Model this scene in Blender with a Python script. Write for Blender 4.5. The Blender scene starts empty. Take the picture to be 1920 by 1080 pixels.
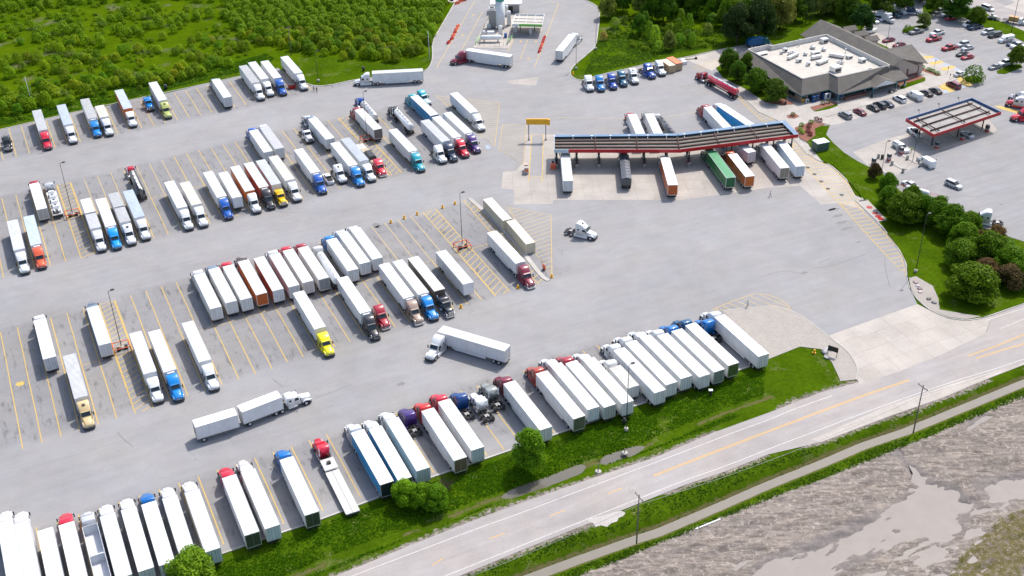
import bpy, math, random
import numpy as np
from mathutils import Vector, Matrix
random.seed(7); NR=np.random.RandomState(11)
PI=math.pi; R=math.radians
SC=bpy.context.scene; COL=SC.collection
# ------------------------------------------------ survey: the plan of the place was read off the photo on the ground plane
CAMF=2178.09; CAMP=R(32.4808); CAMR=R(-1.25762); CAMH=143.853
_F=np.array([0,math.cos(CAMP),-math.sin(CAMP)]); _R=np.array([1.,0,0]); _U=np.cross(_R,_F)
_R2=_R*math.cos(CAMR)+_U*math.sin(CAMR); _U2=-_R*math.sin(CAMR)+_U*math.cos(CAMR)
def P(px,py,z=0.):
    d=_F+_R2*(px-960)/CAMF-_U2*(py-540)/CAMF
    t=(z-CAMH)/d[2]; return np.array([d[0]*t,d[1]*t])
ZO=dict(a=(0,130,4),b=(360,80,4),c=(600,120,4),d=(0,300,4),e=(340,260,4),f=(0,540,4),g=(340,400,4),h=(680,360,4),i=(340,600,4),j=(0,810,4),k=(400,760,4),l=(640,660,4),m=(960,560,4),n=(780,0,5.047),o=(940,160,3.2),p=(1060,40,4),q=(1340,20,4),r=(1580,0,5.647),s=(1560,130,5.333),t=(1480,200,4.364),u=(1500,340,3.857),v=(1200,540,4),w=(1440,560,4),x=(960,780,4),y=(1440,810,4),z=(600,840,4),A=(0,0,1),B=(440,0,4.174),C=(1540,100,8.71),D=(1480,150,8.71),M=(780,590,9.6),S=(1060,400,18),G=(880,0,8),Q=(1700,160,8.71))
def Z(o,x,y,z=0.):
    a=ZO[o]; return P(a[0]+x/a[2],a[1]+y/a[2],z)
VD=np.array([math.cos(R(115)),math.sin(R(115))]); UD=np.array([VD[1],-VD[0]])
def UV(u,v): return UD*u+VD*v
def uvof(w): return float(np.dot(w,UD)),float(np.dot(w,VD))
A25=R(25)
# ------------------------------------------------ materials
MAT={}
def newmat(name,col=(.5,.5,.5),rough=.6,metal=0.,coat=0.,spec=.5,noise=0,nscale=1.,objcol=False,bump=0,emit=None,dirt=0):
    m=bpy.data.materials.new(name); m.use_nodes=True; nt=m.node_tree; b=nt.nodes['Principled BSDF']
    b.inputs['Roughness'].default_value=rough; b.inputs['Metallic'].default_value=metal
    b.inputs['Coat Weight'].default_value=coat; b.inputs['Coat Roughness'].default_value=.08
    b.inputs['Specular IOR Level'].default_value=spec
    b.inputs['Base Color'].default_value=(*col,1)
    src=None
    if objcol:
        oi=nt.nodes.new('ShaderNodeObjectInfo'); src=oi.outputs['Color']
    if noise or dirt:
        tc=nt.nodes.new('ShaderNodeTexCoord'); n=nt.nodes.new('ShaderNodeTexNoise'); n.inputs['Scale'].default_value=nscale; n.inputs['Detail'].default_value=6
        add=nt.nodes.new('ShaderNodeVectorMath'); add.operation='ADD'; oi2=nt.nodes.new('ShaderNodeObjectInfo')
        sc=nt.nodes.new('ShaderNodeMath'); sc.operation='MULTIPLY'; sc.inputs[1].default_value=97.; nt.links.new(oi2.outputs['Random'],sc.inputs[0])
        nt.links.new(tc.outputs['Object'],add.inputs[0]); nt.links.new(sc.outputs[0],add.inputs[1]); nt.links.new(add.outputs[0],n.inputs['Vector'])
        mr=nt.nodes.new('ShaderNodeMapRange'); mr.inputs['From Min'].default_value=.3; mr.inputs['From Max'].default_value=.7
        amt=noise or dirt
        mr.inputs['To Min'].default_value=1-amt; mr.inputs['To Max'].default_value=1+amt*.4
        nt.links.new(n.outputs['Fac'],mr.inputs['Value'])
        mx=nt.nodes.new('ShaderNodeMix'); mx.data_type='RGBA'; mx.blend_type='MULTIPLY'; mx.inputs['Factor'].default_value=1
        if src: nt.links.new(src,mx.inputs['A'])
        else: mx.inputs['A'].default_value=(*col,1)
        nt.links.new(mr.outputs[0],mx.inputs['B']); src=mx.outputs['Result']
        if bump:
            bp=nt.nodes.new('ShaderNodeBump'); bp.inputs['Strength'].default_value=bump; bp.inputs['Distance'].default_value=.05
            nt.links.new(n.outputs['Fac'],bp.inputs['Height']); nt.links.new(bp.outputs[0],b.inputs['Normal'])
    if src: nt.links.new(src,b.inputs['Base Color'])
    if emit: b.inputs['Emission Color'].default_value=(*emit,1); b.inputs['Emission Strength'].default_value=1
    MAT[name]=m; return m
class NT:
    """tiny node helper"""
    def __init__(s,name,rough=.8):
        s.m=bpy.data.materials.new(name); s.m.use_nodes=True; s.nt=s.m.node_tree; s.b=s.nt.nodes['Principled BSDF']; s.b.inputs['Roughness'].default_value=rough
        s.b.inputs['Specular IOR Level'].default_value=.3; MAT[name]=s.m
    def n(s,t,**k):
        x=s.nt.nodes.new(t)
        for a,b in k.items(): setattr(x,a,b)
        return x
    def l(s,a,b): s.nt.links.new(a,b)
    def coords(s,rot=0,scale=(1,1,1)):
        tc=s.n('ShaderNodeTexCoord'); mp=s.n('ShaderNodeMapping'); mp.inputs['Rotation'].default_value=(0,0,rot); mp.inputs['Scale'].default_value=scale
        s.l(tc.outputs['Object'],mp.inputs['Vector']); return mp.outputs[0]
    def noise(s,vec,scale,detail=5,rough=.55,dist=0):
        n=s.n('ShaderNodeTexNoise'); n.inputs['Scale'].default_value=scale; n.inputs['Detail'].default_value=detail; n.inputs['Roughness'].default_value=rough; n.inputs['Distortion'].default_value=dist
        s.l(vec,n.inputs['Vector']); return n.outputs['Fac']
    def rng(s,v,a,b,c=0.,d=1.):
        r=s.n('ShaderNodeMapRange'); r.clamp=True
        for k,x in zip(('From Min','From Max','To Min','To Max'),(a,b,c,d)): r.inputs[k].default_value=x
        s.l(v,r.inputs['Value']); return r.outputs[0]
    def mix(s,f,a,b,mode='MIX'):
        m=s.n('ShaderNodeMix',data_type='RGBA',blend_type=mode)
        for k,x in (('Factor',f),('A',a),('B',b)):
            if hasattr(x,'links') or hasattr(x,'is_linked'): s.l(x,m.inputs[k])
            elif k=='Factor': m.inputs[k].default_value=x
            else: m.inputs[k].default_value=(*x,1)
        return m.outputs['Result']
    def math(s,op,a,b=0.):
        m=s.n('ShaderNodeMath',operation=op)
        for i,x in enumerate((a,b)):
            if hasattr(x,'is_linked'): s.l(x,m.inputs[i])
            else: m.inputs[i].default_value=x
        return m.outputs[0]
    def color(s,c): s.l(c,s.b.inputs['Base Color'])
    def bump(s,h,st=.3,d=.05):
        b=s.n('ShaderNodeBump'); b.inputs['Strength'].default_value=st; b.inputs['Distance'].default_value=d; s.l(h,b.inputs['Height']); s.l(b.outputs[0],s.b.inputs['Normal'])
newmat('paint',rough=.28,coat=.6,objcol=True,dirt=.06,nscale=.8)
newmat('flatpaint',rough=.5,objcol=True,dirt=.1,nscale=.7)
newmat('plasticpaint',rough=.6,objcol=True)
newmat('glass',(.018,.028,.032),.06,coat=.3)
newmat('tintglass',(.06,.085,.095),.12)
newmat('chrome',(.72,.73,.75),.22,metal=.9)
newmat('alu',(.66,.67,.68),.38,metal=.55,noise=.12,nscale=.9)
newmat('rubber',(.022,.022,.024),.85)
newmat('frame',(.035,.035,.038),.6,noise=.3,nscale=3)
newmat('blackmetal',(.02,.02,.022),.5)
newmat('steel',(.3,.3,.3),.5,metal=.5)
newmat('rim',(.62,.63,.65),.35,metal=.6)
newmat('lampglass',(.75,.75,.7),.15)
newmat('redlens',(.35,.01,.01),.3)
newmat('orange_paint',(.75,.13,.05),.5,noise=.2,nscale=2)
newmat('yellow_paint',(.8,.42,.02),.5,noise=.12,nscale=2)
newmat('concrete_block',(.42,.40,.36),.9,noise=.2,nscale=1.5)
newmat('wood_pole',(.2,.165,.13),.9,noise=.3,nscale=3)
newmat('pale_pole',(.45,.45,.44),.6)
newmat('skin',(.45,.28,.2),.6); newmat('hair',(.03,.02,.015),.8)
# trailer side: aluminium panels with faint vertical seams, road dirt that gathers low on the wall
def trailer_mat(name,rough,sp,amp):
    t=NT(name,rough); oi=t.n('ShaderNodeObjectInfo'); v=t.coords()
    sep=t.n('ShaderNodeSeparateXYZ'); t.l(v,sep.inputs[0])
    fr=t.math('FRACT',t.math('MULTIPLY',sep.outputs[0],1/sp)); seam=t.rng(t.math('ABSOLUTE',t.math('SUBTRACT',fr,.5)),.45,.485)
    seam=t.math('MULTIPLY',seam,t.math('ADD',amp*.35,t.math('MULTIPLY',oi.outputs['Random'],amp)))
    add=t.n('ShaderNodeVectorMath',operation='ADD'); t.l(v,add.inputs[0]); t.l(t.math('MULTIPLY',oi.outputs['Random'],51.),add.inputs[1])
    n=t.noise(add.outputs[0],.55,6); n2=t.noise(add.outputs[0],3.,5)
    d=t.math('ADD',t.rng(n,.42,.74,0,.2),t.rng(n2,.45,.8,0,.1))
    d=t.math('ADD',d,seam)
    c=t.mix(1.,oi.outputs['Color'],t.mix(d,(1,1,1),(.30,.27,.23)),'MULTIPLY')
    t.color(c); t.b.inputs['Specular IOR Level'].default_value=.45; t.bump(n2,.08,.03)
trailer_mat('trailer_side',.42,1.22,.14); trailer_mat('trailer_roof',.5,.81,.34)
# ------------------------------------------------ mesh builder
class MB:
    def __init__(s): s.v=[]; s.f=[]; s.mi=[]; s.mats=[]; s.cur=0; s.sm=[]
    def m(s,name):
        if name not in s.mats: s.mats.append(name)
        s.cur=s.mats.index(name); return s
    def add(s,vs,fs,smooth=False):
        o=len(s.v); s.v+= [tuple(map(float,x)) for x in vs]
        for f in fs: s.f.append([i+o for i in f]); s.mi.append(s.cur); s.sm.append(smooth)
        return s
    def box(s,x0,x1,y0,y1,z0,z1,rot=0,org=(0,0)):
        vs=[(x,y,z) for z in (z0,z1) for (x,y) in ((x0,y0),(x1,y0),(x1,y1),(x0,y1))]
        if rot or org!=(0,0):
            c,n=math.cos(rot),math.sin(rot); vs=[(org[0]+x*c-y*n,org[1]+x*n+y*c,z) for x,y,z in vs]
        return s.add(vs,[(3,2,1,0),(4,5,6,7),(0,1,5,4),(1,2,6,5),(2,3,7,6),(3,0,4,7)])
    def hexa(s,pts): return s.add(pts,[(3,2,1,0),(4,5,6,7),(0,1,5,4),(1,2,6,5),(2,3,7,6),(3,0,4,7)])
    def tube(s,a,b,r0,r1=None,n=8,cap=True,smooth=True):
        if r1 is None: r1=r0
        a=Vector(a); b=Vector(b); d=(b-a).normalized(); u=d.orthogonal().normalized(); w=d.cross(u)
        vs=[]
        for p,r in ((a,r0),(b,r1)):
            for k in range(n):
                t=2*PI*k/n; vs.append(p+u*(r*math.cos(t))+w*(r*math.sin(t)))
        fs=[(k,(k+1)%n,n+(k+1)%n,n+k) for k in range(n)]
        s.add(vs,fs,smooth)
        if cap: 
            o=len(s.v)-2*n; s.f.append([o+k for k in range(n)][::-1]); s.f.append([o+n+k for k in range(n)]); s.mi+=[s.cur]*2; s.sm+=[False]*2
        return s
    def lathe(s,prof,n=16,axis='x',org=(0,0,0),smooth=True,sy=1.,sz=1.):
        # prof: list of (pos along axis, radius)
        vs=[]
        for (p,r) in prof:
            for k in range(n):
                t=2*PI*k/n; c,q=r*math.cos(t),r*math.sin(t)
                if axis=='x': vs.append((org[0]+p,org[1]+c*sy,org[2]+q*sz))
                elif axis=='y': vs.append((org[0]+c,org[1]+p,org[2]+q))
                else: vs.append((org[0]+c,org[1]+q,org[2]+p))
        fs=[]
        for i in range(len(prof)-1):
            for k in range(n):
                a=i*n+k; b=i*n+(k+1)%n; f=(a,b,b+n,a+n); fs.append(f if axis!='y' else f[::-1])
        s.add(vs,fs,smooth)
        o=len(s.v)-len(vs); s.f.append([o+k for k in range(n)][::-1]); s.f.append([o+len(vs)-n+k for k in range(n)]); s.mi+=[s.cur]*2; s.sm+=[False]*2
        return s
    def loft(s,st,rnd=.18,smooth=False):
        """stations (x, halfwidth bottom, halfwidth top, z bottom, z top)"""
        vs=[]
        for (x,wb,wt,z0,z1) in st:
            r=min(rnd,(z1-z0)*.45,wt*.5)
            L=[(wb,z0),(wt+(wb-wt)*.1,z1-r),(wt-.29*r,z1-.29*r),(wt-r,z1)]
            for y,z in L: vs.append((x,y,z))
            for y,z in L[::-1]: vs.append((x,-y,z))
        n=8; fs=[]
        for i in range(len(st)-1):
            for k in range(n):
                a=i*n+k; b=i*n+(k+1)%n; fs.append((a,a+n,b+n,b))
        fs.append(list(range(n))); fs.append([len(vs)-n+k for k in range(n)][::-1])
        return s.add(vs,fs,smooth)
    def prism(s,poly,z0,z1):
        """vertical prism; poly list of (x,y)"""
        A=sum(poly[i][0]*poly[(i+1)%len(poly)][1]-poly[(i+1)%len(poly)][0]*poly[i][1] for i in range(len(poly)))
        if A<0: poly=poly[::-1]
        n=len(poly); vs=[(p[0],p[1],z0) for p in poly]+[(p[0],p[1],z1) for p in poly]
        fs=[list(range(n))[::-1],list(range(n,2*n))]+[(i,(i+1)%n,n+(i+1)%n,n+i) for i in range(n)]
        return s.add(vs,fs)
    def sheet(s,poly,z):
        A=sum(poly[i][0]*poly[(i+1)%len(poly)][1]-poly[(i+1)%len(poly)][0]*poly[i][1] for i in range(len(poly)))
        if A<0: poly=poly[::-1]
        return s.add([(p[0],p[1],z) for p in poly],[list(range(len(poly)))])
    def strip(s,pts,w,z,closed=False):
        """flat ribbon along pts"""
        pts=[np.array(p[:2],float) for p in pts]; n=len(pts); L=[];Rr=[]
        for i,p in enumerate(pts):
            a=pts[i-1] if (i>0 or closed) else p; b=pts[(i+1)%n] if (i<n-1 or closed) else p
            d=b-a; d=d/(np.linalg.norm(d)+1e-9); nn=np.array([-d[1],d[0]])
            L.append(p+nn*w/2); Rr.append(p-nn*w/2)
        vs=[(q[0],q[1],z) for q in Rr]+[(q[0],q[1],z) for q in L]
        m=n if closed else n-1
        return s.add(vs,[(i,(i+1)%n,n+(i+1)%n,n+i) for i in range(m)])
    def curb(s,pts,w,z0,z1):
        pts=[np.array(p[:2],float) for p in pts]; n=len(pts); L=[];Rr=[]
        for i,p in enumerate(pts):
            a=pts[max(i-1,0)]; b=pts[min(i+1,n-1)]; d=b-a; d=d/(np.linalg.norm(d)+1e-9); nn=np.array([-d[1],d[0]])
            L.append(p+nn*w/2); Rr.append(p-nn*w/2)
        vs=[(*Rr[i],z0) for i in range(n)]+[(*Rr[i],z1) for i in range(n)]+[(*L[i],z1) for i in range(n)]+[(*L[i],z0) for i in range(n)]
        fs=[]
        for i in range(n-1):
            fs+=[(i,i+1,n+i+1,n+i),(n+i,n+i+1,2*n+i+1,2*n+i),(2*n+i,2*n+i+1,3*n+i+1,3*n+i)]
        fs+=[(0,n,2*n,3*n),(n-1,4*n-1,3*n-1,2*n-1)]
        return s.add(vs,fs)
    def mesh(s,name):
        me=bpy.data.meshes.new(name); me.from_pydata(s.v,[],s.f)
        for q in s.mats: me.materials.append(MAT[q])
        me.polygons.foreach_set('material_index',s.mi); me.polygons.foreach_set('use_smooth',s.sm); me.update(); return me
def smoothpath(pts,it=2):
    pts=[np.array(p[:2],float) for p in pts]
    for _ in range(it):
        q=[pts[0]]
        for a,b in zip(pts,pts[1:]): q+= [a*.75+b*.25,a*.25+b*.75]
        q.append(pts[-1]); pts=q
    return pts
def thing(name,label=None,cat=None,loc=(0,0,0),rz=0,group=None,kind=None,mesh=None):
    o=bpy.data.objects.new(name,mesh); COL.objects.link(o)
    o.location=(loc[0],loc[1],loc[2] if len(loc)>2 else 0); o.rotation_euler=(0,0,rz)
    if mesh is None: o.empty_display_size=.3
    if label: o['label']=label
    if cat: o['category']=cat
    if group: o['group']=group
    if kind: o['kind']=kind
    return o
def part(name,mesh,parent,loc=None,rz=0,col=None,rot=None,label=None,scale=None):
    if isinstance(mesh,MB): mesh=mesh.mesh(name)
    o=bpy.data.objects.new(name,mesh); COL.objects.link(o); o.parent=parent
    if loc is not None: o.location=loc
    if rz: o.rotation_euler=(0,0,rz)
    if rot is not None: o.rotation_euler=rot
    if scale is not None: o.scale=scale
    if col is not None: o.color=(*col,1)
    if label: o['label']=label
    return o
def struct(name,mb,z=0,label=None,cat=None):
    o=bpy.data.objects.new(name,mb.mesh(name)); COL.objects.link(o); o['kind']='structure'
    if label: o['label']=label
    if cat: o['category']=cat
    o.location=(0,0,z); return o
# ------------------------------------------------ vehicle meshes (forward = +x)
def wheel_mesh(r,w,name):
    b=MB().m('rubber'); b.lathe([(-w/2,r*.62),(-w/2,r*.93),(-w*.36,r),(w*.36,r),(w/2,r*.93),(w/2,r*.62)],16,'y'); return b.mesh(name)
def rim_mesh(r,w,name):
    b=MB().m('rim'); b.lathe([(-w/2-.006,r*.2),(-w/2-.008,r*.58),(-w/2+.02,r*.6),(w/2-.02,r*.6),(w/2+.008,r*.58),(w/2+.006,r*.2)],12,'y'); return b.mesh(name)
WM=dict(steer=(wheel_mesh(.52,.3,'steer_wheel'),rim_mesh(.52,.3,'rim')),dual=(wheel_mesh(.52,.62,'dual_wheel'),rim_mesh(.52,.62,'rim')),
        car=(wheel_mesh(.33,.22,'car_wheel'),rim_mesh(.33,.22,'rim')),truckw=(wheel_mesh(.42,.28,'pickup_wheel'),rim_mesh(.42,.28,'rim')))
def add_wheels(parent,kind,pts,rim=True):
    for x,y,z in pts:
        w=part('wheel',WM[kind][0],parent,(x,y,z))
        if rim: part('rim',WM[kind][1],w)
TM={}
def quad_prism(mb,q,t,nrm):
    n=Vector(nrm).normalized()*t; lo=[Vector(p)-n for p in q]; hi=[Vector(p)+n for p in q]
    mb.hexa([*lo,*hi])
def build_tractor_meshes():
    for ty in ('hi','flat','day','mid'):
        d={}
        top={'hi':3.95,'flat':3.1,'day':2.95,'mid':3.55}[ty]; xr={'hi':1.75,'flat':1.9,'day':3.2,'mid':1.8}[ty]
        c=MB().m('paint')
        if ty=='hi':  st=[(xr,1.2,1.12,.95,top-.12),(xr+.25,1.22,1.14,.9,top),(2.75,1.22,1.12,.9,top-.02),(3.25,1.2,1.08,.9,top-.25),(3.75,1.18,1.02,.9,top-.62),(4.15,1.14,.98,.9,2.95),(4.85,1.06,.98,.9,2.0)]
        elif ty=='mid': st=[(xr,1.2,1.14,.95,top-.05),(xr+.2,1.22,1.15,.9,top),(3.2,1.2,1.12,.9,top-.08),(3.7,1.18,1.05,.9,top-.4),(4.15,1.14,.98,.9,2.85),(4.85,1.06,.98,.9,1.98)]
        elif ty=='flat': st=[(xr,1.2,1.16,.95,top),(3.3,1.2,1.14,.9,top),(3.35,1.1,1.05,.9,2.95),(4.15,1.08,1.0,.9,2.85),(4.7,1.04,.98,.9,2.0)]
        else: st=[(xr,1.12,1.05,.95,top-.05),(xr+.15,1.13,1.06,.9,top),(4.15,1.1,1.0,.9,2.85),(4.75,1.05,.98,.9,2.0)]
        c.loft(st,.22,True)
        d['cab']=c.mesh('cab')
        xf,zf=st[-1][0],st[-1][4]; xt,zt=st[-2][0],st[-2][4]
        w=MB().m('glass'); t0=(xt+(xf-xt)*.06,zt+(zf-zt)*.06); t1=(xt+(xf-xt)*.93,zt+(zf-zt)*.93)
        nx,nz=(zt-zf),(xf-xt); L=math.hypot(nx,nz); nx/=L; nz/=L
        def pt(t,y): return (t[0]+nx*.012,y,t[1]+nz*.012)
        quad_prism(w,[pt(t0,-.84),pt(t0,.84),pt(t1,.88),pt(t1,-.88)][::-1],.02,(nx,0,nz)); d['windshield']=w.mesh('windshield')
        v=MB().m('paint'); v.hexa([(xt-.02,-.92,zt-.03),(xt+.28,-.8,zt-.12),(xt+.28,.8,zt-.12),(xt-.02,.92,zt-.03),(xt-.02,-.92,zt+.05),(xt+.26,-.8,zt-.07),(xt+.26,.8,zt-.07),(xt-.02,.92,zt+.05)]); d['sun_visor']=v.mesh('sun_visor')
        for sgn in (1,-1):
            s=MB().m('glass'); y0=1.13*sgn; y1=1.03*sgn
            q=[(3.55,1.165*sgn,2.0),(4.42,1.075*sgn,2.0),(4.2,1.01*sgn,2.55),(3.58,1.075*sgn,2.6)]
            if ty in('flat','day'): q=[(3.5,1.1*sgn,2.0),(4.4,1.05*sgn,2.0),(4.2,1.02*sgn,2.6),(3.52,1.07*sgn,2.62)]
            q=[(a,b+.02*sgn,z) for a,b,z in q]
            quad_prism(s,q if sgn<0 else q[::-1],.03,(0,sgn,.1)); d['side_window%d'%sgn]=s.mesh('side_window')
            if ty!='day':
                s=MB().m('glass'); zz=2.15
                q=[(2.25,1.2*sgn,zz),(2.72,1.2*sgn,zz),(2.72,1.17*sgn,zz+.42),(2.25,1.17*sgn,zz+.42)]
                quad_prism(s,q if sgn<0 else q[::-1],.03,(0,sgn,.1)); d['sleeper_window%d'%sgn]=s.mesh('sleeper_window')
            f=MB().m('paint' if ty in('hi','mid') else 'chrome')
            if ty in('hi','mid'):
                f.loft([(-.02,.0,.0,.35,1.05)]*0+[(1.35,.2,.2,.35,1.0),(1.5,.24,.22,.32,1.06),(4.85,.24,.2,.32,1.02)],.1)
            else:
                f.lathe([(1.95,.05),(1.97,.3),(3.9,.3),(3.92,.05)],14,'x',(0,0,.72))
            d['fairing%d'%sgn]=f.mesh('side_fairing' if ty in('hi','mid') else 'fuel_tank')
            m=MB().m('blackmetal'); m.box(4.52,4.62,1.12*sgn if sgn>0 else -1.42,1.42 if sgn>0 else -1.12,2.42,2.46); m.box(4.5,4.64,min(1.32*sgn,1.52*sgn),max(1.32*sgn,1.52*sgn),1.85,2.55); d['mirror%d'%sgn]=m.mesh('mirror')
            h=MB().m('lampglass'); hx=6.45 if ty in('hi','mid') else 6.7
            h.hexa([(hx,.78*sgn,.95),(hx+.3,.74*sgn,.95),(hx+.12,1.03*sgn,.95),(hx-.15,1.08*sgn,.95),(hx-.05,.78*sgn,1.22),(hx+.2,.74*sgn,1.2),(hx+.05,1.02*sgn,1.2),(hx-.18,1.06*sgn,1.22)] if sgn>0 else [(hx-.15,1.08*sgn,.95),(hx+.12,1.03*sgn,.95),(hx+.3,.74*sgn,.95),(hx,.78*sgn,.95),(hx-.18,1.06*sgn,1.22),(hx+.05,1.02*sgn,1.2),(hx+.2,.74*sgn,1.2),(hx-.05,.78*sgn,1.22)]); d['headlight%d'%sgn]=h.mesh('headlight')
        h=MB().m('paint')
        if ty in('hi','mid'):
            h.loft([(4.6,.98,.9,1.1,2.0),(5.2,.92,.82,1.1,1.88),(6.1,.84,.72,.95,1.68),(6.6,.78,.66,.8,1.5),(6.85,.66,.55,.75,1.25)],.2,True)
            for sgn in(1,-1):
                st=[(4.95,.16,.12,.95,1.2),(5.25,.2,.17,1.08,1.38),(5.75,.22,.19,1.12,1.46),(6.25,.22,.17,1.02,1.36),(6.6,.2,.14,.62,1.22),(6.72,.12,.08,.6,1.05)]
                o=len(h.v); h.loft(st,.12,True)
                for k in range(o,len(h.v)): x,y,z=h.v[k]; h.v[k]=(x,y+.93*sgn-(.16*sgn if x>6.5 else 0),z)
        else:
            h.loft([(4.55,.94,.88,1.1,2.0),(5.6,.84,.76,1.1,1.92),(6.85,.68,.6,.9,1.78)],.18,True)
            for sgn in(1,-1):
                st=[(5.0,.16,.12,.85,1.05),(5.3,.2,.18,1.08,1.32),(5.85,.22,.2,1.14,1.4),(6.4,.22,.18,1.0,1.3),(6.75,.18,.12,.75,1.05)]
                o=len(h.v); h.loft(st,.12,True)
                for k in range(o,len(h.v)): x,y,z=h.v[k]; h.v[k]=(x,y+.93*sgn,z)
        d['hood']=h.mesh('hood')
        g=MB().m('chrome' if ty!='hi' else 'alu')
        if ty in('hi','mid'): g.hexa([(6.83,-.48,.82),(6.9,-.48,.82),(6.9,.48,.82),(6.83,.48,.82),(6.62,-.5,1.4),(6.72,-.5,1.4),(6.72,.5,1.4),(6.62,.5,1.4)])
        else: g.box(6.84,6.93,-.56,.56,.8,1.7)
        g.m('blackmetal')
        for k in range(4):
            z=.9+k*.12
            if ty in('hi','mid'): g.box(6.86-(z-.82)*.3,6.912-(z-.82)*.3,-.42,.42,z,z+.05)
            else: g.box(6.9,6.94,-.48,.48,z+k*.08,z+k*.08+.07)
        d['grille']=g.mesh('grille')
        for key,mt in(('bumper','chrome'),('bumperdark','plasticpaint')):
            b=MB().m(mt); b.loft([(6.35,1.16,1.14,.32,.72),(6.75,1.06,1.02,.3,.74),(6.97,.8,.76,.32,.7)],.06); d[key]=b.mesh('bumper')
        f=MB().m('frame'); f.box(-1.35,6.3,-.5,-.36,.72,.98).box(-1.35,6.3,.36,.5,.72,.98)
        for x in(-1.3,-.2,1.1): f.box(x,x+.12,-.36,.36,.74,.94)
        f.box(1.3,xr-.02,-.7,.7,.9,1.02); f.box(5.0,6.2,-.4,.4,.5,1.0)
        for x in(-.65,.65,5.72): f.tube((x,-.95,.52),(x,.95,.52),.09)
        f.box(-1.42,-1.36,-1.05,-.5,.35,.8).box(-1.42,-1.36,.5,1.05,.35,.8)
        d['frame']=f.mesh('chassis_frame')
        f=MB().m('steel'); f.prism([(-.45,-.42),(.4,-.45),(.4,.45),(-.45,.42),(-.45,.1),(-.1,.05),(-.1,-.05),(-.45,-.1)],.99,1.07); d['fifth']=f.mesh('fifth_wheel')
        s=MB().m('chrome')
        if ty in('flat','day'):
            d['stack']=s.tube((0,0,.95),(0,0,3.5 if ty=='flat' else 3.3),.085,n=8).tube((0,0,1.3),(0,0,2.3),.14).mesh('exhaust_stack')
        if ty=='hi' or ty=='mid':
            b=MB().m('blackmetal'); b.hexa([(2.95,-.3,top-.16),(3.4,-.28,top-.35),(3.4,.28,top-.35),(2.95,.3,top-.16),(2.95,-.3,top-.04),(3.4,-.28,top-.22),(3.4,.28,top-.22),(2.95,.3,top-.04)]); d['vent']=b.mesh('roof_vent')
            e=MB().m('blackmetal'); e.box(xr-.08,xr-.015,-.9,.9,1.1,2.2); d['backpanel']=e.mesh('rear_panel')
        TM[ty]=d
build_tractor_meshes()
DARK=(.03,.03,.035)
def tractor(root,ty,col,bump='bumperdark',vent=False,bcol=DARK,scale=1.,low=None):
    d=TM[ty]
    cab=part('cab',d['cab'],root,col=col)
    part('windshield',d['windshield'],cab); part('sun_visor',d['sun_visor'],cab,col=tuple(c*.8 for c in col))
    for s in(1,-1):
        part('side_window',d['side_window%d'%s],cab)
        if ty!='day': part('sleeper_window',d['sleeper_window%d'%s],cab)
        f=part('side_fairing' if ty in('hi','mid') else 'fuel_tank',d['fairing%d'%s],root,(0,.98*s,0),col=low or col)
        part('mirror',d['mirror%d'%s],root)
    if vent and 'vent' in d: part('roof_vent',d['vent'],cab)
    hd=part('hood',d['hood'],root,col=low or col); part('grille',d['grille'],hd)
    for s in(1,-1): part('headlight',d['headlight%d'%s],hd)
    part('bumper',d[bump],root,col=bcol); part('chassis_frame',d['frame'],root); part('fifth_wheel',d['fifth'],root)
    if 'stack' in d:
        for s in(1,-1): part('exhaust_stack',d['stack'],root,((1.72 if ty=='flat' else 3.0),1.02*s,0))
    add_wheels(root,'steer',[(5.72,.98,.52),(5.72,-.98,.52)])
    add_wheels(root,'dual',[(x,s*.92,.52) for x in(-.65,.65) for s in(1,-1)])
    return cab
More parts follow.
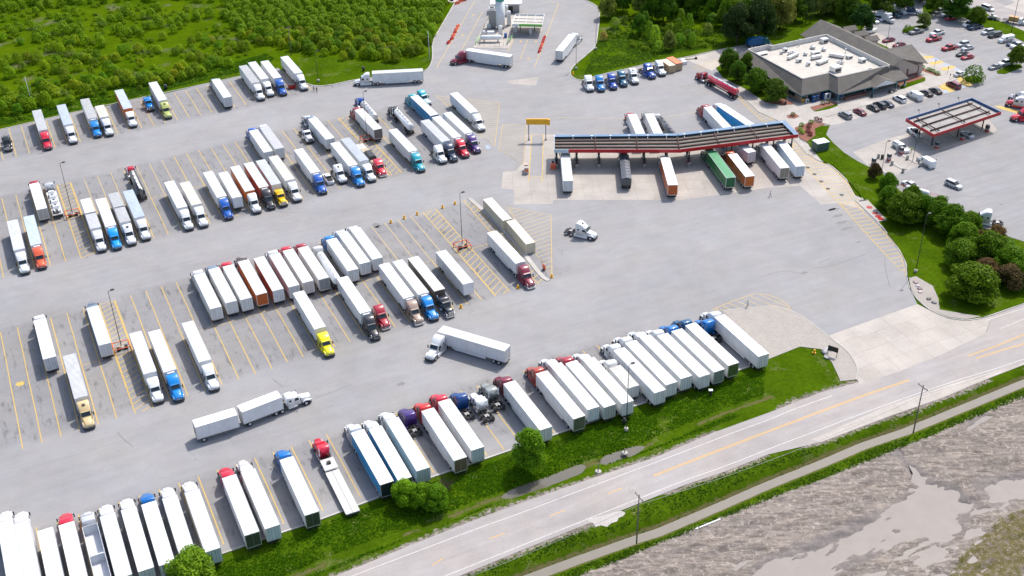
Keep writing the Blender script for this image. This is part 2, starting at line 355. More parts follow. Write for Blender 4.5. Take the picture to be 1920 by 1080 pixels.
# ---- trailers: origin at the kingpin, box runs from x=+.9 back to .9-L
TC={}
def trailer_meshes(L,H,z0):
    k=(round(L,1),H,z0)
    if k in TC: return TC[k]
    xf=.9; xb=.9-L; d={}
    b=MB().m('trailer_side'); b.hexa([(xb+.04,-1.28,z0),(xf,-1.28,z0),(xf,1.28,z0),(xb+.04,1.28,z0),(xb+.04,-1.28,H-.05),(xf,-1.28,H-.05),(xf,1.28,H-.05),(xb+.04,1.28,H-.05)])
    b.m('alu'); b.box(xb,xf+.012,-1.3,-1.281,z0-.02,z0+.16).box(xb,xf+.012,1.281,1.3,z0-.02,z0+.16)
    b.box(xb,xf+.012,-1.3,-1.281,H-.12,H-.03).box(xb,xf+.012,1.281,1.3,H-.12,H-.03)
    b.m('frame').box(xb+.1,xf-.2,-.5,-.38,z0-.3,z0).box(xb+.1,xf-.2,.38,.5,z0-.3,z0)
    d['box']=b.mesh('box_body')
    r=MB().m('trailer_roof'); n=max(4,int(L/2))
    vs=[];fs=[]
    for i in range(n+1):
        x=xb+.02+(xf-xb-.02)*i/n; s=.015*((i%2)*2-1)
        for y,dz in((-1.3,0),(-.6,.03+s),(0,.035-s),(.6,.03+s),(1.3,0)): vs.append((x,y,H-.05+dz+.02))
    for i in range(n):
        for j in range(4): a=i*5+j; fs.append((a,a+5,a+6,a+1))
    r.add(vs,fs); r.m('alu').box(xb,xf+.02,-1.31,-1.25,H-.05,H+.0).box(xb,xf+.02,1.25,1.31,H-.05,H)
    d['roof']=r.mesh('roof')
    for s in(1,-1):
        q=MB().m('trailer_side'); y0,y1=(.02,1.2) if s>0 else (-1.2,-.02); q.box(xb-.03,xb+.03,y0,y1,z0+.06,H-.16)
        q.m('blackmetal'); yy=s*.35; q.box(xb-.06,xb-.03,yy-.015,yy+.015,z0+.1,H-.2); yy=s*.8; q.box(xb-.06,xb-.03,yy-.015,yy+.015,z0+.1,H-.2)
        d['door%d'%s]=q.mesh('rear_door')
        k2=MB().m('flatpaint'); k2.hexa([(xb+4.6,s*1.24-.015,.55),(-3.2,s*1.24-.015,.55),(-3.2,s*1.24+.015,.55),(xb+4.6,s*1.24+.015,.55),(xb+4.6,s*1.24-.015,z0-.03),(-2.2,s*1.24-.015,z0-.03),(-2.2,s*1.24+.015,z0-.03),(xb+4.6,s*1.24+.015,z0-.03)]) if L>12 else k2.box(xb+2,xb+2.1,s*1.2-.01,s*1.2+.01,.8,z0); d['skirt%d'%s]=k2.mesh('side_skirt')
    f=MB().m('alu'); f.box(xb-.02,xb+.05,-1.3,-1.2,z0-.05,H).box(xb-.02,xb+.05,1.2,1.3,z0-.05,H).box(xb-.02,xb+.05,-1.2,1.2,H-.16,H-.002).box(xb-.03,xb+.05,-1.28,1.28,z0-.12,z0+.05)
    f.m('redlens').box(xb-.045,xb-.03,-1.2,-1.0,z0-.08,z0).box(xb-.045,xb-.03,1.0,1.2,z0-.08,z0); d['rearframe']=f.mesh('door_frame')
    g=MB().m('frame'); g.box(xb+.02,xb+.14,-1.15,1.15,.5,.62).box(xb+.04,xb+.12,-.6,-.5,.6,z0).box(xb+.04,xb+.12,.5,.6,.6,z0); d['guard']=g.mesh('underride_guard')
    g=MB().m('steel').box(-.08,.08,-.06,.06,.12,z0-.01).box(-.18,.18,-.15,.15,.06,.12)
    d['gear']=g.mesh('landing_leg')
    g=MB().m('frame'); g.box(xb+.9,xb+4.0 if L>12 else xb+1.9,-.52,.52,.75,z0-.3)
    for x in((xb+1.5,xb+2.75) if L>12 else (xb+1.2,)): g.tube((x,-.95,.52),(x,.95,.52),.08)
    d['bogie']=g.mesh('bogie'); d['axles']=(xb+1.5,xb+2.75) if L>12 else (xb+1.2,)
    u=MB().m('flatpaint'); u.loft([(.93,.85,.8,z0+.6,H-.25),(1.28,.8,.72,z0+.7,H-.35)],.08); u.m('blackmetal').box(1.27,1.3,-.55,.55,z0+.9,H-.8); d['reefer']=u.mesh('cooling_unit')
    TC[k]=d; return d
WHITE=(.72,.73,.74); RW=(.66,.67,.67); RG=(.46,.47,.485); RB=(.46,.53,.66); CREAM=(.64,.60,.50)
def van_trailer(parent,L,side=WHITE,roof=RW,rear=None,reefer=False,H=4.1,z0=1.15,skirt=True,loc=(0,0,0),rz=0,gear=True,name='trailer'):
    d=trailer_meshes(L,H,z0); rear=rear or tuple(c*.93 for c in side)
    t=part(name,d['box'],parent,loc,rz,col=side)
    g_=random.uniform(.84,1.08); part('roof',d['roof'],t,col=(roof[0]*g_*random.uniform(.98,1.02),roof[1]*g_,roof[2]*g_*random.uniform(.96,1.02)))
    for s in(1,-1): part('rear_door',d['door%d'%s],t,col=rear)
    part('door_frame',d['rearframe'],t); part('underride_guard',d['guard'],t); part('bogie',d['bogie'],t)
    if skirt and L>12:
        for s in(1,-1): part('side_skirt',d['skirt%d'%s],t,col=side)
    if gear:
        for s in(1,-1): part('landing_leg',d['gear'],t,(-1.9,s*.75,0))
    if reefer: part('cooling_unit',d['reefer'],t,col=(.7,.7,.7))
    for x in d['axles']:
        for s in(1,-1): part('wheel',TRW,t,(x,s*.92,.52))
    return t
def _trw():
    b=MB().m('rubber'); w=.62;r=.52; b.lathe([(-w/2,r*.6),(-w/2,r*.93),(-w*.36,r),(w*.36,r),(w/2,r*.93),(w/2,r*.6)],16,'y'); b.m('rim').lathe([(-w/2-.01,r*.15),(-w/2-.01,r*.58),(w/2+.01,r*.58),(w/2+.01,r*.15)],12,'y'); return b.mesh('trailer_wheel')
TRW=_trw()
def wheels_tandem(t,xs):
    for x in xs:
        for s in(1,-1): part('wheel',TRW,t,(x,s*.92,.52))
def tank_trailer(parent,L,col,kind='round',stripe=None,mat='paint',H=3.6):
    xf=.9; xb=.9-L; b=MB().m(mat)
    r=1.02 if kind=='round' else 1.12; zc=H-r
    b.lathe([(xb+.15,.1),(xb+.18,r*.7),(xb+.35,r),(xf-.35,r),(xf-.18,r*.7),(xf-.15,.1)],24,'x',(0,0,zc),True,1.,1. if kind!='oval' else .85)
    t=part('tank',b.mesh('tank'),parent,col=col)
    if kind=='bulk':
        q=MB().m(mat)
        for x in(xf-2.6,xf-6.0,xf-9.3 if L>11 else xf-8):
            q.lathe([(-1.5,.18),(-.9,.35),(0.1,1.05)],14,'z',(x,0,1.9))
        part('hopper_cones',q,t,col=col)
    w=MB().m('flatpaint'); w.box(xb+1,xf-1,-.32,.32,H-.02,H+.05)
    for k in range(5):
        x=xf-1.6-k*(L-3.5)/4; w.lathe([(0,.3),(.14,.3),(.16,.2)],12,'z',(x,0,H+.04))
    part('walkway',w,t,col=stripe or (.5,.5,.5))
    f=MB().m('frame'); f.box(xb,xf-.4,-.5,-.36,.85,1.15).box(xb,xf-.4,.36,.5,.85,1.15); f.box(xb+.5,xb+4,-.9,.9,.9,1.2); f.box(-.5,.6,-.6,.6,1.0,zc-r*.6); f.box(xb-.05,xb+.1,-1.15,1.15,.5,.75)
    part('undercarriage',f,t); f=MB().m('redlens').box(xb-.07,xb-.05,-1.,-.7,.55,.7).box(xb-.07,xb-.05,.7,1.,.55,.7); part('tail_lamps',f,t)
    part('ladder',MB().m('alu').box(xb+.02,xb+.08,-.25,-.2,1.0,H).box(xb+.02,xb+.08,.2,.25,1.,H).box(xb+.02,xb+.08,-.2,.2,1.6,1.65).box(xb+.02,xb+.08,-.2,.2,2.2,2.25).box(xb+.02,xb+.08,-.2,.2,2.8,2.85),t)
    wheels_tandem(t,(xb+1.2,xb+2.45)); return t
def flatbed(parent,L,col=(.6,.6,.58),step=False,load=None):
    xf=.9; xb=.9-L; b=MB().m('alu'); zd=1.45; zl=1.05 if step else 1.4
    xs=xf-3.2
    b.box(xs,xf,-1.28,1.28,zd-.22,zd)
    b.box(xb,xs-.003,-1.28,1.28,zl-.2,zl)
    b.m('flatpaint')
    for k in range(9):
        y=-1.14+k*.285; b.box(xb+.05,xs-.05,y-.1,y+.1,zl+.002,zl+.02); b.box(xs+.05,xf-.05,y-.1,y+.1,zd+.002,zd+.02)
    b.m('wood_pole').box(xb+.03,xs-.04,-.035,.035,zl+.02,zl+.04)
    b.m('frame').box(xb+.1,xf-.2,-.5,-.36,zl-.55,zl-.2).box(xb+.1,xf-.2,.36,.5,zl-.55,zl-.2)
    t=part('flatbed_deck',b.mesh('flatbed_deck'),parent,col=(.60,.585,.55))
    part('rear_bumper',MB().m('frame').box(xb-.04,xb+.06,-1.2,1.2,.5,.85),t)
    wheels_tandem(t,(xb+1.3,xb+2.6))
    if load=='tarp':
        q=MB().m('flatpaint'); q.loft([(-1.2,1.15,.7,zd,2.2),(-1.4,1.2,.95,zd-.3,2.9),(-5.5,1.2,.95,zl,2.9),(-5.8,1.15,.6,zl,2.2)],.3); part('tarped_load',q,t,col=(.04,.04,.045))
        q=MB().m('flatpaint'); q.box(-8.8,-6.6,-1.1,1.1,zl+.02,2.1).box(-.9,.6,-1.,1.,zd+.03,2.0); part('crated_load',q,t,col=(.45,.38,.28))
    if load=='block':
        part('toolbox',MB().m('blackmetal').box(-.9,-.3,-.35,.35,zd+.02,zd+.4),t)
    return t
def hopper(parent,L,col,roof,H=3.3,tarp=False):
    xf=.9; xb=.9-L; b=MB().m('flatpaint')
    z0=1.3; T=.06
    for (x0,x1,y0,y1) in((xb,xf,-1.28,-1.2),(xb,xf,1.2,1.28),(xb,xb+.08,-1.2,1.2),(xf-.08,xf,-1.2,1.2)): b.box(x0,x1,y0,y1,z0,H)
    for k in range(int(L/1.1)):
        x=xb+.5+k*1.1; b.box(x,x+.12,-1.33,-1.281,z0,H-.05).box(x,x+.12,1.281,1.33,z0,H-.05)
    b.box(xb,xf,-1.2,1.2,z0,z0+.1); b.box(xf-L*.55,xf-L*.55+.25,-1.2,1.2,z0+.1,H-.15)
    t=part('hopper_body',b.mesh('hopper_body'),parent,col=col)
    if tarp:
        n=8; q=MB().m('flatpaint'); vs=[];fs=[]
        for i in range(n*2+1):
            x=xb+(xf-xb)*i/(n*2); s=.0 if i%2 else .12
            for y,z in((-1.34,H-.25),(-1.3,H+.02),(-.6,H+.1+s),(0,H+.18+s),(.6,H+.1+s),(1.3,H+.02),(1.34,H-.25)): vs.append((x,y,z))
        for i in range(n*2):
            for j in range(6): a=i*7+j; fs.append((a,a+7,a+8,a+1))
        q.add(vs,fs); part('tarp',q,t,col=roof)
    f=MB().m('frame'); f.box(xb+.1,xf-.4,-.5,-.36,.9,1.28).box(xb+.1,xf-.4,.36,.5,.9,1.28).box(xb,xb+.1,-1.2,1.2,.5,.75); part('undercarriage',f,t)
    wheels_tandem(t,(xb+1.3,xb+2.6)); return t
# ---- cars
CM={}
def car_meshes():
    spec={
     'sedan':(4.7,1.82,.33,[(-2.35,.62,.6,.35,.72),(-2.25,.84,.8,.24,.88),(-1.2,.91,.87,.2,.98),(.9,.91,.87,.2,.96),(1.7,.89,.82,.2,.84),(2.2,.82,.7,.22,.7),(2.35,.6,.5,.3,.58)],[(-1.75,.78,.74,.9,.98),(-.95,.8,.6,.9,1.42),(.15,.8,.6,.9,1.44),(1.15,.8,.74,.88,.95)],(-1.0,.22,.585,1.415),(1.42,-1.38)),
     'suv':(4.75,1.9,.36,[(-2.35,.8,.78,.35,1.0),(-2.3,.9,.86,.28,1.08),(-1.2,.95,.91,.26,1.1),(1.0,.95,.9,.26,1.08),(1.8,.92,.86,.28,1.0),(2.25,.86,.76,.3,.85),(2.38,.7,.6,.36,.7)],[(-2.2,.84,.76,1.02,1.12),(-1.95,.84,.68,1.02,1.68),(.3,.84,.68,1.02,1.7),(1.2,.84,.78,1.0,1.1)],(-2.0,.34,.67,1.675),(1.45,-1.4)),
     'minivan':(5.1,1.98,.36,[(-2.55,.85,.82,.35,1.0),(-2.5,.96,.92,.28,1.1),(1.1,.98,.94,.26,1.08),(1.9,.95,.88,.28,1.0),(2.4,.86,.76,.3,.85),(2.55,.7,.6,.36,.7)],[(-2.45,.88,.8,1.02,1.2),(-2.3,.88,.76,1.02,1.72),(.6,.88,.74,1.02,1.76),(1.75,.86,.8,1.0,1.08)],(-2.34,.66,.745,1.74),(1.55,-1.5)),
     'van':(5.7,2.05,.38,[(-2.85,.98,.9,.4,2.05),(-2.8,1.02,.92,.32,2.2),(.9,1.02,.92,.3,2.2),(1.15,1.02,.9,.3,2.12),(1.8,1.0,.88,.3,1.32),(2.6,.95,.84,.32,1.12),(2.85,.8,.7,.4,.9)],[(.98,.93,.84,1.25,2.1),(1.05,.93,.84,1.25,2.1),(1.2,.93,.84,1.25,2.04),(1.78,.9,.84,1.25,1.35)],None,(1.85,-1.7)),
     'pickup':(5.8,2.0,.42,[(-2.9,.9,.88,.5,1.1),(-2.85,.97,.94,.45,1.15),(1.2,.98,.94,.42,1.15),(2.2,.95,.88,.42,1.1),(2.75,.9,.8,.42,1.0),(2.9,.78,.7,.46,.85)],[(-.75,.86,.76,1.1,1.2),(-.6,.86,.7,1.1,1.82),(.7,.86,.7,1.1,1.84),(1.45,.86,.8,1.08,1.18)],(-.64,.74,.69,1.815),(1.85,-1.75)),
    }
    for k,(L,W,wr,body,gh,roof,ax) in spec.items():
        d={}; b=MB().m('paint'); b.loft(body,.14,True)
        for x in ax:
            for s in(1,-1): b.m('blackmetal').lathe([(-.015,wr*1.12),(.015,wr*1.12)],16,'y',(x,s*(W/2-.005),wr))
        b.m('plasticpaint').box(body[0][0]+.03,body[-1][0]-.1,-W/2+.1,W/2-.1,.2,.32)
        d['body']=b.mesh('body')
        g=MB().m('glass'); g.loft(gh,.1); d['windows']=g.mesh('windows')
        if roof:
            x0,x1,w,z=roof; r=MB().m('paint'); r.loft([(x0-.02,w,w-.06,z-.02,z+.02),(x0+.15,w+.02,w-.03,z-.03,z+.05),(x1-.15,w+.02,w-.03,z-.03,z+.05),(x1+.02,w,w-.06,z-.03,z+.02)],.05)
            for s in(1,-1):
                y=s*(w+.015)
                for xx in (x0+.02,(x0+x1)/2): r.hexa([(xx-.04,s*.8-.02,.95),(xx+.05,s*.8-.02,.95),(xx+.05,s*.8+.02,.95),(xx-.04,s*.8+.02,.95),(xx-.04,y-.02,z),(xx+.05,y-.02,z),(xx+.05,y+.02,z),(xx-.04,y+.02,z)])
            d['roof']=r.mesh('roof')
        for s in(1,-1):
            xh=body[-2][0]; h=MB().m('lampglass').box(xh-.08,xh+.03,s*.62-.13,s*.62+.13,body[-2][4]-.2,body[-2][4]-.04); d['hl%d'%s]=h.mesh('headlight')
            xt=body[0][0]; h=MB().m('redlens').box(xt-.02,xt+.06,s*.68-.1,s*.68+.1,body[0][4]-.25,body[0][4]-.03); d['tl%d'%s]=h.mesh('tail_light')
        if k=='pickup':
            q=MB().m('blackmetal').box(-2.75,-.85,-.78,.78,1.10,1.165); d['bed']=q.mesh('cargo_bed')
            q=MB().m('paint').loft([(-2.85,.9,.8,1.16,1.2),(-2.7,.92,.72,1.16,1.75),(-.9,.92,.72,1.16,1.8),(-.78,.92,.74,1.16,1.7)],.1); q.m('glass').box(-2.6,-1.0,-.86,.86,1.35,1.6); d['cap']=q.mesh('bed_cap')
        if k=='van':
            q=MB().m('glass').box(.35,1.0,-1.0,-.985,1.3,1.8).box(.35,1.0,.985,1.0,1.3,1.8); d['sidewin']=q.mesh('side_window')
        d['wr']=wr; d['ax']=ax; d['W']=W; CM[k]=d
car_meshes()
NCOL=dict(white=(.78,.79,.8),silver=(.5,.52,.55),grey=(.22,.235,.25),black=(.02,.022,.026),navy=(.02,.045,.1),red=(.42,.02,.035),maroon=(.2,.012,.03),cream=(.6,.57,.5),teal=(.02,.09,.13))
def car(kind,loc,rz,col,label,group,cat=None,cap=False,mirror=True,extra=None):
    d=CM[kind]; c=NCOL[col] if isinstance(col,str) else col
    nm={'sedan':'parked_car','suv':'sport_utility_car','minivan':'minivan','van':'cargo_van','pickup':'pickup_truck'}[kind]
    t=thing(nm,label,cat or {'sedan':'car','suv':'car','minivan':'minivan','van':'van','pickup':'pickup'}[kind],loc,rz,group)
    b=part('body',d['body'],t,col=c); part('windows',d['windows'],t)
    if 'roof' in d: part('roof',d['roof'],t,col=c)
    for s in(1,-1): part('headlight',d['hl%d'%s],b); part('tail_light',d['tl%d'%s],b)
    if kind=='pickup': part('cargo_bed',d['bed'],t) if not cap else part('bed_cap',d['cap'],t,col=c)
    if kind=='van': part('side_window',d['sidewin'],t)
    wk='truckw' if kind in('pickup','van') else 'car'
    add_wheels(t,wk,[(x,s*(d['W']/2-.1),WM_R[wk]) for x in d['ax'] for s in(1,-1)])
    return t
WM_R=dict(car=.33,truckw=.42)
# ------------------------------------------------ trucks
BLUE=(.0,.09,.42); BBLUE=(.0,.22,.62); SKY=(.0,.3,.72); RED=(.62,.012,.04); DRED=(.35,.012,.03); RUST=(.4,.05,.03); TURQ=(.0,.33,.42); PUR=(.055,.02,.17); YEL=(.85,.52,.0); LEM=(.86,.74,.0); MAR=(.2,.01,.035)
TAN=(.36,.26,.2); GOLD=(.62,.47,.24); LIME=(.42,.47,.13); BLK=(.02,.022,.028); NAV=(.015,.03,.075); GRB=(.16,.22,.3); GRY=(.3,.32,.31); ORA=(.72,.11,.04); SIDEOR=(.55,.12,.02); DGREEN=(.05,.07,.045); SILV=(.5,.52,.56)
TG='semi trucks parked in the lot'
def snapang(a):
    for t in (115,-65,-245,295):
        if abs(math.degrees(a)-t)<9: return R(t+(math.degrees(a)-t)*.25)
    return a
REAR=[False]
def place(crop,F,RR,z=4.1,L=None,snap=True):
    f=Z(crop,*F,z=z); r=Z(crop,*RR,z=z); m=(f+r)/2; d=f-r; ml=float(np.linalg.norm(d)); a=math.atan2(d[1],d[0])
    if L is None: L=16.15 if ml>14.3 else max(round(ml,1),5.5)
    if snap: a=snapang(a)
    k=m+np.array([math.cos(a),math.sin(a)])*(L/2-.9)
    if REAR[0]: k=r+np.array([math.cos(a),math.sin(a)])*(L-.9)
    return k,a,L
def rig(crop,F,RR,cab,ccol,label,kind='van',nose=None,L=None,z=4.1,group=TG,bump='bumperdark',vent=False,low=None,snap=True,cat='semi truck',**kw):
    k,a,L=place(crop,F,RR,z,L,snap); ta=a
    if nose is not None:
        n=Z(crop,*nose,z=1.0); d=n-k; ta=math.atan2(d[1],d[0])
    t=thing('semi_truck' if cab else 'semi_trailer',label,cat if cab else 'trailer',(k[0],k[1],0),ta,group)
    if cab: tractor(t,cab,ccol,bump,vent,low=low)
    rel=a-ta
    if kind=='van': van_trailer(t,L,rz=rel,gear=True,**kw) if cab else van_trailer(t,L,rz=rel,**kw)
    elif kind=='tank': o=tank_trailer(t,L,**kw); o.rotation_euler=(0,0,rel)
    elif kind=='flat': o=flatbed(t,L,**kw); o.rotation_euler=(0,0,rel)
    elif kind=='hopper': o=hopper(t,L,**kw); o.rotation_euler=(0,0,rel)
    return t
def bob(crop,back,nose,cab,col,label,zb=3.6,bump='bumperdark',vent=False,low=None,ang=None,group='tractors without trailers'):
    """back: top centre of the cab's rear edge; nose: hood tip at 1.3 m"""
    b=Z(crop,*back,z=zb); n=Z(crop,*nose,z=1.3); d=n-b; a=math.atan2(d[1],d[0]) if ang is None else R(ang); a=snapang(a)
    k=n-np.array([math.cos(a),math.sin(a)])*6.75
    t=thing('tractor_unit',label,'semi truck',(k[0],k[1],0),a,group); tractor(t,cab,col,bump,vent,low=low); return t
# row along the meadow
rig('a',(325,462),(272,300),'hi',RED,'truck with red cab and grey-roofed trailer, first full rig from the left along the meadow',roof=RG)
rig('a',(515,418),(455,260),'hi',WHITE,'truck with white cab and pale blue trailer roof along the meadow, beside the red cab',roof=RB)
rig('a',(697,372),(632,215),'mid',BBLUE,'semi truck with bright blue cab beside a short cream-roofed white truck at the meadow edge',roof=RG,reefer=True,vent=True)
rig('a',(790,370),(738,258),'hi',WHITE,'short white truck with cream box roof right of the blue cab at the meadow edge',roof=(.66,.6,.52),L=9.5)
rig('a',(960,295),(890,152),'mid',WHITE,'semi truck with white cab and orange-sided trailer with pale blue roof at the meadow edge',side=SIDEOR,roof=RB)
bob('a',(1095,190),(1130,290),'flat',BBLUE,'bright blue tractor without trailer parked at the meadow edge beside a lime green cab')
rig('a',(1220,235),(1145,92),'hi',LIME,'semi truck with lime green cab and white trailer at the meadow edge',vent=True)
rig('a',(1618,70),(1705,212),'mid',GRB,'semi truck with grey-blue cab nosed into the meadow edge, grey trailer doors facing the aisle',side=(.6,.62,.64),roof=(.66,.68,.72))
bob('a',(40,490),(62,590),'flat',BLK,'black tractor without trailer at the left edge of the photo in the meadow row',zb=3.0)
rig('b',(480,308),(378,162),'hi',WHITE,'truck with white cab and grey roof, left of three packed rigs near the red dumpster',roof=RG)
rig('b',(550,280),(445,135),'mid',WHITE,'truck with white cab between a grey-roofed rig and a blue cab near the dumpster',vent=True)
rig('b',(640,268),(545,132),'hi',BLUE,'semi truck with royal blue cab and white trailer left of the red dumpster')
rig('b',(800,227),(690,102),'hi',WHITE,'truck with white cab and white trailer right of the red dumpster by the lawn')
rig('b',(1353,222),(1727,203),'hi',WHITE,'white semi truck driving left along the lawn below the gas plant entrance',snap=False)
# upper group
rig('c',(325,255),(408,392),'day',BLUE,'truck with royal blue cab and slim polished tank trailer behind the dark red cab',kind='tank',z=3.4,col=(.62,.6,.58),mat='alu',H=3.3,L=11.5)
rig('c',(288,345),(435,480),'hi',DRED,'truck with dark red cab and white trailer with brown doors over the upper hatching',rear=(.2,.17,.15))
rig('c',(585,330),(665,455),'flat',BLK,'semi truck with black cab and white dry bulk tank trailer',kind='tank',z=3.6,col=(.8,.81,.82),mat='paint',H=3.6,L=12.5)
rig('c',(705,240),(860,380),'hi',TURQ,'semi truck with turquoise cab, blue trailer sides and white roof',side=(.0,.2,.42))
bob('c',(775,215),(815,290),'hi',TURQ,'turquoise tractor without trailer beside the blue-sided trailer',low=(.45,.6,.62))
rig('c',(1150,372),(1010,205),'hi',WHITE,'semi truck with white cab and white trailer across the faded hatching by the weigh scale')
rig('c',(700,652),(545,490),'hi',TURQ,'semi truck with turquoise cab and white trailer standing alone below the dry bulk tanker',reefer=True)
rig('c',(940,575),(790,422),'hi',NAV,'semi truck with dark navy cab and grey-roofed trailer beside a white tractor',roof=RG)
rig('c',(1030,548),(870,395),'hi',RED,'semi truck with red cab between a navy cab and a purple cab',reefer=True)
rig('c',(1115,514),(955,365),'hi',PUR,'semi truck with purple cab beside the blue disabled bay mark',reefer=True)
bob('c',(885,610),(930,722),'hi',WHITE,'white tractor without trailer beside the dark navy cab')
rig('c',(408,735),(300,612),'mid',RED,'semi truck with red cab and flatbed under a black tarped load beside the yellow hatching',kind='flat',z=1.5,load='tarp',bump='bumper',L=14.5)
rig('b',(1290,878),(1150,722),'mid',WHITE,'semi truck with white cab and trailer with a dark reflection painted into its roof',roof=(.4,.44,.5),vent=True)  # blurred dark reflection is put into the flat roof colour
rig('b',(1205,915),(1075,752),'hi',BBLUE,'truck with bright blue cab and white trailer between two white cabs near the pickup',reefer=True)
bob('b',(1085,925),(1138,1030),'hi',WHITE,'white tractor without trailer right of the white pickup',vent=True)
rig('e',(1005,255),(880,75),'hi',BLUE,'semi truck with royal blue cab left of the white pickup',reefer=True)
rig('b',(897,572),(1040,712),'hi',GRB,'truck with slate blue cab and bright white trailer beside two small white day cabs',roof=(.72,.72,.72))
bob('b',(848,650),(888,728),'day',WHITE,'small white day cab tractor in front of the slate blue cab',zb=2.9)
bob('b',(818,660),(845,560),'day',WHITE,'small white day cab tractor with green chassis, facing the meadow behind the other day cab',zb=2.9,ang=115)
rig('b',(460,652),(572,820),'hi',BLUE,'semi truck with blue cab facing the meadow left of a grey-roofed rig',roof=RW)
rig('b',(543,628),(655,795),'hi',WHITE,'semi truck with white cab facing the meadow, grey roof, right of the blue cab',roof=RG)
# upper double row, lower half
rig('e',(305,438),(197,245),'hi',BLUE,'semi truck with deep blue cab beside a white trailer without cab',reefer=True)
rig('e',(422,465),(308,228),None,None,'white trailer parked without a cab between the deep blue cab and an orange-sided rig',z=4.1)
rig('e',(515,397),(400,200),'hi',WHITE,'semi truck with white cab and dark orange trailer sides in the upper double row',side=SIDEOR)
rig('e',(622,365),(500,178),'hi',BLK,'semi truck with black cab and faded red trailer sides',side=(.5,.16,.12),reefer=True)
rig('e',(715,352),(590,150),'flat',YEL,'semi truck with golden yellow cab and grey-roofed white trailer',roof=RG)
rig('e',(820,308),(685,130),'hi',WHITE,'semi truck with white cab and cream trailer roof right of the yellow cab',roof=CREAM)
rig('d',(1370,352),(1265,162),'hi',WHITE,'truck with white cab and pale blue roof, left of the isolated white pair',roof=(.68,.71,.77))
rig('d',(1480,332),(1380,165),'hi',WHITE,'truck with white cab and cream roof, right of the isolated white pair',roof=CREAM)
rig('d',(1050,428),(955,226),'hi',WHITE,'semi truck with white cab and pale blue roof beside the black tanker',roof=RB)
def doubles(crop,F,RR,cab,col,label,roofs,vent=False,sides=(WHITE,WHITE),snap=True):
    k,a,L=place(crop,F,RR,4.1,None,snap); f=Z(crop,*F,z=4.1); 
    dd=np.array([math.cos(a),math.sin(a)]); k=(Z(crop,*F,z=4.1)+Z(crop,*RR,z=4.1))/2+dd*(17.2/2-.9)
    t=thing('semi_truck',label,'semi truck',(k[0],k[1],0),a,TG); tractor(t,cab,col,'bumperdark',vent)
    van_trailer(t,8.2,side=sides[0],roof=roofs[0],skirt=False); van_trailer(t,8.2,side=sides[1],roof=roofs[1],loc=(-9.0,0,0),skirt=False)
    part('dolly',MB().m('frame').box(-8.2,-7.2,-.1,.1,.7,.9).box(-9.6,-8.3,-.5,.5,.6,1.1),t)
    for s in(1,-1): part('wheel',TRW,t,(-8.95,s*.92,.52))
    return t
doubles('d',(945,467),(845,243),'hi',WHITE,'semi truck with white cab pulling two short grey-roofed trailers left of the pale blue roof',(RG,RG),vent=True)
rig('d',(830,492),(755,290),'hi',SKY,'semi truck with sky blue cab and bright white trailer beside the lamp island',roof=(.82,.83,.83),reefer=True)
doubles('d',(718,517),(640,283),'hi',WHITE,'semi truck with white cab pulling two short trailers beside the red lamp guard at left',(RG,(.66,.66,.62)))
rig('d',(985,60),(1060,230),'day',RED,'semi truck with red cab and black tank trailer in the empty bays',kind='tank',z=3.6,col=(.02,.022,.03),stripe=(.62,.6,.55),H=3.5,L=13.5,cat='tanker')
rig('d',(250,172),(320,368),'hi',DRED,'truck with dark red cab and cream roof beside the truck chassis load at left',roof=(.68,.66,.62),rear=(.45,.45,.43))
rig('d',(145,670),(90,452),'hi',WHITE,'truck with white cab, grey roof and rust-coloured front rim at the left edge',roof=(.56,.57,.6))
rig('d',(270,637),(215,415),'hi',ORA,'semi truck with orange-red cab and pale blue roof at the left edge',roof=RB,reefer=True)
# middle row
rig('g',(130,452),(262,708),'hi',WHITE,'semi truck with white cab, leftmost of the long white row facing the upper aisle',roof=RW)
rig('g',(235,410),(382,665),'mid',GRB,'semi truck with grey-blue cab, second in the long middle row')
rig('g',(340,388),(497,642),'hi',RED,'semi truck with bright red cab left of the orange trailer in the middle row')
rig('g',(460,352),(605,605),'flat',(.12,.09,.08),'semi truck with brown-black cab and all orange trailer in the middle row',side=SIDEOR,rear=SIDEOR,bump='bumper')
rig('g',(580,328),(727,575),None,None,'trailer without cab, faded red side and white doors, right of the orange trailer',side=(.42,.12,.08),rear=(.74,.75,.76))
rig('g',(690,293),(852,555),'hi',WHITE,'truck with white cab between a faded red trailer and a red cab, middle row')
rig('g',(795,265),(955,520),'hi',RED,'semi truck with red cab and pinkish white trailer in the middle row',side=(.72,.64,.62))
rig('g',(905,250),(1075,490),'hi',DRED,'semi truck with dark red cab and grey rear doors left of the white tank trailer',roof=(.68,.68,.66),rear=(.3,.31,.31))
rig('g',(1038,275),(1168,490),'hi',(.62,.61,.58),'semi truck with off-white cab and long white cylindrical tank in the middle row',kind='tank',z=3.6,col=(.8,.81,.82),stripe=(.78,.79,.8),H=3.6,L=13.5,cat='tanker')
rig('g',(1120,185),(1292,430),'hi',BBLUE,'semi truck with bright blue cab facing the upper aisle in the middle row',reefer=True)
rig('g',(1197,130),(1392,385),'mid',WHITE,'truck with white cab, second from the right end of the long middle row')
rig('g',(1300,100),(1477,350),'mid',WHITE,'truck with white cab at the right end of the long middle row',vent=True)
rig('g',(1710,635),(1515,372),'hi',TAN,'semi truck with tan brown cab and white trailer',reefer=True,bump='bumper')
rig('h',(465,762),(255,512),'hi',BBLUE,'semi truck with bright blue cab between a tan cab and a black cab',reefer=True)
rig('h',(575,725),(380,497),'flat',(.03,.035,.045),'semi truck with black cab, chrome nose and dark-sided trailer',side=(.09,.075,.065),roof=(.62,.61,.58),bump='bumper')
rig('h',(800,692),(580,435),None,None,'white trailer parked without a cab left of the hatched lamp island',z=4.1)
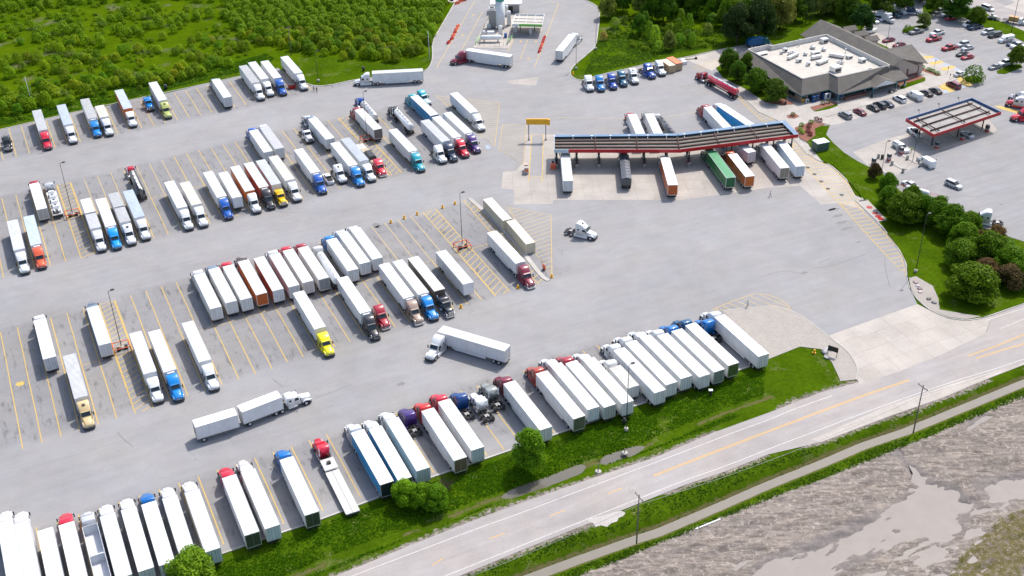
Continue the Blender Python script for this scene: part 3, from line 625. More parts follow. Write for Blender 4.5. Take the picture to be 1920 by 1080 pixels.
rig('h',(1185,535),(968,290),'hi',MAR,'semi truck with maroon cab and white trailer along the long concrete curb',bump='bumper')
rig('g',(1388,750),(1202,470),'hi',BLK,'semi truck with black cab and bright white trailer, nose out in the middle row',roof=(.76,.77,.77),reefer=True)
bob('g',(1465,700),(1538,840),'hi',DRED,'red tractor without trailer beside the black cab',bump='bumper')
rig('g',(1040,862),(878,585),'mid',LEM,'semi truck with lemon yellow cab and grey-roofed trailer standing alone',roof=(.68,.68,.66),low=(.8,.72,.0))
rig('i',(185,305),(40,15),'hi',WHITE,'semi truck with white cab and white trailer alone among the empty lower left bays')
rig('f',(1282,625),(1150,315),'hi',BBLUE,'semi truck with bright blue cab and gleaming white trailer at lower left',roof=(.78,.78,.78),reefer=True)
rig('f',(1130,640),(1010,327),'mid',WHITE,'semi truck with white cab beside the hatched island, left of the gleaming white trailer',vent=True)
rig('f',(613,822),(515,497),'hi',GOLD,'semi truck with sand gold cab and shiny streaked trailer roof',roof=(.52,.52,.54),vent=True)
rig('f',(690,140),(790,420),'flat',GRB,'semi truck with grey-blue cab facing up the lot left of the lower left lamp',roof=(.72,.75,.8),z=4.1)
rig('f',(292,228),(377,530),'hi',WHITE,'semi truck with white cab facing up the lot, leftmost of the lower left bays',roof=(.74,.75,.75))
# moving
rig('M',(470,255),(1615,590),'hi',WHITE,'white semi truck turning in the lower aisle with its trailer angled to the right',nose=(225,790),snap=False)
k1=Z('i',735,553,z=4.1); k2=Z('i',450,662,z=4.1)
d=k1-k2; a=math.atan2(d[1],d[0]); kk=k1-.9*d/np.linalg.norm(d); nn=Z('i',975,570,z=1.0); ta=math.atan2(*(nn-kk)[::-1])
t=thing('semi_truck','white semi truck driving right in the lower aisle with two short white trailers in tow','semi truck',(kk[0],kk[1],0),ta,TG); tractor(t,'flat',(.8,.81,.82))
van_trailer(t,8.4,roof=(.84,.84,.84),skirt=True,rz=a-ta)
r1=Z('i',408,684,z=4.1); r2=Z('i',94,778,z=4.1); d2=r1-r2; a2=math.atan2(d2[1],d2[0]); k2=r1-.9*d2/np.linalg.norm(d2); rel=k2-kk
c_,s_=math.cos(-ta),math.sin(-ta); lx,ly=rel[0]*c_-rel[1]*s_,rel[0]*s_+rel[1]*c_
van_trailer(t,8.2,roof=(.8,.8,.8),loc=(lx,ly,0),rz=a2-ta)
rig('n',(480,465),(905,528),'hi',MAR,'semi truck with maroon cab turning left in front of the gas plant',nose=(345,585),snap=False)
rig('n',(1487,318),(1348,488),'hi',WHITE,'white semi truck driving away to the right of the gas plant',nose=(1560,345),snap=False)
bob('S',(345,300),(1030,730),'hi',WHITE,'white tractor without trailer driving across the open aisle right of the long curb',vent=True)
# bottom row
rig('j',(28,700),(130,1100),'mid',WHITE,'semi truck with white cab cut off at the bottom left corner',L=16.15)
rig('j',(152,700),(258,1110),'mid',WHITE,'semi truck with white cab, second from the bottom left corner',L=16.15)
rig('j',(345,795),(430,1130),None,None,'pale blue-white trailer without cab in the bottom left row',L=16.15,roof=(.74,.78,.85),z=4.1)
rig('j',(500,725),(603,1110),'mid',RED,'semi truck with red cab among white ones in the bottom left corner',L=16.15,roof=(.74,.74,.73))
rig('j',(668,700),(778,1100),'mid',SILV,'semi truck with silver cab and open silver hopper trailer in the bottom left row',kind='hopper',z=3.3,L=14.,col=(.6,.62,.66),roof=WHITE)
rig('j',(810,640),(925,1060),'mid',WHITE,'semi truck with white cab right of the open hopper trailer',L=16.15)
rig('j',(970,590),(1088,1010),'mid',WHITE,'semi truck with white cab left of the blue cab in the bottom left row',L=16.15)
rig('j',(1122,530),(1245,985),'hi',(.0,.13,.42),'semi truck with royal blue cab in the bottom left row',roof=(.74,.74,.73))
rig('j',(1285,490),(1400,930),'mid',WHITE,'semi truck with white cab whose tail stands behind the round bush at the bottom')
rig('j',(1442,428),(1592,898),'mid',WHITE,'semi truck with white cab and grey-blue doors right of the round bush at the bottom',rear=(.5,.58,.62))
rig('k',(120,522),(287,970),'mid',RED,'semi truck with bright red cab and dark green doors in the bottom row',rear=DGREEN)
rig('k',(263,487),(440,910),'flat',WHITE,'truck with white cab and white doors beside the bright red cab, bottom row',rear=(.55,.62,.66))
rig('k',(560,392),(727,812),'hi',(.0,.15,.5),'truck with blue cab and painted green reflection on doors standing apart in the bottom row',rear=DGREEN)  # dark green rear stands for a reflection, painted as door colour
rig('k',(850,378),(1045,815),'flat',RED,'semi truck with red cab and empty silver flatbed in the bottom row',kind='flat',z=1.45,L=15.5,step=True,load='block',bump='bumper')
rig('k',(1085,190),(1297,583),'hi',WHITE,'semi truck with white cab and bright blue trailer with black doors',side=(.0,.24,.5),rear=(.02,.03,.035),roof=(.83,.83,.82))
rig('k',(1225,162),(1425,552),'mid',WHITE,'semi truck with white cab and pale blue trailer side, tail in the shrubs',side=(.25,.45,.58),rear=(.08,.09,.06),roof=(.83,.83,.82))
rig('k',(1345,97),(1570,482),'mid',WHITE,'semi truck with white cab left of the purple tractor',rear=(.5,.57,.62))
bob('l',(535,455),(455,430),'mid',PUR,'dark purple tractor without trailer in the bottom row',ang=115)
rig('l',(648,422),(892,808),'hi',(.6,.02,.015),'semi truck with red cab and brown doors right of the purple tractor',rear=(.16,.12,.08),roof=(.82,.82,.81))
rig('l',(772,358),(1020,728),'hi',RED,'semi truck with red cab and silver doors left of the blue tractor',rear=(.5,.58,.6),roof=(.82,.82,.81))
bob('l',(915,330),(838,312),'hi',(.0,.05,.22),'dark blue tractor without trailer in the bottom row',ang=115)
bob('l',(1062,345),(985,325),'flat',(.74,.75,.77),'white tractor without trailer between two yellow lines of the bottom row',ang=115,zb=3.1)
bob('l',(1150,268),(1065,245),'flat',GRY,'grey-green tractor without trailer left of the maroon cab',ang=115,zb=3.1)
rig('l',(1262,225),(1532,572),'hi',MAR,'semi truck with maroon cab standing beside the grey tractor in the bottom row',roof=(.8,.8,.79))
rig('m',(225,545),(502,895),'hi',RUST,'semi truck with rust red cab and dark green doors, leftmost of a tight white group',rear=(.12,.14,.09))
rig('m',(335,487),(603,822),'mid',WHITE,'semi truck with white cab between the rust red and dark red cabs',rear=(.62,.68,.7))
rig('m',(450,470),(727,805),'hi',DRED,'semi truck with dark red cab between two white cabs in the bottom row',rear=(.42,.44,.42))
rig('m',(580,442),(862,783),'mid',WHITE,'semi truck with white cab behind the tall lamp post at the bottom bank',side=(.73,.74,.73))
rig('m',(785,515),(897,652),'hi',(.76,.75,.72),'short white truck with dusty grey box roof tucked beside the lamp post',z=3.7,H=3.7,roof=(.5,.49,.46),L=7.6)
rig('m',(803,373),(1110,697),'hi',WHITE,'semi truck with white cab, leftmost of the seven white trailers by the gravel',roof=RW)
rig('m',(893,318),(1192,638),'hi',WHITE,'semi truck with white cab and yellow-marked doors by the gravel, second of its group',roof=RW)
rig('m',(1003,277),(1302,590),'mid',WHITE,'semi truck with white cab, third of the group beside the gravel')
rig('m',(1133,263),(1440,580),'hi',WHITE,'semi truck with white cab next to the first blue cab near the gravel')
rig('m',(1242,227),(1547,545),'hi',(.0,.16,.5),'semi truck with bright blue cab and dark reflection painted on doors near the gravel',rear=(.2,.24,.22))  # dark rear colour paints a mirrored tone onto the doors
rig('m',(1345,187),(1655,492),'hi',(.0,.08,.2),'semi truck with dark blue-grey cab and green reflection painted on doors near the gravel',rear=(.08,.12,.04),side=(.7,.7,.68))  # rear doors carry a painted green reflection
bob('m',(1465,175),(1385,165),'hi',(.0,.16,.52),'bright blue tractor without trailer left of the last white rig by the gravel',ang=115)
rig('m',(1562,122),(1882,428),'hi',WHITE,'semi truck with white cab and brilliant white trailer standing against the gravel island',roof=(.86,.86,.86))
# tractor line at the lawn
for (b,n,c,cb,vt,lb) in (((165,405),(192,505),WHITE,'hi',False,'white tractor at the left end of the line along the lawn'),((245,400),(275,505),(.0,.18,.5),'hi',False,'mid blue tractor between a white and a royal blue one on the lawn edge'),
    ((335,388),(368,490),(.0,.06,.36),'hi',False,'royal blue tractor third from left on the lawn edge'),((405,362),(445,468),(.0,.1,.2),'hi',False,'dark teal blue tractor fourth from left on the lawn edge'),
    ((490,345),(530,450),WHITE,'hi',True,'white tractor right of the dark teal one on the lawn edge'),((615,312),(662,408),(.0,.07,.38),'hi',False,'royal blue tractor left of the last white one before the containers'),
    ((690,290),(735,388),WHITE,'hi',False,'white tractor directly beside the tan container')):
    bob('p',b,n,cb,c,lb,vent=vt,group='tractors parked along the lawn')
rig('p',(1085,398),(1285,505),'day',DRED,'semi truck with dark red cab and long red tank trailer beside the round trees',kind='tank',z=3.4,col=(.6,.015,.05),stripe=(.45,.46,.48),H=3.3,L=14.,snap=False,cat='tanker')
# at the diesel canopy
DG='trucks at the diesel canopy'
rig('o',(787,178),(842,306),'day',RED,'truck with red cab and white trailer past the diesel canopy, left of two others',group=DG)
rig('o',(890,176),(948,302),'flat',GRY,'semi truck with grey cab and white trailer between a red cab and a dark tanker',group=DG)
rig('o',(958,190),(1040,290),'day',(.72,.72,.7),'semi truck with pale cab and dark grey tank trailer past the diesel canopy',kind='tank',z=3.5,col=(.07,.075,.085),stripe=(.1,.1,.11),H=3.5,L=13.,group=DG,cat='tanker')
rig('o',(1240,130),(1362,258),'hi',DRED,'truck with dark red cab beyond the canopy, left of the blue striped trailer',group=DG)
rig('o',(1332,115),(1490,245),'hi',WHITE,'semi truck with white cab and blue and white trailer side beyond the canopy',group=DG,side=(.0,.25,.6),roof=(.84,.85,.86))
REAR[0]=True
rig('o',(384,420),(400,573),'mid',WHITE,'semi truck with ribbed white trailer at the leftmost diesel pump',group=DG,rear=(.6,.63,.66),snap=False)
rig('o',(735,410),(752,560),'day',DRED,'semi truck with dark cab and dark tarp-covered trailer at the diesel pumps',kind='hopper',z=3.4,L=14.5,col=(.08,.085,.095),roof=(.07,.08,.1),tarp=True,group=DG,snap=False)
rig('o',(985,440),(1030,597),'mid',WHITE,'semi truck with orange-sided trailer nearest the bend of the diesel canopy',group=DG,side=SIDEOR,rear=SIDEOR,roof=(.83,.84,.84),snap=False)
rig('o',(1272,410),(1378,552),'hi',(.02,.12,.05),'semi truck with all green trailer at the diesel pumps',group=DG,side=(.015,.15,.045),rear=(.015,.14,.045),roof=(.08,.3,.14))
rig('o',(1385,410),(1492,545),'hi',(.5,.1,.03),'semi truck with orange trailer and white roof right of the green one',group=DG,side=SIDEOR,rear=(.6,.15,.02),roof=(.83,.84,.84))
rig('o',(1405,310),(1505,400),'hi',WHITE,'semi truck whose white trailer shows red and blue stripes on its doors under the canopy',group=DG,side=(.7,.66,.68),L=15.)
rig('o',(1590,360),(1702,495),'hi',WHITE,'semi truck with white trailer and brown-grey doors, second from right at the pumps',group=DG,rear=(.3,.27,.22))
rig('o',(1690,348),(1795,485),'hi',(.6,.65,.72),'semi truck with pale blue trailer at the rightmost diesel pump',group=DG,side=(.52,.62,.72),rear=(.55,.63,.72),roof=(.76,.79,.83))
REAR[0]=False
# right edge
bob('t',(1610,855),(1470,905),'hi',WHITE,'white tractor without trailer beyond the round trees at the right',group='tractors without trailers')
bob('s',(1905,270),(1745,320),'mid',WHITE,'tractor with white top and red lower half at the right edge',low=(.5,.01,.04))
bob('s',(1930,235),(1790,255),'hi',WHITE,'all white tractor behind the white and red one at the right edge')
bob('s',(1960,395),(1800,475),'hi',RED,'bright red tractor cut off by the right edge')
bob('r',(745,45),(830,120),'hi',(.03,.07,.15),'dark blue tractor backed against the trees in the far car park',low=(.4,.42,.45))
# load of stacked truck chassis
k,a,L=place('d',(372,190),(440,440),1.8,14.0)
t=thing('semi_truck','silver truck towing a string of stacked white truck frames beside the left lamp island','semi truck',(k[0],k[1],0),a,TG); tractor(t,'flat',(.5,.52,.56),'bumper')
fb=flatbed(t,14.,(.5,.5,.5))
for k_ in range(4):
    q=MB().m('frame').box(-1.4,1.2,-.45,.45,1.5,1.75); q.m('flatpaint').box(-1.1,-.1,-1.0,-.35,1.5,2.1).box(-1.1,-.1,.35,1.0,1.5,2.1); q.loft([(.15,.9,.8,1.5,2.0),(.5,.95,.7,1.5,2.7),(1.1,.95,.7,1.5,2.65)],.1)
    q.m('rubber').lathe([(-.2,.45),(.2,.45)],12,'y',(-.9,.8,1.9)); part('stacked_chassis',q,t,(-2.0-3.1*k_,0,0),col=(.74,.75,.76))
# refuse truck by the trees
w0=Z('q',245,245,z=1.5); w1=Z('q',400,225,z=1.5); a=math.atan2(*(w1-w0)[::-1]); mid=(w0+w1)/2
t=thing('refuse_truck','dark blue refuse truck half hidden under trees behind the building','truck',(mid[0],mid[1],0),a)
part('chassis_frame',MB().m('frame').box(-4,4,-.5,.5,.6,.95),t)
part('refuse_body',MB().m('flatpaint').loft([(-3.8,1.2,1.0,.95,2.6),(-3.0,1.25,1.1,.95,3.3),(1.0,1.25,1.1,.95,3.3),(1.6,1.2,1.1,.95,3.1)],.25),t,col=(.0,.09,.24))
cb=part('cab',MB().m('paint').loft([(1.9,1.15,1.05,.6,2.9),(3.3,1.15,1.0,.6,2.85),(3.8,1.1,1.0,.6,1.8),(4.1,1.05,.9,.6,1.6)],.15),t,col=(.01,.1,.14))
part('windshield',MB().m('glass').hexa([(3.42,-.9,2.7),(3.82,-.9,1.85),(3.82,.9,1.85),(3.42,.9,2.7),(3.45,-.9,2.74),(3.86,-.9,1.88),(3.86,.9,1.88),(3.45,.9,2.74)]),cb)
add_wheels(t,'steer',[(3.,.98,.52),(3.,-.98,.52)]); add_wheels(t,'dual',[(x,s*.9,.52) for x in(-1.4,-2.6) for s in(1,-1)])
# storage containers
def container(c0,c1,crop,col,label,H=2.6,roof=None,z=None,L=None,end=None):
    f=Z(crop,*c0,z=H); r=Z(crop,*c1,z=H); m=(f+r)/2; d=f-r; a=math.atan2(d[1],d[0]); L=L or float(np.linalg.norm(d))
    t=thing('storage_container',label,'container',(m[0],m[1],0),a,'storage containers')
    b=MB().m('flatpaint'); b.box(-L/2+.05,L/2-.05,-1.18,1.18,.1,H-.06)
    n=int(L/.5)
    for k in range(n):
        x=-L/2+.3+k*(L-.6)/(n-1)
        for s in(1,-1): b.box(x-.1,x+.1,s*1.2-.025,s*1.2+.025,.2,H-.15)
    part('corrugated_body',b,t,col=col)
    r_=MB().m('flatpaint').box(-L/2,L/2,-1.22,1.22,H-.055,H)
    part('roof',r_,t,col=roof or col)
    for s in(1,-1):
        q=MB().m('flatpaint').box(L/2-.06,L/2-.01,min(.03*s,1.15*s),max(.03*s,1.15*s),.2,H-.15); q.m('steel').box(L/2-.01,L/2+.02,s*.4-.015,s*.4+.015,.2,H-.15).box(L/2-.01,L/2+.02,s*.85-.015,s*.85+.015,.2,H-.15); part('door',q,t,col=end or col)
    f_=MB().m('flatpaint')
    for x in(-L/2,L/2-.12):
        for y in(-1.24,1.12): f_.box(x,x+.12,y,y+.12,0,H+.01)
    part('corner_posts',f_,t,col=end or col)
    return t
container((1085,208),(935,48),'h',(.6,.55,.44),'beige container with a rust-stained pale roof along the long curb, farther from the camera',roof=(.68,.62,.54),H=2.9)
container((1260,385),(1110,212),'h',(.56,.52,.4),'beige container along the long curb, nearer end with doors',roof=(.62,.57,.46),H=2.9)
container((795,325),(745,290),'p',(.45,.33,.2),'tan container beside the last white tractor on the lawn edge',roof=(.62,.5,.38),L=6.1)
container((848,310),(790,272),'p',(.42,.3,.17),'container with bright orange-red roof next to the tan one',roof=(.75,.2,.08),L=6.1)
# cars
CG='cars in the far car park'; FG='cars in front of the restaurant'
def C(kind,crop,pos,dirpx,col,label,group=CG,z=.7,**k):
    """dirpx: a second point towards the front of the car"""
    w=Z(crop,*pos,z=z); w2=Z(crop,*dirpx,z=z); a=math.atan2(*(w2-w)[::-1]); return car(kind,(w[0],w[1],0),a,col,label,group,**k)
def CA(kind,crop,pos,ang,col,label,group=CG,z=.7,**k):
    w=Z(crop,*pos,z=z); return car(kind,(w[0],w[1],0),R(ang),col,label,group,**k)
# front row: noses up-left towards the building
for (kd,p,c,lb,cp) in (('suv',(132,455),'grey','grey hatchback, leftmost car in front of the building',0),('sedan',(278,420),'maroon','dark red sedan second from left in front of the building',0),('sedan',(412,380),'black','black sedan third from left in front of the building',0),
    ('suv',(478,357),'black','black car squeezed between two dark sedans',0),('sedan',(555,340),'navy','navy sedan left of the white hatchback',0),('suv',(675,293),'white','white hatchback in front of the entrance',0),
    ('van',(828,258),'white','white cargo van parked in front of the building',0),('sedan',(945,232),'black','black sedan right of the white cargo van',0),('sedan',(1035,208),'black','black sedan beside the yellow painted bays',0),('minivan',(1215,155),'maroon','dark red minivan on the yellow painted bay',0)):
    CA(kd,'s',p,115,c,lb,FG,1.0 if kd=='van' else .7)
for (kd,p,an,c,lb) in (('suv',(325,215),-62,'white','white hatchback at the upper left end of the far car park'),('minivan',(370,188),-62,'white','white minivan between a hatchback and a box truck'),
    ('pickup',(545,150),-62,'teal','dark teal pickup beside the white box truck'),('van',(610,115),-62,'white','white high-roof van beside the dark blue tractor'),
    ('minivan',(1035,117),205,'grey','grey van at the far tree line'),('pickup',(1105,150),205,'silver','silver and white pickup at the far tree line'),('sedan',(1150,188),205,'red','red car half in tree shade'),
    ('suv',(1335,255),205,'white','white hatchback beside a navy pickup along the grass strip'),('pickup',(1405,285),205,'navy','navy pickup along the grass strip'),('suv',(1535,337),205,'silver','silver-blue hatchback with white roof along the grass strip'),
    ('minivan',(1610,370),205,'black','black van left of the white high van'),('van',(1728,420),205,'white','white van with rear windows along the grass strip'),('sedan',(1800,458),205,'navy','dark blue car right of the white van'),('pickup',(1855,480),205,'white','white pickup near the right edge'),('suv',(1910,512),205,'cream','cream hatchback cut by the right edge'),
    ('pickup',(780,333),205,'grey','grey pickup beside the round bush in the car park island'),('pickup',(1003,348),205,'white','white pickup in the middle rows'),('pickup',(965,410),205,'red','red pickup in front of the white pickup'),('pickup',(1130,503),205,'red','red pickup with a black bed beside the silver hatchbacks'),
    ('suv',(1270,468),205,'silver','silver estate car right of the red pickup'),('sedan',(1322,503),205,'silver','pale silver car in the middle rows'),('sedan',(1268,567),205,'black','black sedan beside a bright red one'),('sedan',(1322,599),205,'red','bright red sedan in the middle rows'),
    ('sedan',(1612,705),205,'grey','dark grey sedan at the end of the middle rows'),('pickup',(1728,665),205,'white','white pickup beside the planted island'),('sedan',(1248,778),25,'white','white sedan next to the round clipped tree'),
    ('sedan',(487,418),205,'maroon','dark red sedan, left of two at the building side'),('sedan',(598,470),205,'maroon','dark red sedan, right of two at the building side'),('minivan',(1537,85),-60,'white','white van driving on the far road')):
    CA(kd,'r',p,an,c,lb)
C('pickup','s',(690,770),(755,810),'white','white pickup with covered bed at the fuel islands','vehicles at the pumps',1.,cap=True)
C('van','s',(945,920),(890,885),'white','white van with open rear door beside the fuel islands','vehicles at the pumps',1.)
C('sedan','t',(985,632),(930,605),'white','white sedan standing beside the propane fence','vehicles at the pumps')
C('suv','t',(1345,636),(1395,658),'silver','silver car crossing the open car lot','vehicles at the pumps')
C('pickup','Q',(130,745),(60,690),'white','white pickup at the pump under the left end of the petrol canopy','vehicles at the pumps',1.)
C('sedan','Q',(990,790),(900,735),'silver','silver sedan in the shade under the petrol canopy','vehicles at the pumps')
C('pickup','e',(1100,292),(1070,250),'white','white pickup parked between two tractors in the upper double row','vehicles at the pumps',1.)
# box truck in far car park
w=Z('r',450,175,z=1.5)
t=thing('box_truck','white box truck beside the dark teal pickup in the far car park','truck',(w[0],w[1],0),R(-62))
part('box_body',MB().m('trailer_side').box(-3.,2.,-1.15,1.15,.8,3.1),t,col=WHITE); cb=part('cab',MB().m('paint').loft([(2.05,1.,.9,.5,2.2),(2.8,1.,.9,.5,2.15),(3.3,.95,.85,.5,1.4),(4.1,.85,.7,.5,1.2)],.12),t,col=WHITE)
part('windshield',MB().m('glass').hexa([(2.9,-.8,2.08),(3.28,-.8,1.5),(3.28,.8,1.5),(2.9,.8,2.08),(2.93,-.8,2.11),(3.32,-.8,1.52),(3.32,.8,1.52),(2.93,.8,2.11)]),cb); add_wheels(t,'truckw',[(x,s*.95,.42) for x in(3.,-1.7) for s in(1,-1)])
# flatbed lorry with crates on the far road
w=Z('r',1830,215,z=1.2)
t=thing('flatbed_lorry','white flatbed lorry with tan crates towing a light trailer on the far road','truck',(w[0],w[1],0),R(-35))
cb=part('cab',MB().m('paint').loft([(1.2,1.,.9,.6,2.3),(2.2,1.,.88,.6,2.25),(2.6,.95,.85,.6,1.5),(3.6,.8,.7,.6,1.3)],.12),t,col=WHITE); part('windshield',MB().m('glass').hexa([(2.28,-.8,2.15),(2.58,-.8,1.6),(2.58,.8,1.6),(2.28,.8,2.15),(2.31,-.8,2.18),(2.62,-.8,1.62),(2.62,.8,1.62),(2.31,.8,2.18)]),cb)
part('deck',MB().m('frame').box(-4.2,1.1,-1.15,1.15,.9,1.05),t); part('crates',MB().m('flatpaint').box(-2.2,.9,-1.,1.,1.06,2.5),t,col=(.45,.27,.1))
add_wheels(t,'truckw',[(x,s*.95,.42) for x in(2.6,-2.6) for s in(1,-1)])
tr=part('tow_trailer',MB().m('frame').box(-9.5,-5.2,-.9,.9,.6,.8).box(-5.2,-4.2,-.05,.05,.6,.7),t); part('loader',MB().m('flatpaint').box(-8.8,-6.2,-.5,.5,.8,1.5).box(-8.4,-7.6,-.4,.4,1.5,2.3),tr,col=(.62,.6,.55)); add_wheels(t,'car',[(-7.2,s*.95,.33) for s in(1,-1)])
# boat
w=Z('r',285,328,z=.8); t=thing('motor_boat','small white motor boat on a trailer beside the building','boat',(w[0],w[1],0),R(20),None)
part('hull',MB().m('paint').loft([(-2.8,1.0,1.05,.5,1.3),(0,1.0,1.1,.45,1.3),(1.8,.7,.85,.5,1.4),(3.,.1,.15,.9,1.5)],.06),t,col=(.76,.74,.68)); part('cockpit',MB().m('tintglass').loft([(-1.2,.7,.6,1.3,1.4),(.2,.7,.6,1.3,1.75),(.8,.6,.5,1.3,1.4)],.08),t); part('trailer_frame',MB().m('steel').box(-2.6,3.6,-.1,.1,.3,.42),t); add_wheels(t,'car',[(-.9,s*.95,.33) for s in(1,-1)],rim=True)
# ------------------------------------------------ surface materials
def asphalt(name,base,bays=False):
    t=NT(name,.85); v=t.coords(); w=t.coords(-A25)
    big=t.noise(v,.035,4); mid=t.noise(v,.22,6,.6); fine=t.noise(v,2.6,6,.7)
    st=t.n('ShaderNodeMapping'); st.inputs['Scale'].default_value=(.10,.9,1); t.l(w,st.inputs['Vector']); streak=t.noise(st.outputs[0],.6,5,.6,.6)
    f=t.math('ADD',t.math('MULTIPLY',t.rng(big,.3,.7,-.5,.5),.16),t.math('MULTIPLY',t.rng(mid,.3,.7,-.5,.5),.13))
    f=t.math('ADD',f,t.math('MULTIPLY',t.rng(streak,.3,.7,-.5,.5),.10 if bays else .17)); f=t.math('ADD',f,t.math('MULTIPLY',t.rng(fine,.3,.7,-.5,.5),.14))
    val=t.math('ADD',1.,f)
    if bays:
        sep=t.n('ShaderNodeSeparateXYZ'); t.l(w,sep.inputs[0]); U_,V_=sep.outputs[0],sep.outputs[1]
        vv=t.math('SUBTRACT',V_,t.math('MULTIPLY',U_,.055)); vv=t.math('ADD',vv,t.math('MULTIPLY',t.rng(mid,.3,.7,-1,1),1.1))
        bm=None
        for lo,hi in((154,171.5),(198.5,242),(265.5,309),(332.5,355)):
            b=t.math('MULTIPLY',t.rng(vv,lo-1.5,lo+1.5),t.rng(vv,hi-1.5,hi+1.5,1,0)); bm=b if bm is None else t.math('ADD',bm,b)
        ulim=t.math('MULTIPLY',t.rng(U_,106,114,1,0),1.); bm=t.math('MULTIPLY',bm,ulim)
        # oil drips and tyre wear inside the bays
        st2=t.n('ShaderNodeMapping'); st2.inputs['Scale'].default_value=(1.1,.28,1); t.l(w,st2.inputs['Vector']); oil=t.noise(st2.outputs[0],.75,5,.65)
        oilm=t.math('MULTIPLY',t.rng(oil,.54,.72,0,.5),bm)
        val=t.math('MULTIPLY',val,t.math('SUBTRACT',1.,t.math('MULTIPLY',bm,.15)))
        val=t.math('MULTIPLY',val,t.math('SUBTRACT',1.,oilm))
    # cracks
    vo=t.n('ShaderNodeTexVoronoi',feature='DISTANCE_TO_EDGE'); vo.inputs['Scale'].default_value=.07
    ds=t.n('ShaderNodeVectorMath',operation='ADD'); nn=t.n('ShaderNodeTexNoise'); nn.inputs['Scale'].default_value=.25; nn.inputs['Detail'].default_value=5; t.l(v,nn.inputs['Vector'])
    sc=t.n('ShaderNodeVectorMath',operation='SCALE'); sc.inputs['Scale'].default_value=7.; t.l(nn.outputs['Color'],sc.inputs[0]); t.l(v,ds.inputs[0]); t.l(sc.outputs[0],ds.inputs[1]); t.l(ds.outputs[0],vo.inputs['Vector'])
    cr=t.math('MULTIPLY',t.rng(vo.outputs['Distance'],.0,.006,.2,0),t.rng(mid,.45,.6)); val=t.math('MULTIPLY',val,t.math('SUBTRACT',1.,cr))
    # sparse scuffs
    sc2=t.n('ShaderNodeMapping'); sc2.inputs['Scale'].default_value=(.25,1.6,1); sc2.inputs['Rotation'].default_value=(0,0,.5); t.l(v,sc2.inputs['Vector']); scf=t.rng(t.noise(sc2.outputs[0],.55,6,.7,1.5),.66,.74,0,.25); val=t.math('MULTIPLY',val,t.math('SUBTRACT',1.,scf))
    c=t.mix(1.,base,val,'MULTIPLY'); 
    warm=t.mix(t.rng(t.noise(v,.09,3),.35,.65),(1,.985,.97),(.975,.985,1.02)); t.color(t.mix(1.,c,warm,'MULTIPLY')); t.bump(fine,.15,.02)
asphalt('lot_asphalt',(.276,.270,.268),True); asphalt('road_asphalt',(.335,.308,.292)); asphalt('car_asphalt',(.262,.257,.257))
def concrete(name,base,joint=4.5,rot=0.):
    t=NT(name,.85); v=t.coords(); w=t.coords(rot); br=t.n('ShaderNodeTexBrick'); br.offset=0; br.inputs['Scale'].default_value=1/joint
    for k,x in(('Mortar Size',.006),('Brick Width',1.),('Row Height',1.),('Bias',0.)): br.inputs[k].default_value=x
    br.inputs['Color1'].default_value=(1,1,1,1); br.inputs['Color2'].default_value=(.93,.92,.91,1); br.inputs['Mortar'].default_value=(.6,.58,.55,1); t.l(w,br.inputs['Vector'])
    n=t.noise(v,.13,6,.6,.4); f=t.noise(v,1.8,5); d=t.rng(n,.3,.7,.80,1.06); e=t.rng(f,.3,.7,.93,1.04)
    t.color(t.mix(1.,t.mix(1.,base,br.outputs['Color'],'MULTIPLY'),t.math('MULTIPLY',d,e),'MULTIPLY'))
concrete('concrete',(.46,.42,.38),4.5,-A25); concrete('walk',(.44,.41,.375),1.8,-A25); concrete('curb',(.47,.45,.42),3.); concrete('pump_concrete',(.42,.385,.35),4.6,-.03)
def gravel(name,a,b):
    t=NT(name,.95); v=t.coords(); n=t.noise(v,5.5,4,.8); m=t.noise(v,.4,4); c=t.mix(t.rng(n,.35,.65),a,b); t.color(t.mix(t.rng(m,.3,.7,0,.25),c,(.2,.19,.17))); t.bump(n,.6,.05)
gravel('gravel',(.26,.235,.21),(.46,.42,.38)); gravel('chalk',(.33,.30,.28),(.55,.52,.49)); gravel('mulch',(.16,.05,.03),(.3,.12,.08)); gravel('dirt',(.3,.25,.2),(.42,.36,.29))
def paintmat(name,col,under,thr=.52):
    t=NT(name,.7); v=t.coords(); n=t.noise(v,1.4,6,.75); f=t.rng(n,thr,thr+.14); t.color(t.mix(f,col,under))
paintmat('tar',(.185,.182,.182),(.25,.246,.247),.53); paintmat('yellow_line',(.56,.375,.09),(.36,.29,.17)); paintmat('faded_line',(.52,.37,.14),(.36,.31,.23),.48); paintmat('pale_line',(.48,.41,.3),(.38,.35,.32),.45); paintmat('road_yellow',(.66,.38,.08),(.5,.36,.2),.55); paintmat('road_white',(.58,.56,.54),(.40,.375,.365),.5); paintmat('blue_mark',(.30,.37,.46),(.38,.39,.40),.5)
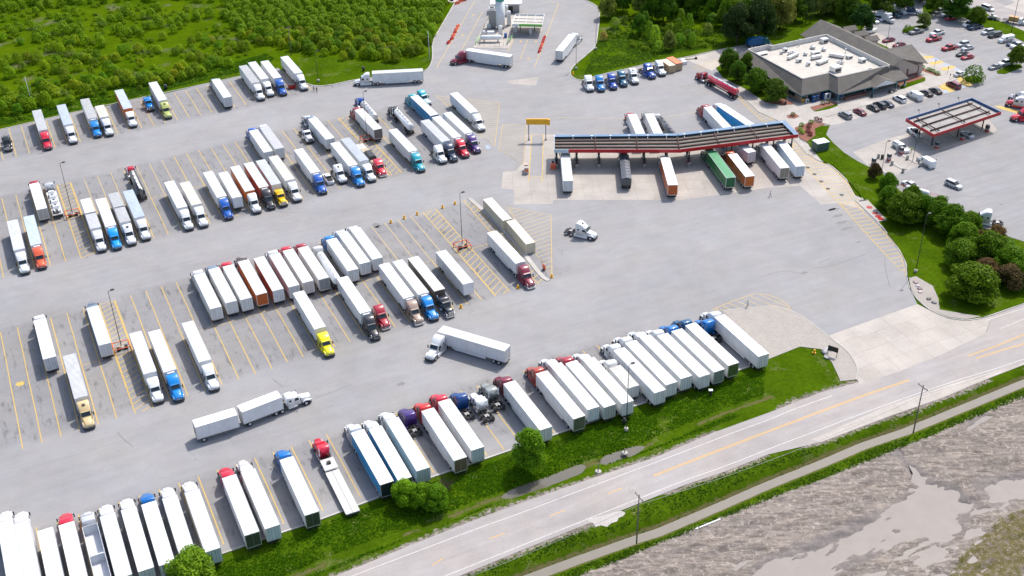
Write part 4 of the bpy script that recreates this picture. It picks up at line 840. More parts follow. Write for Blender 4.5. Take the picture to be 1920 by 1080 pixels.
def grassmat(name,cover=False,cols=((.032,.068,.002),(.068,.122,.004),(.125,.155,.014))):
    t=NT(name,.9); t.b.inputs['Specular IOR Level'].default_value=.0; v=t.coords(); a=t.noise(v,.12,5,.6); b=t.noise(v,1.1,6,.7); f=t.noise(v,5.,4,.7)
    c=t.mix(t.rng(t.math('ADD',t.math('MULTIPLY',a,.5),t.math('MULTIPLY',b,.5)),.38,.62),cols[0],cols[1]); c=t.mix(t.rng(f,.55,.8,0,.45),c,cols[2]); c=t.mix(t.rng(f,.2,.42,.6,0),c,(.012,.03,.004)); c=t.mix(t.math('MULTIPLY',t.rng(t.noise(v,.16,5,.7),.56,.64),t.rng(f,.5,.6,0,.75)),c,(.27,.24,.13))
    h=t.math('ADD',b,f)
    if cover:
        at=t.n('ShaderNodeAttribute',attribute_name='cover'); sep=t.n('ShaderNodeSeparateColor'); t.l(at.outputs['Color'],sep.inputs[0])
        nz=t.rng(b,.3,.7,-.28,.28); nz2=t.rng(f,.3,.7,-.18,.18); jit=t.math('ADD',nz,nz2)
        # mud worked by machines: pale clods, darker wet ruts running with the ditch
        mp=t.n('ShaderNodeMapping'); mp.inputs['Rotation'].default_value=(0,0,-ROADA); mp.inputs['Scale'].default_value=(.13,1.,1.); t.l(v,mp.inputs['Vector'])
        s1=t.noise(mp.outputs[0],.8,8,.72,1.6); s2=t.noise(v,.3,6,.6); s3=t.noise(v,1.15,7,.74,.6)
        mud=t.mix(t.rng(s1,.43,.57),(.155,.13,.11),(.325,.276,.238)); mud=t.mix(t.rng(s2,.35,.7,.55,0),mud,(.18,.16,.148)); mud=t.mix(t.rng(s3,.53,.63,0,.7),mud,(.45,.40,.355)); mud=t.mix(t.rng(s3,.34,.43,.75,0),mud,(.085,.07,.065))
        meadow=t.mix(t.rng(t.noise(v,.10,6,.65),.34,.66),(.036,.084,.001),(.076,.126,.002)); meadow=t.mix(t.rng(f,.45,.8,0,.4),meadow,(.12,.16,.012)); meadow=t.mix(t.rng(t.noise(v,.45,6,.7),.5,.75,0,.5),meadow,(.035,.065,.002)); meadow=t.mix(t.rng(t.noise(v,.09,5),.58,.68,0,.7),meadow,(.15,.135,.09)); meadow=t.mix(t.rng(b,.25,.42,.5,0),meadow,(.022,.04,.006))
        brown=t.mix(t.rng(t.math('ADD',t.math('MULTIPLY',b,.5),t.math('MULTIPLY',f,.5)),.4,.6),(.20,.155,.10),(.085,.085,.02))
        wetf=t.math('SUBTRACT',1.,at.outputs['Alpha']); mud=t.mix(t.rng(t.math('ADD',wetf,nz2),.3,.75,0,.6),mud,(.2,.18,.175)); c=t.mix(t.rng(t.math('ADD',sep.outputs[1],jit),.45,.55),c,meadow)
        c=t.mix(t.rng(t.math('ADD',sep.outputs[0],jit),.44,.56),c,mud)
        c=t.mix(t.rng(t.math('ADD',sep.outputs[2],jit),.42,.6),c,brown)
    t.color(c); t.bump(h,.9,.14)
p1_=P(825,1017); p2_=P(1440,787); ROADA=math.atan2(*(p2_-p1_)[::-1]); RD=np.array([math.cos(ROADA),math.sin(ROADA)]); RN=np.array([-RD[1],RD[0]])
grassmat('grass'); grassmat('ground_cover',True)
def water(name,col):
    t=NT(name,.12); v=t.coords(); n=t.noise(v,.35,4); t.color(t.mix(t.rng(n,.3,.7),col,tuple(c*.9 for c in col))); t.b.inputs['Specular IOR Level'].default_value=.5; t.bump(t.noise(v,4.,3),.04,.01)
water('muddy_water',(.255,.228,.205)); water('dark_ditch_water',(.13,.12,.095)); water('ditch_water',(.215,.195,.16))
def shingle(name,base):
    t=NT(name,.9); w=t.coords(); br=t.n('ShaderNodeTexBrick'); br.inputs['Scale'].default_value=3.; br.inputs['Color1'].default_value=(1,1,1,1); br.inputs['Color2'].default_value=(.8,.79,.78,1); br.inputs['Mortar'].default_value=(.6,.6,.6,1); br.inputs['Mortar Size'].default_value=.02; t.l(w,br.inputs['Vector'])
    n=t.noise(w,.4,6,.65); f=t.noise(w,4,5,.7); t.color(t.mix(1.,t.mix(1.,base,br.outputs['Color'],'MULTIPLY'),t.math('MULTIPLY',t.rng(n,.3,.7,.82,1.1),t.rng(f,.3,.7,.85,1.1)),'MULTIPLY')); t.bump(f,.4,.03)
shingle('shingles',(.165,.152,.137))
def brickm(name,a,b):
    t=NT(name,.9); w=t.coords(); br=t.n('ShaderNodeTexBrick'); br.inputs['Scale'].default_value=4.; br.inputs['Color1'].default_value=(*a,1); br.inputs['Color2'].default_value=(*b,1); br.inputs['Mortar'].default_value=(.4,.37,.34,1); br.inputs['Mortar Size'].default_value=.015
    mp=t.n('ShaderNodeMapping'); mp.inputs['Rotation'].default_value=(R(90),0,0); t.l(w,mp.inputs['Vector']); t.l(mp.outputs[0],br.inputs['Vector']); t.color(br.outputs['Color'])
brickm('brick',(.34,.25,.19),(.28,.19,.15)); brickm('redbrick',(.16,.05,.04),(.12,.035,.03))
newmat('stucco',(.52,.42,.37),.9,noise=.08,nscale=.5); newmat('whiteroof',(.47,.435,.385),.7,noise=.14,nscale=.35); newmat('parapet_white',(.62,.595,.56),.8,noise=.12,nscale=.6)
newmat('teal_paint',(.02,.12,.14),.5); newmat('canopy_red',(.42,.003,.012),.45); newmat('canopy_blue',(.13,.22,.34),.45,noise=.12,nscale=.4); newmat('canopy_pale',(.42,.52,.60),.5,noise=.12,nscale=.5); newmat('canopy_deck',(.20,.20,.175),.7,noise=.25,nscale=.5)
newmat('rusty_beam',(.085,.04,.028),.8,noise=.3,nscale=1.5); newmat('cng_green',(.16,.5,.10),.5); newmat('white_paint',(.72,.73,.73),.5,noise=.06); newmat('sign_white',(.7,.7,.7),.5); newmat('sign_black',(.02,.02,.02),.6); newmat('cng_teal',(.05,.32,.25),.5); newmat('pump_grey',(.3,.31,.32),.5); newmat('blue_plastic',(.01,.08,.3),.5); newmat('red_plastic',(.5,.03,.015),.5); newmat('green_box',(.07,.13,.1),.6); newmat('awning_blue',(.01,.04,.2),.7)
# leaves
def leafmat(name,var):
    m=bpy.data.materials.new(name); m.use_nodes=True; nt=m.node_tree; b=nt.nodes['Principled BSDF']; b.inputs['Roughness'].default_value=.55; b.inputs['Specular IOR Level'].default_value=.08
    oi=nt.nodes.new('ShaderNodeObjectInfo'); g=nt.nodes.new('ShaderNodeNewGeometry'); mr=nt.nodes.new('ShaderNodeMapRange'); mr.inputs['To Min'].default_value=1-var; mr.inputs['To Max'].default_value=1+var; nt.links.new(g.outputs['Random Per Island'],mr.inputs['Value'])
    mx=nt.nodes.new('ShaderNodeMix'); mx.data_type='RGBA'; mx.blend_type='MULTIPLY'; mx.inputs['Factor'].default_value=1; nt.links.new(oi.outputs['Color'],mx.inputs['A']); nt.links.new(mr.outputs[0],mx.inputs['B']); nt.links.new(mx.outputs['Result'],b.inputs['Base Color'])
    tr=nt.nodes.new('ShaderNodeBsdfTranslucent'); nt.links.new(mx.outputs['Result'],tr.inputs['Color']); ms=nt.nodes.new('ShaderNodeMixShader'); ms.inputs[0].default_value=.42; nt.links.new(b.outputs[0],ms.inputs[1]); nt.links.new(tr.outputs[0],ms.inputs[2]); nt.links.new(ms.outputs[0],nt.nodes['Material Output'].inputs['Surface']); MAT[name]=m
leafmat('leaves',.38); newmat('bark',(.1,.075,.055),.95,noise=.3,nscale=3)
# ------------------------------------------------ the ground
def inpoly(x,y,poly):
    poly=np.array([p[:2] for p in poly]); c=np.zeros(x.shape,bool); n=len(poly)
    for i in range(n):
        x1,y1=poly[i]; x2,y2=poly[i-1]
        with np.errstate(divide='ignore',invalid='ignore'):
            c^=((y1>y)!=(y2>y))&(x<(x2-x1)*(y-y1)/(y2-y1+1e-12)+x1)
    return c
def dpoly(x,y,pts):
    d=np.full(x.shape,1e9)
    for a,b in zip(pts,pts[1:]):
        a=np.array(a[:2]);b=np.array(b[:2]); ab=b-a; t=np.clip(((x-a[0])*ab[0]+(y-a[1])*ab[1])/(ab@ab),0,1); d=np.minimum(d,np.hypot(x-a[0]-t*ab[0],y-a[1]-t*ab[1]))
    return d
def vnoise(x,y,s,seed):
    rs=np.random.RandomState(seed); G_=rs.rand(257,257); X=x/s; Y=y/s; xi=np.floor(X).astype(int); yi=np.floor(Y).astype(int); fx=X-xi; fy=Y-yi; fx=fx*fx*(3-2*fx); fy=fy*fy*(3-2*fy)
    g=lambda i,j: G_[i%257,j%257]
    return (g(xi,yi)*(1-fx)*(1-fy)+g(xi+1,yi)*fx*(1-fy)+g(xi,yi+1)*(1-fx)*fy+g(xi+1,yi+1)*fx*fy)
PX=lambda L,z=0: [P(*q,z) for q in L]
ditch=PX([(780,1160),(980,1080),(1080,1043),(1193,1003),(1235,990),(1335,948),(1440,902),(1540,862),(1620,828),(1700,801),(1845,742),(1920,711),(2100,635)])
ndit=PX([(380,1150),(560,1075),(690,1022),(800,985),(905,940),(1030,897),(1100,870),(1220,830),(1350,775),(1450,740)])
mudedge=[(900,1150),(1060,1090),(1172,1045),(1260,1007),(1360,967),(1440,935),(1552,895),(1665,847),(1750,815),(1840,775),(1920,740),(2150,640),(2300,1300),(900,1300)]
mud_poly=PX(mudedge)
pond=[(1380,1120),(1440,1050),(1472,1040),(1527,1020),(1580,1000),(1600,985),(1615,980),(1665,957),(1690,942),(1722,920),(1725,900),(1705,875),(1712,872),(1745,907),(1790,917),(1815,937),(1840,950),(1802,970),(1800,985),(1777,1010),(1765,1002),(1690,1005),(1660,1020),(1615,1047),(1565,1070),(1552,1082),(1500,1130)]
pond_poly=PX(pond); pond2=PX([(1830,905),(1920,892),(1960,900),(1920,925),(1865,942),(1840,925)]); rut=PX([(1662,832),(1690,860),(1707,880),(1722,900)]); pool3=PX([(1800,790),(1840,772),(1860,780),(1815,806)])
ys=[118.]; 
while ys[-1]<500: ys.append(ys[-1]+(.42 if ys[-1]<200 else .42+(ys[-1]-200)*.006))
ys=np.array(ys); xs=np.arange(-215,216,.62)
X,Y=np.meshgrid(xs,ys)
inm=inpoly(X,Y,mud_poly); dd=dpoly(X,Y,ditch); dn=dpoly(X,Y,ndit); dm=dpoly(X,Y,mud_poly[:12])
sm=lambda t: t*t*(3-2*t)
Zg=np.full(X.shape,-.02)
Zg-= 1.35*sm(np.clip(1-dd/3.0,0,1)); wet=np.clip((X-P(925,930)[0])/4,0,1)*np.clip((P(1222,829)[0]-X)/4,0,1)*np.clip(np.abs(X-P(1112,866)[0])/2-.3,0,1); Zg-=(.38+.5*wet)*sm(np.clip(1-dn/3.0,0,1))
RX=X*RD[0]+Y*RD[1]; RY=X*RN[0]+Y*RN[1]
mn=vnoise(RX,RY*4,5.,3)*.5+vnoise(RX*1.,RY*3.,1.6,4)*.32+vnoise(X,Y,.9,5)*.22+vnoise(X,Y,18,6)*.5
inp=(inpoly(X,Y,pond_poly)|inpoly(X,Y,pond2)|inpoly(X,Y,pool3)).astype(float)
pd=np.minimum(dpoly(X,Y,pond_poly+[pond_poly[0]]),dpoly(X,Y,pond2+[pond2[0]])); pd=np.where(inp>0,pd,-pd)
drut=dpoly(X,Y,rut)
mudz=-.15+1.15*(mn-.74)+.14+.5*np.clip(vnoise(RX*.6,RY*2.6,2.4,31)-.62,0,1)*2-.8*sm(np.clip(pd/4.+.38,0,1))-.24*inpoly(X,Y,PX([(1555,1074),(1625,1041),(1671,1004),(1720,985),(1800,985),(1836,942),(1870,960),(1815,1020),(1770,1060),(1700,1100),(1560,1110)]))-.2*inpoly(X,Y,PX([(1800,880),(1860,890),(1930,880),(1930,960),(1870,965),(1815,940)])) -.5*sm(np.clip(1-drut/1.3,0,1))
bl=sm(np.clip(dm/2.5,0,1))*inm
Zg=Zg*(1-bl)+mudz*bl
g1=vnoise(X,Y,1.3,8)*.5+vnoise(X,Y,.7,9)*.5
Zg=Zg+np.where(inm,0,1)*((g1-.5)*.06-.03)
lotarea=PX([(-60,260),(445,150),(522,130),(580,158),(795,134),(812,90),(860,-10),(1100,-10),(1122,60),(1075,145),(1280,109),(1500,60),(1990,-60),(1990,600),(1811,610),(1612,722),(1437,670),(1035,812),(412,1035),(-200,1260)])
roadarea=PX([(560,1110),(950,952),(1440,770),(1620,700),(1800,590),(2100,480),(2100,590),(1920,700),(1675,790),(1440,860),(960,1045),(850,1090)])
flat=inpoly(X,Y,lotarea)|inpoly(X,Y,roadarea); Zg=np.where(flat,np.minimum(Zg,-.035),Zg)
meadow=(Y>290)&(~flat)
cov=np.zeros((X.size,4),np.float32); cov[:,3]=1
mr=np.where(inm,np.clip(.5+dm/2.,.5,1),np.clip(.5-dm/2.5,0,.5)); cov[:,0]=mr.ravel()
# bare earth along the roadside ditches
bare=np.clip(1-dn/1.5,0,1)*.62; cov[:,2]=np.maximum(cov[:,2],(bare*(vnoise(X,Y,6,12)>.35)).ravel())
rdd=np.minimum(dpoly(X,Y,PX([(560,1106),(637,1077),(770,1022),(850,990),(950,952),(1080,907),(1235,855),(1335,812),(1440,774),(1540,735),(1605,716)])),dpoly(X,Y,PX([(1850,711),(1765,747),(1675,778),(1540,829),(1440,852),(1360,884),(1285,909),(1160,959),(960,1039),(850,1085)]))); vn=vnoise(X,Y,7,41); cov[:,0]=np.maximum(cov[:,0],(np.clip(.72-rdd/(1.2+3.2*vn),0,.62)*(vn>.25)).ravel()); cov[:,2]=np.maximum(cov[:,2],(np.clip(1-np.abs(dd-1.25)/.9,0,1)*.7).ravel()); cov[:,3]=np.where(inm,1-np.clip(.9+pd/2.6,0,1),1).ravel(); cov[:,3]=np.minimum(cov[:,3],(1-.9*np.clip(1.4-drut/1.2,0,1)).ravel())
lawn=np.zeros(X.shape)
for L_ in ([(560,100),(700,116),(800,105),(815,70),(800,140),(660,152),(585,168)],[(1080,150),(1130,60),(1200,70),(1390,80),(1300,108)],[(1420,75),(1540,20),(1640,60),(1600,90),(1500,60),(1440,95)],[(0,245),(445,150),(445,130),(380,134),(250,166),(60,212),(0,224)]):
    lawn=np.maximum(lawn,inpoly(X,Y,PX(L_)).astype(float))
cov[:,1]=np.where(meadow&(lawn<.5),1.,0).ravel()
dry=PX([(1770,1090),(1830,1010),(1880,970),(2000,930),(2100,1200),(1770,1200)]); ddry=dpoly(X,Y,dry[:4]); dryv=np.where(inpoly(X,Y,dry),np.clip(.5+ddry/6,0,.62),np.clip(.42-ddry/5,0,.42)); cov[:,2]=np.maximum(cov[:,2],dryv.ravel())
nx,ny=len(xs),len(ys)
V_=np.stack([X.ravel(),Y.ravel(),Zg.ravel()],1)
idx=np.arange(nx*ny).reshape(ny,nx); F_=np.stack([idx[:-1,:-1].ravel(),idx[:-1,1:].ravel(),idx[1:,1:].ravel(),idx[1:,:-1].ravel()],1)
# skirt out to the horizon: 8 outer quads butting the survey grid
bx=[xs[0],xs[-1]]; by=[ys[0],ys[-1]]; BIG=6000.; gx=[-BIG,bx[0],bx[1],BIG]; gy=[-BIG,by[0],by[1],BIG]; o=len(V_); ex=[];ef=[]
for j in range(4):
    for i in range(4): ex.append((gx[i],gy[j],-.1))
for j in range(3):
    for i in range(3):
        if (i,j)!=(1,1): ef.append([o+j*4+i,o+j*4+i+1,o+(j+1)*4+i+1,o+(j+1)*4+i])
V_=np.concatenate([V_,np.array(ex)]); cov=np.concatenate([cov,np.array([[0,1,0,1]]*16,np.float32)])
me=bpy.data.meshes.new('ground'); F_=np.concatenate([F_,np.array(ef)])
me.vertices.add(len(V_)); me.vertices.foreach_set('co',V_.astype(np.float32).ravel()); me.loops.add(F_.size); me.loops.foreach_set('vertex_index',F_.astype(np.int32).ravel()); me.polygons.add(len(F_)); me.polygons.foreach_set('loop_start',np.arange(0,F_.size,4,dtype=np.int32)); me.polygons.foreach_set('use_smooth',np.ones(len(F_),bool)); me.update(calc_edges=True)
at=me.attributes.new('cover','FLOAT_COLOR','POINT'); at.data.foreach_set('color',cov.ravel()); me.materials.append(MAT['ground_cover']); me.validate()
go=bpy.data.objects.new('ground',me); COL.objects.link(go); go['kind']='structure'
def gz(x,y):
    i=int(np.clip(np.searchsorted(xs,x)-1,0,nx-2)); j=int(np.clip(np.searchsorted(ys,y)-1,0,ny-2)); return float(Zg[j,i])
# ------------------------------------------------ pavements
lot=PX([(-700,420),(0,243),(60,229),(105,219),(150,208),(195,200),(262,184),(312,175),(387,157),(445,144),(522,128),(552,146),(580,160),(610,162),(667,149),(720,143),(795,134),(806,126),(812,108),(810,79),(829,46),(849,12),(862,-12),(880,-40),(1060,-40),(1097,0),(1115,8),(1124,18),(1124,36),(1121,59),(1117,87),(1105,99),(1077,121),(1067,137),(1075,147),(1089,151),(1130,139),(1180,128),(1220,118),(1280,109),(1365,90),(1440,73),(1470,110),(1500,200),(1560,320),(1660,430),(1700,495),(1702,520),(1708,545),(1720,570),(1555,629),(1585,655),(1600,672),(1609,692),(1600,690),(1570,660),(1530,640),(1500,648),(1462,663),(1437,674),(1405,687),(1215,752),(1062,807),(967,841),(805,896),(710,932),(597,976),(527,999),(412,1040),(250,1100),(-50,1220),(-700,1500)])
struct('parking_lot',MB().m('lot_asphalt').sheet(lot,0.))
car=PX([(1500,240),(1480,190),(1560,150),(1660,120),(1640,80),(1616,62),(1622,45),(1630,36),(1632,20),(1650,0),(1660,-30),(1990,-60),(1990,470),(1920,453),(1760,400),(1640,350),(1560,300)])
struct('car_park',MB().m('car_asphalt').sheet(car,.004))
struct('driveway_apron',MB().m('concrete').sheet(PX([(1555,628.75),(1720,570),(1749,585),(1780,597),(1811,601),(1842,597),(1860,592),(1848,625),(1765,665),(1690,695),(1612,720),(1605,708),(1609,692),(1600,672),(1585,655)]),.006))
struct('pump_pavement',MB().m('pump_concrete').sheet(PX([(963,383),(1037,382),(1037,375),(1274,375),(1330,368),(1440,352),(1500,348),(1540,383),(1575,381),(1640,400),(1600,352),(1555,308),(1500,262),(1480,240),(1420,240),(1270,250),(1035,252),(985,252),(983,262),(984,300),(968,320),(963,345)]),.004))
mb=MB().m('pump_concrete').sheet(PX([(943,322),(970,320),(968,355),(940,354)]),.006).sheet(PX([(950,152),(1010,144),(1005,160),(960,158)]),.006); struct('pavement_patches',mb)
nlane=[(1555,632),(1585,655),(1600,672),(1609,692),(1608,712),(1575,712),(1560,680),(1540,655),(1500,650),(1462,665),(1437,675),(1355,582.5),(1415,576),(1450,573.7),(1482,581),(1512,597.5)]
struct('gravel_island',MB().m('gravel').prism(PX(nlane),-.05,.05))
# county road
NE_=[(560,1106),(637,1077),(770,1022),(850,990),(950,952),(1080,907),(1235,855),(1335,812),(1440,774),(1540,735),(1612,716),(1700,690),(1765,663),(1850,622),(1860,592),(1920,569),(2100,500)]
SE_=[(2100,610),(1920,684),(1850,711),(1765,747),(1675,778),(1540,829),(1440,852),(1360,884),(1285,909),(1160,959),(960,1039),(850,1085),(760,1125)]
struct('county_road',MB().m('road_asphalt').sheet(PX(NE_+SE_+[(600,1190)]),.002))
struct('road_shoulder',MB().m('concrete').sheet(PX([(1520,824),(1652,766),(1765,726),(1920,679),(1920,683),(1850,710),(1765,746),(1675,777),(1540,828.5)]),.006).m('chalk').sheet(PX([(1105,972),(1120,969),(1135,966),(1150,960),(1166,958),(1173,962),(1168,968),(1160,971),(1157,978),(1146,981),(1138,988),(1127,985),(1116,988),(1112,981),(1103,978)]),.01))
rm=MB().m('road_white'); 
wl=smoothpath(PX([(560,1119),(660,1080),(825,1017.5),(895,991),(975,962.5),(1147,897.5),(1235,865),(1375,811),(1440,787.5),(1502,762),(1560,742)]),1); rm.strip(wl,.14,.011)
wl=smoothpath(PX([(780,1102),(960,1030),(1160,950),(1285,900),(1360,874),(1440,842.5),(1472,830),(1652,762),(1765,722),(1920,675),(2050,620)]),1); rm.strip(wl,.14,.011)
rm.strip(PX([(1848,601),(1920,578),(2000,545)]),.14,.011); rm.strip(PX([(1876,616),(1920,598),(2000,560)]),.12,.011)
rm.m('road_yellow')
for a_,b_ in (((810,1060),(831,1047)),((918,1010),(946,1000)),((1031,967.5),(1059,957)),((1140,926),(1166,915.5))): rm.strip(PX([a_,b_]),.14,.011)
cy=smoothpath(PX([(1226,892),(1330,851),(1435,811),(1540,771),(1632,737),(1705,712.5)]),1)
for s in(.16,-.16): rm.strip([np.array(q)+RN*s for q in cy],.13,.011)
for L_ in ([(1815,667.5),(1870,648),(1920,627.5),(2000,590)],[(1830,672),(1880,656),(1920,645),(2000,615)]):
    c2=PX(L_); 
    for s in(.14,-.14): rm.strip([q+RN*s for q in c2],.11,.011)
struct('road_markings',rm)
# stalls of the truck lot: long double rows laid out at 3.58 m
lm=MB().m('yellow_line'); LW=.19
def stall(u,v0,v1,mat='yellow_line',w=LW): lm.m(mat).strip([UV(u,v0),UV(u+.05,(v0+v1)/2),UV(u,v1)],w,.008)
for k in range(-3,20):
    u=.0+3.585*k; n_=354.3+.075*u; stall(u,332.8+.075*u,n_,'yellow_line')
for k in range(20,30):
    u=3.585*k
    if u>91: continue
    stall(u,338.3+.02*u,359.5+.03*(u-70),'yellow_line')
skip2=[]
for k in range(-6,30):
    u=.9+3.585*k
    if u>104: continue
    f_='faded_line' if 14<u<38 else 'yellow_line'
    stall(u,265+.072*u,287.+.06*u); stall(u,287.+.06*u,308+.075*u+(0 if u<40 else .6),f_)
lm.m('yellow_line').strip([UV(2,287.1),UV(50,290.2)],.13,.008).strip([UV(60,291.3),UV(105,295.8)],.13,.008)
for k in range(-2,29):
    u=-5.6+3.57*k
    if u>99: continue
    stall(u,197+.066*u+(.8 if u>40 else 0),219.5+.065*u); stall(u,219.5+.065*u,241.3+.075*u,'yellow_line' if u<40 else 'faded_line')
lm.m('yellow_line').strip([UV(-5,218.8),UV(12,219.6)],.13,.008).strip([UV(26,220.4),UV(68,223.5)],.13,.008).strip([UV(80,224.3),UV(99,225.7)],.13,.008)
for k in range(-8,35):
    u=-9.4+3.585*k
    if u<128: stall(u,153.3+.012*u,172.5+.03*max(u,0)+(0 if u<100 else .4))
def hatch(poly,ang,step=1.6,w=.18,mat='yellow_line',outline=True,z=.0085):
    poly=[np.array(p[:2],float) for p in poly]
    if outline: lm.m(mat).strip(poly+[poly[0]],LW,z)
    d=np.array([math.cos(R(ang)),math.sin(R(ang))]); n=np.array([-d[1],d[0]]); s=[p@n for p in poly]
    t=min(s)+step*.6
    while t<max(s):
        hits=[]
        for i in range(len(poly)):
            a=poly[i];b=poly[(i+1)%len(poly)]; da=a@n-t; db=b@n-t
            if da*db<0: q=a+(b-a)*da/(da-db); hits.append((q@d,q))
        hits.sort(key=lambda h:h[0])
        for h1,h2 in zip(hits[::2],hits[1::2]): lm.m(mat).strip([h1[1],h2[1]],w,z)
        t+=step
hatch([Z('d',*q) for q in((425,190),(525,170),(715,705),(610,740))],55,1.9)
hatch([Z('f',*q) for q in((730,128),(855,98),(1150,900),(1015,940))],55,1.7)
hatch([Z('h',*q) for q in((455,155),(548,128),(1105,748),(1000,785))],62,1.6)
hatch([Z('c',*q) for q in((135,410),(205,388),(610,810),(540,835))],70,1.7)
hatch([Z('h',*q) for q in((755,65),(798,58),(1380,660),(1320,690),(1150,520))],55,1.9)
hatch([Z('h',*q) for q in((1090,115),(1412,170),(1420,640),(1290,450))],32,1.7,.17,'faded_line')
hatch([Z('c',*q) for q in((865,235),(1350,290),(1310,618),(1200,530))],2,1.3,.17,'faded_line')
hatch([Z('c',*q) for q in((1370,455),(1550,455),(1525,760),(1340,640))],2,1.3,.15,'faded_line')
hatch([Z('v',*q) for q in((535,165),(700,95),(860,42),(960,50),(1050,85),(1110,130),(1140,162),(1000,132),(860,147),(700,165))],-45,1.9,.17,'faded_line')
ehat=[Z('p',1290,560),Z('p',1370,590),Z('p',1560,740),Z('p',1490,760),Z('p',1360,640)]
hatch(ehat,35,1.5,.2,'yellow_line')
hatch([Z('t',*q) for q in((40,290),(90,300),(200,440),(340,480),(545,700),(440,830),(230,600),(20,370))],15,1.8,.2,'yellow_line')
hatch([Z('u',*q) for q in((400,150),(480,250),(620,380),(720,500),(772,690),(600,510),(400,290),(290,160))],15,1.8,.2,'yellow_line')
hatch([Z('p',*q) for q in((955,340),(1160,285),(1150,330),(1010,375))],15,1.4,.17,'faded_line')
lm.m('faded_line').strip([Z('o',320,192),Z('o',740,200)],.15,.0085).strip([Z('o',1000,188),Z('o',1170,160)],.15,.0085).strip([Z('o',1390,130),Z('o',1480,115)],.15,.0085)
# weigh scale deck outline and plant lanes
lm.m('yellow_line').strip([Z('c',1590,530),Z('c',1565,880)],.2,.0125).strip([Z('c',1675,530),Z('c',1665,885)],.2,.0125).strip([Z('c',1585,530),Z('c',1680,528)],.15,.0125).strip([Z('c',1565,842),Z('c',1668,842)],.15,.0125)
for a_,b_ in (((560,0),(190,650)),((630,110),(430,475)),((1350,30),(1120,640)),((1060,370),(985,560)),((930,360),(870,490)),((1350,30),(1270,15))): lm.m('faded_line').strip([Z('n',*a_),Z('n',*b_)],.22,.0085)
for a_,b_ in (((690,140),(560,430)),((925,360),(875,440))): lm.m('pale_line').strip([Z('n',*a_),Z('n',*b_)],.5,.0085)
for q in((990,390),(1135,395),(1065,555),(440,330),(545,140)): w=Z('n',*q); lm.m('yellow_line').prism([w+np.array(e) for e in((-.5,-.6),(.5,-.6),(0,.9))],.008,.0095)
w=Z('f',150,720); lm.m('yellow_line').strip([w+np.array((-.8,0)),w+np.array((.8,.1))],1.1,.009).strip([w+np.array((0,-.8)),w+np.array((.1,.9))],.5,.0095)
# car park bays
for k in range(11):
    a_=Z('s',60,440)+(Z('s',1200,95)-Z('s',60,440))*k/12.; lm.m('pale_line').strip([a_+VD*.3,a_-VD*5.2],.12,.0125)
lm.m('yellow_line').strip([Z('q',820,800),Z('q',1040,735)],.28,.0125).strip([Z('q',1100,715),Z('q',1330,650)],.28,.0125).strip([Z('q',1500,605),Z('q',1640,575)],.28,.0125)
for q0,q1,n_ in (((860,420),(1450,640),9),((1240,300),(1900,560),10)):
    for k in range(n_+1):
        a_=Z('r',*q0)+(Z('r',*q1)-Z('r',*q0))*k/n_; lm.m('faded_line').strip([a_-UD*2.6,a_+UD*(2.9 if q0[0]<1000 else 2.6)],.12,.0125)
lm.m('yellow_line')
for L_ in (((850,600),(940,590),(975,605),(870,625)),((915,665),(1040,640),(1070,660),(945,690)),((1035,725),(1160,695),(1195,715),(1075,750))): lm.sheet([Z('r',*q) for q in L_],.0125)
lm.sheet([Z('r',*q) for q in((1000,905),(1090,880),(1195,960),(1110,985))],.0125).sheet([Z('r',*q) for q in((1210,820),(1290,820),(1380,900),(1290,930),(1240,880))],.0125)
lm.sheet([Z('s',*q) for q in((1620,365),(1680,365),(1880,420),(1850,440),(1700,400))],.0125)
lm.m('blue_mark').sheet([Z('c',*q) for q in((1235,612),(1262,608),(1282,630),(1255,640))],.0125)
for q in ((985,628),(1095,685),(1215,738),(1090,970),(1275,915)): w=Z('r',*q); lm.prism([w+UD*.9+VD*.9,w-UD*.9+VD*.9,w-UD*.9-VD*.9,w+UD*.9-VD*.9],.011,.013)
struct('parking_lines',lm)
tm=MB().m('tar')
for L_ in ([('u',90,620),('u',150,628),('u',300,590),('u',480,525)],[('u',130,592),('u',230,552)],[('u',612,560),('u',618,640),('u',650,760)],[('u',20,670),('u',-120,640),('u',-300,700)],[('h',1450,420),('h',1500,440),('h',1490,470)],[('i',1000,585),('i',1120,545),('i',1280,480)],[('i',680,440),('i',760,500)],[('j',880,0),('j',930,60),('j',1000,110)],[('t',1400,600),('t',1640,540),('t',1900,440)],[('t',1240,680),('t',1480,745),('t',1600,720),('t',1900,640)],[('f',660,670),('f',760,610),('f',850,548)],[('a',0,800),('a',60,790),('a',130,795)],[('M',1400,1000),('M',1700,900)],[('g',660,-50),('g',760,0),('g',900,-10)]):  # strip by the lower left lamp is its cast shadow, painted; others are tar
    tm.strip(smoothpath([Z(*q) for q in L_],2),.2,.0045)
for cp,x,y,r1,r2 in (('u',240,205,3.,1.),('u',275,248,3.,1.1),('u',300,297,3.,1.),('u',330,342,3.4,1.1),('u',30,662,1.6,.8),('u',420,440,1.5,.5),('e',1480,660,2.,1.),('e',1500,700,2.4,.8),('h',100,250,1.6,2.2),('a',310,630,2.,1.),('i',1650,480,1.6,.9),('k',370,430,.9,3.2),('k',1010,350,2.,1.2),('j',1620,680,.8,4.),('h',870,650,1.6,1.),('h',1170,240,1.6,1.2),('t',1735,800,1.4,.6),('t',340,840,2.6,1.),('t',1120,470,2.,.6)):
    w=Z(cp,x,y); rs9=np.random.RandomState(int(x+y)); tm.sheet([w+UD*(r1*.6*math.cos(a)*(.7+.5*rs9.rand()))+VD*(r2*.6*math.sin(a)*(.7+.5*rs9.rand())) for a in np.linspace(0,6.283,18,endpoint=False)],.0048)
struct('tar_and_shadow_marks',tm)
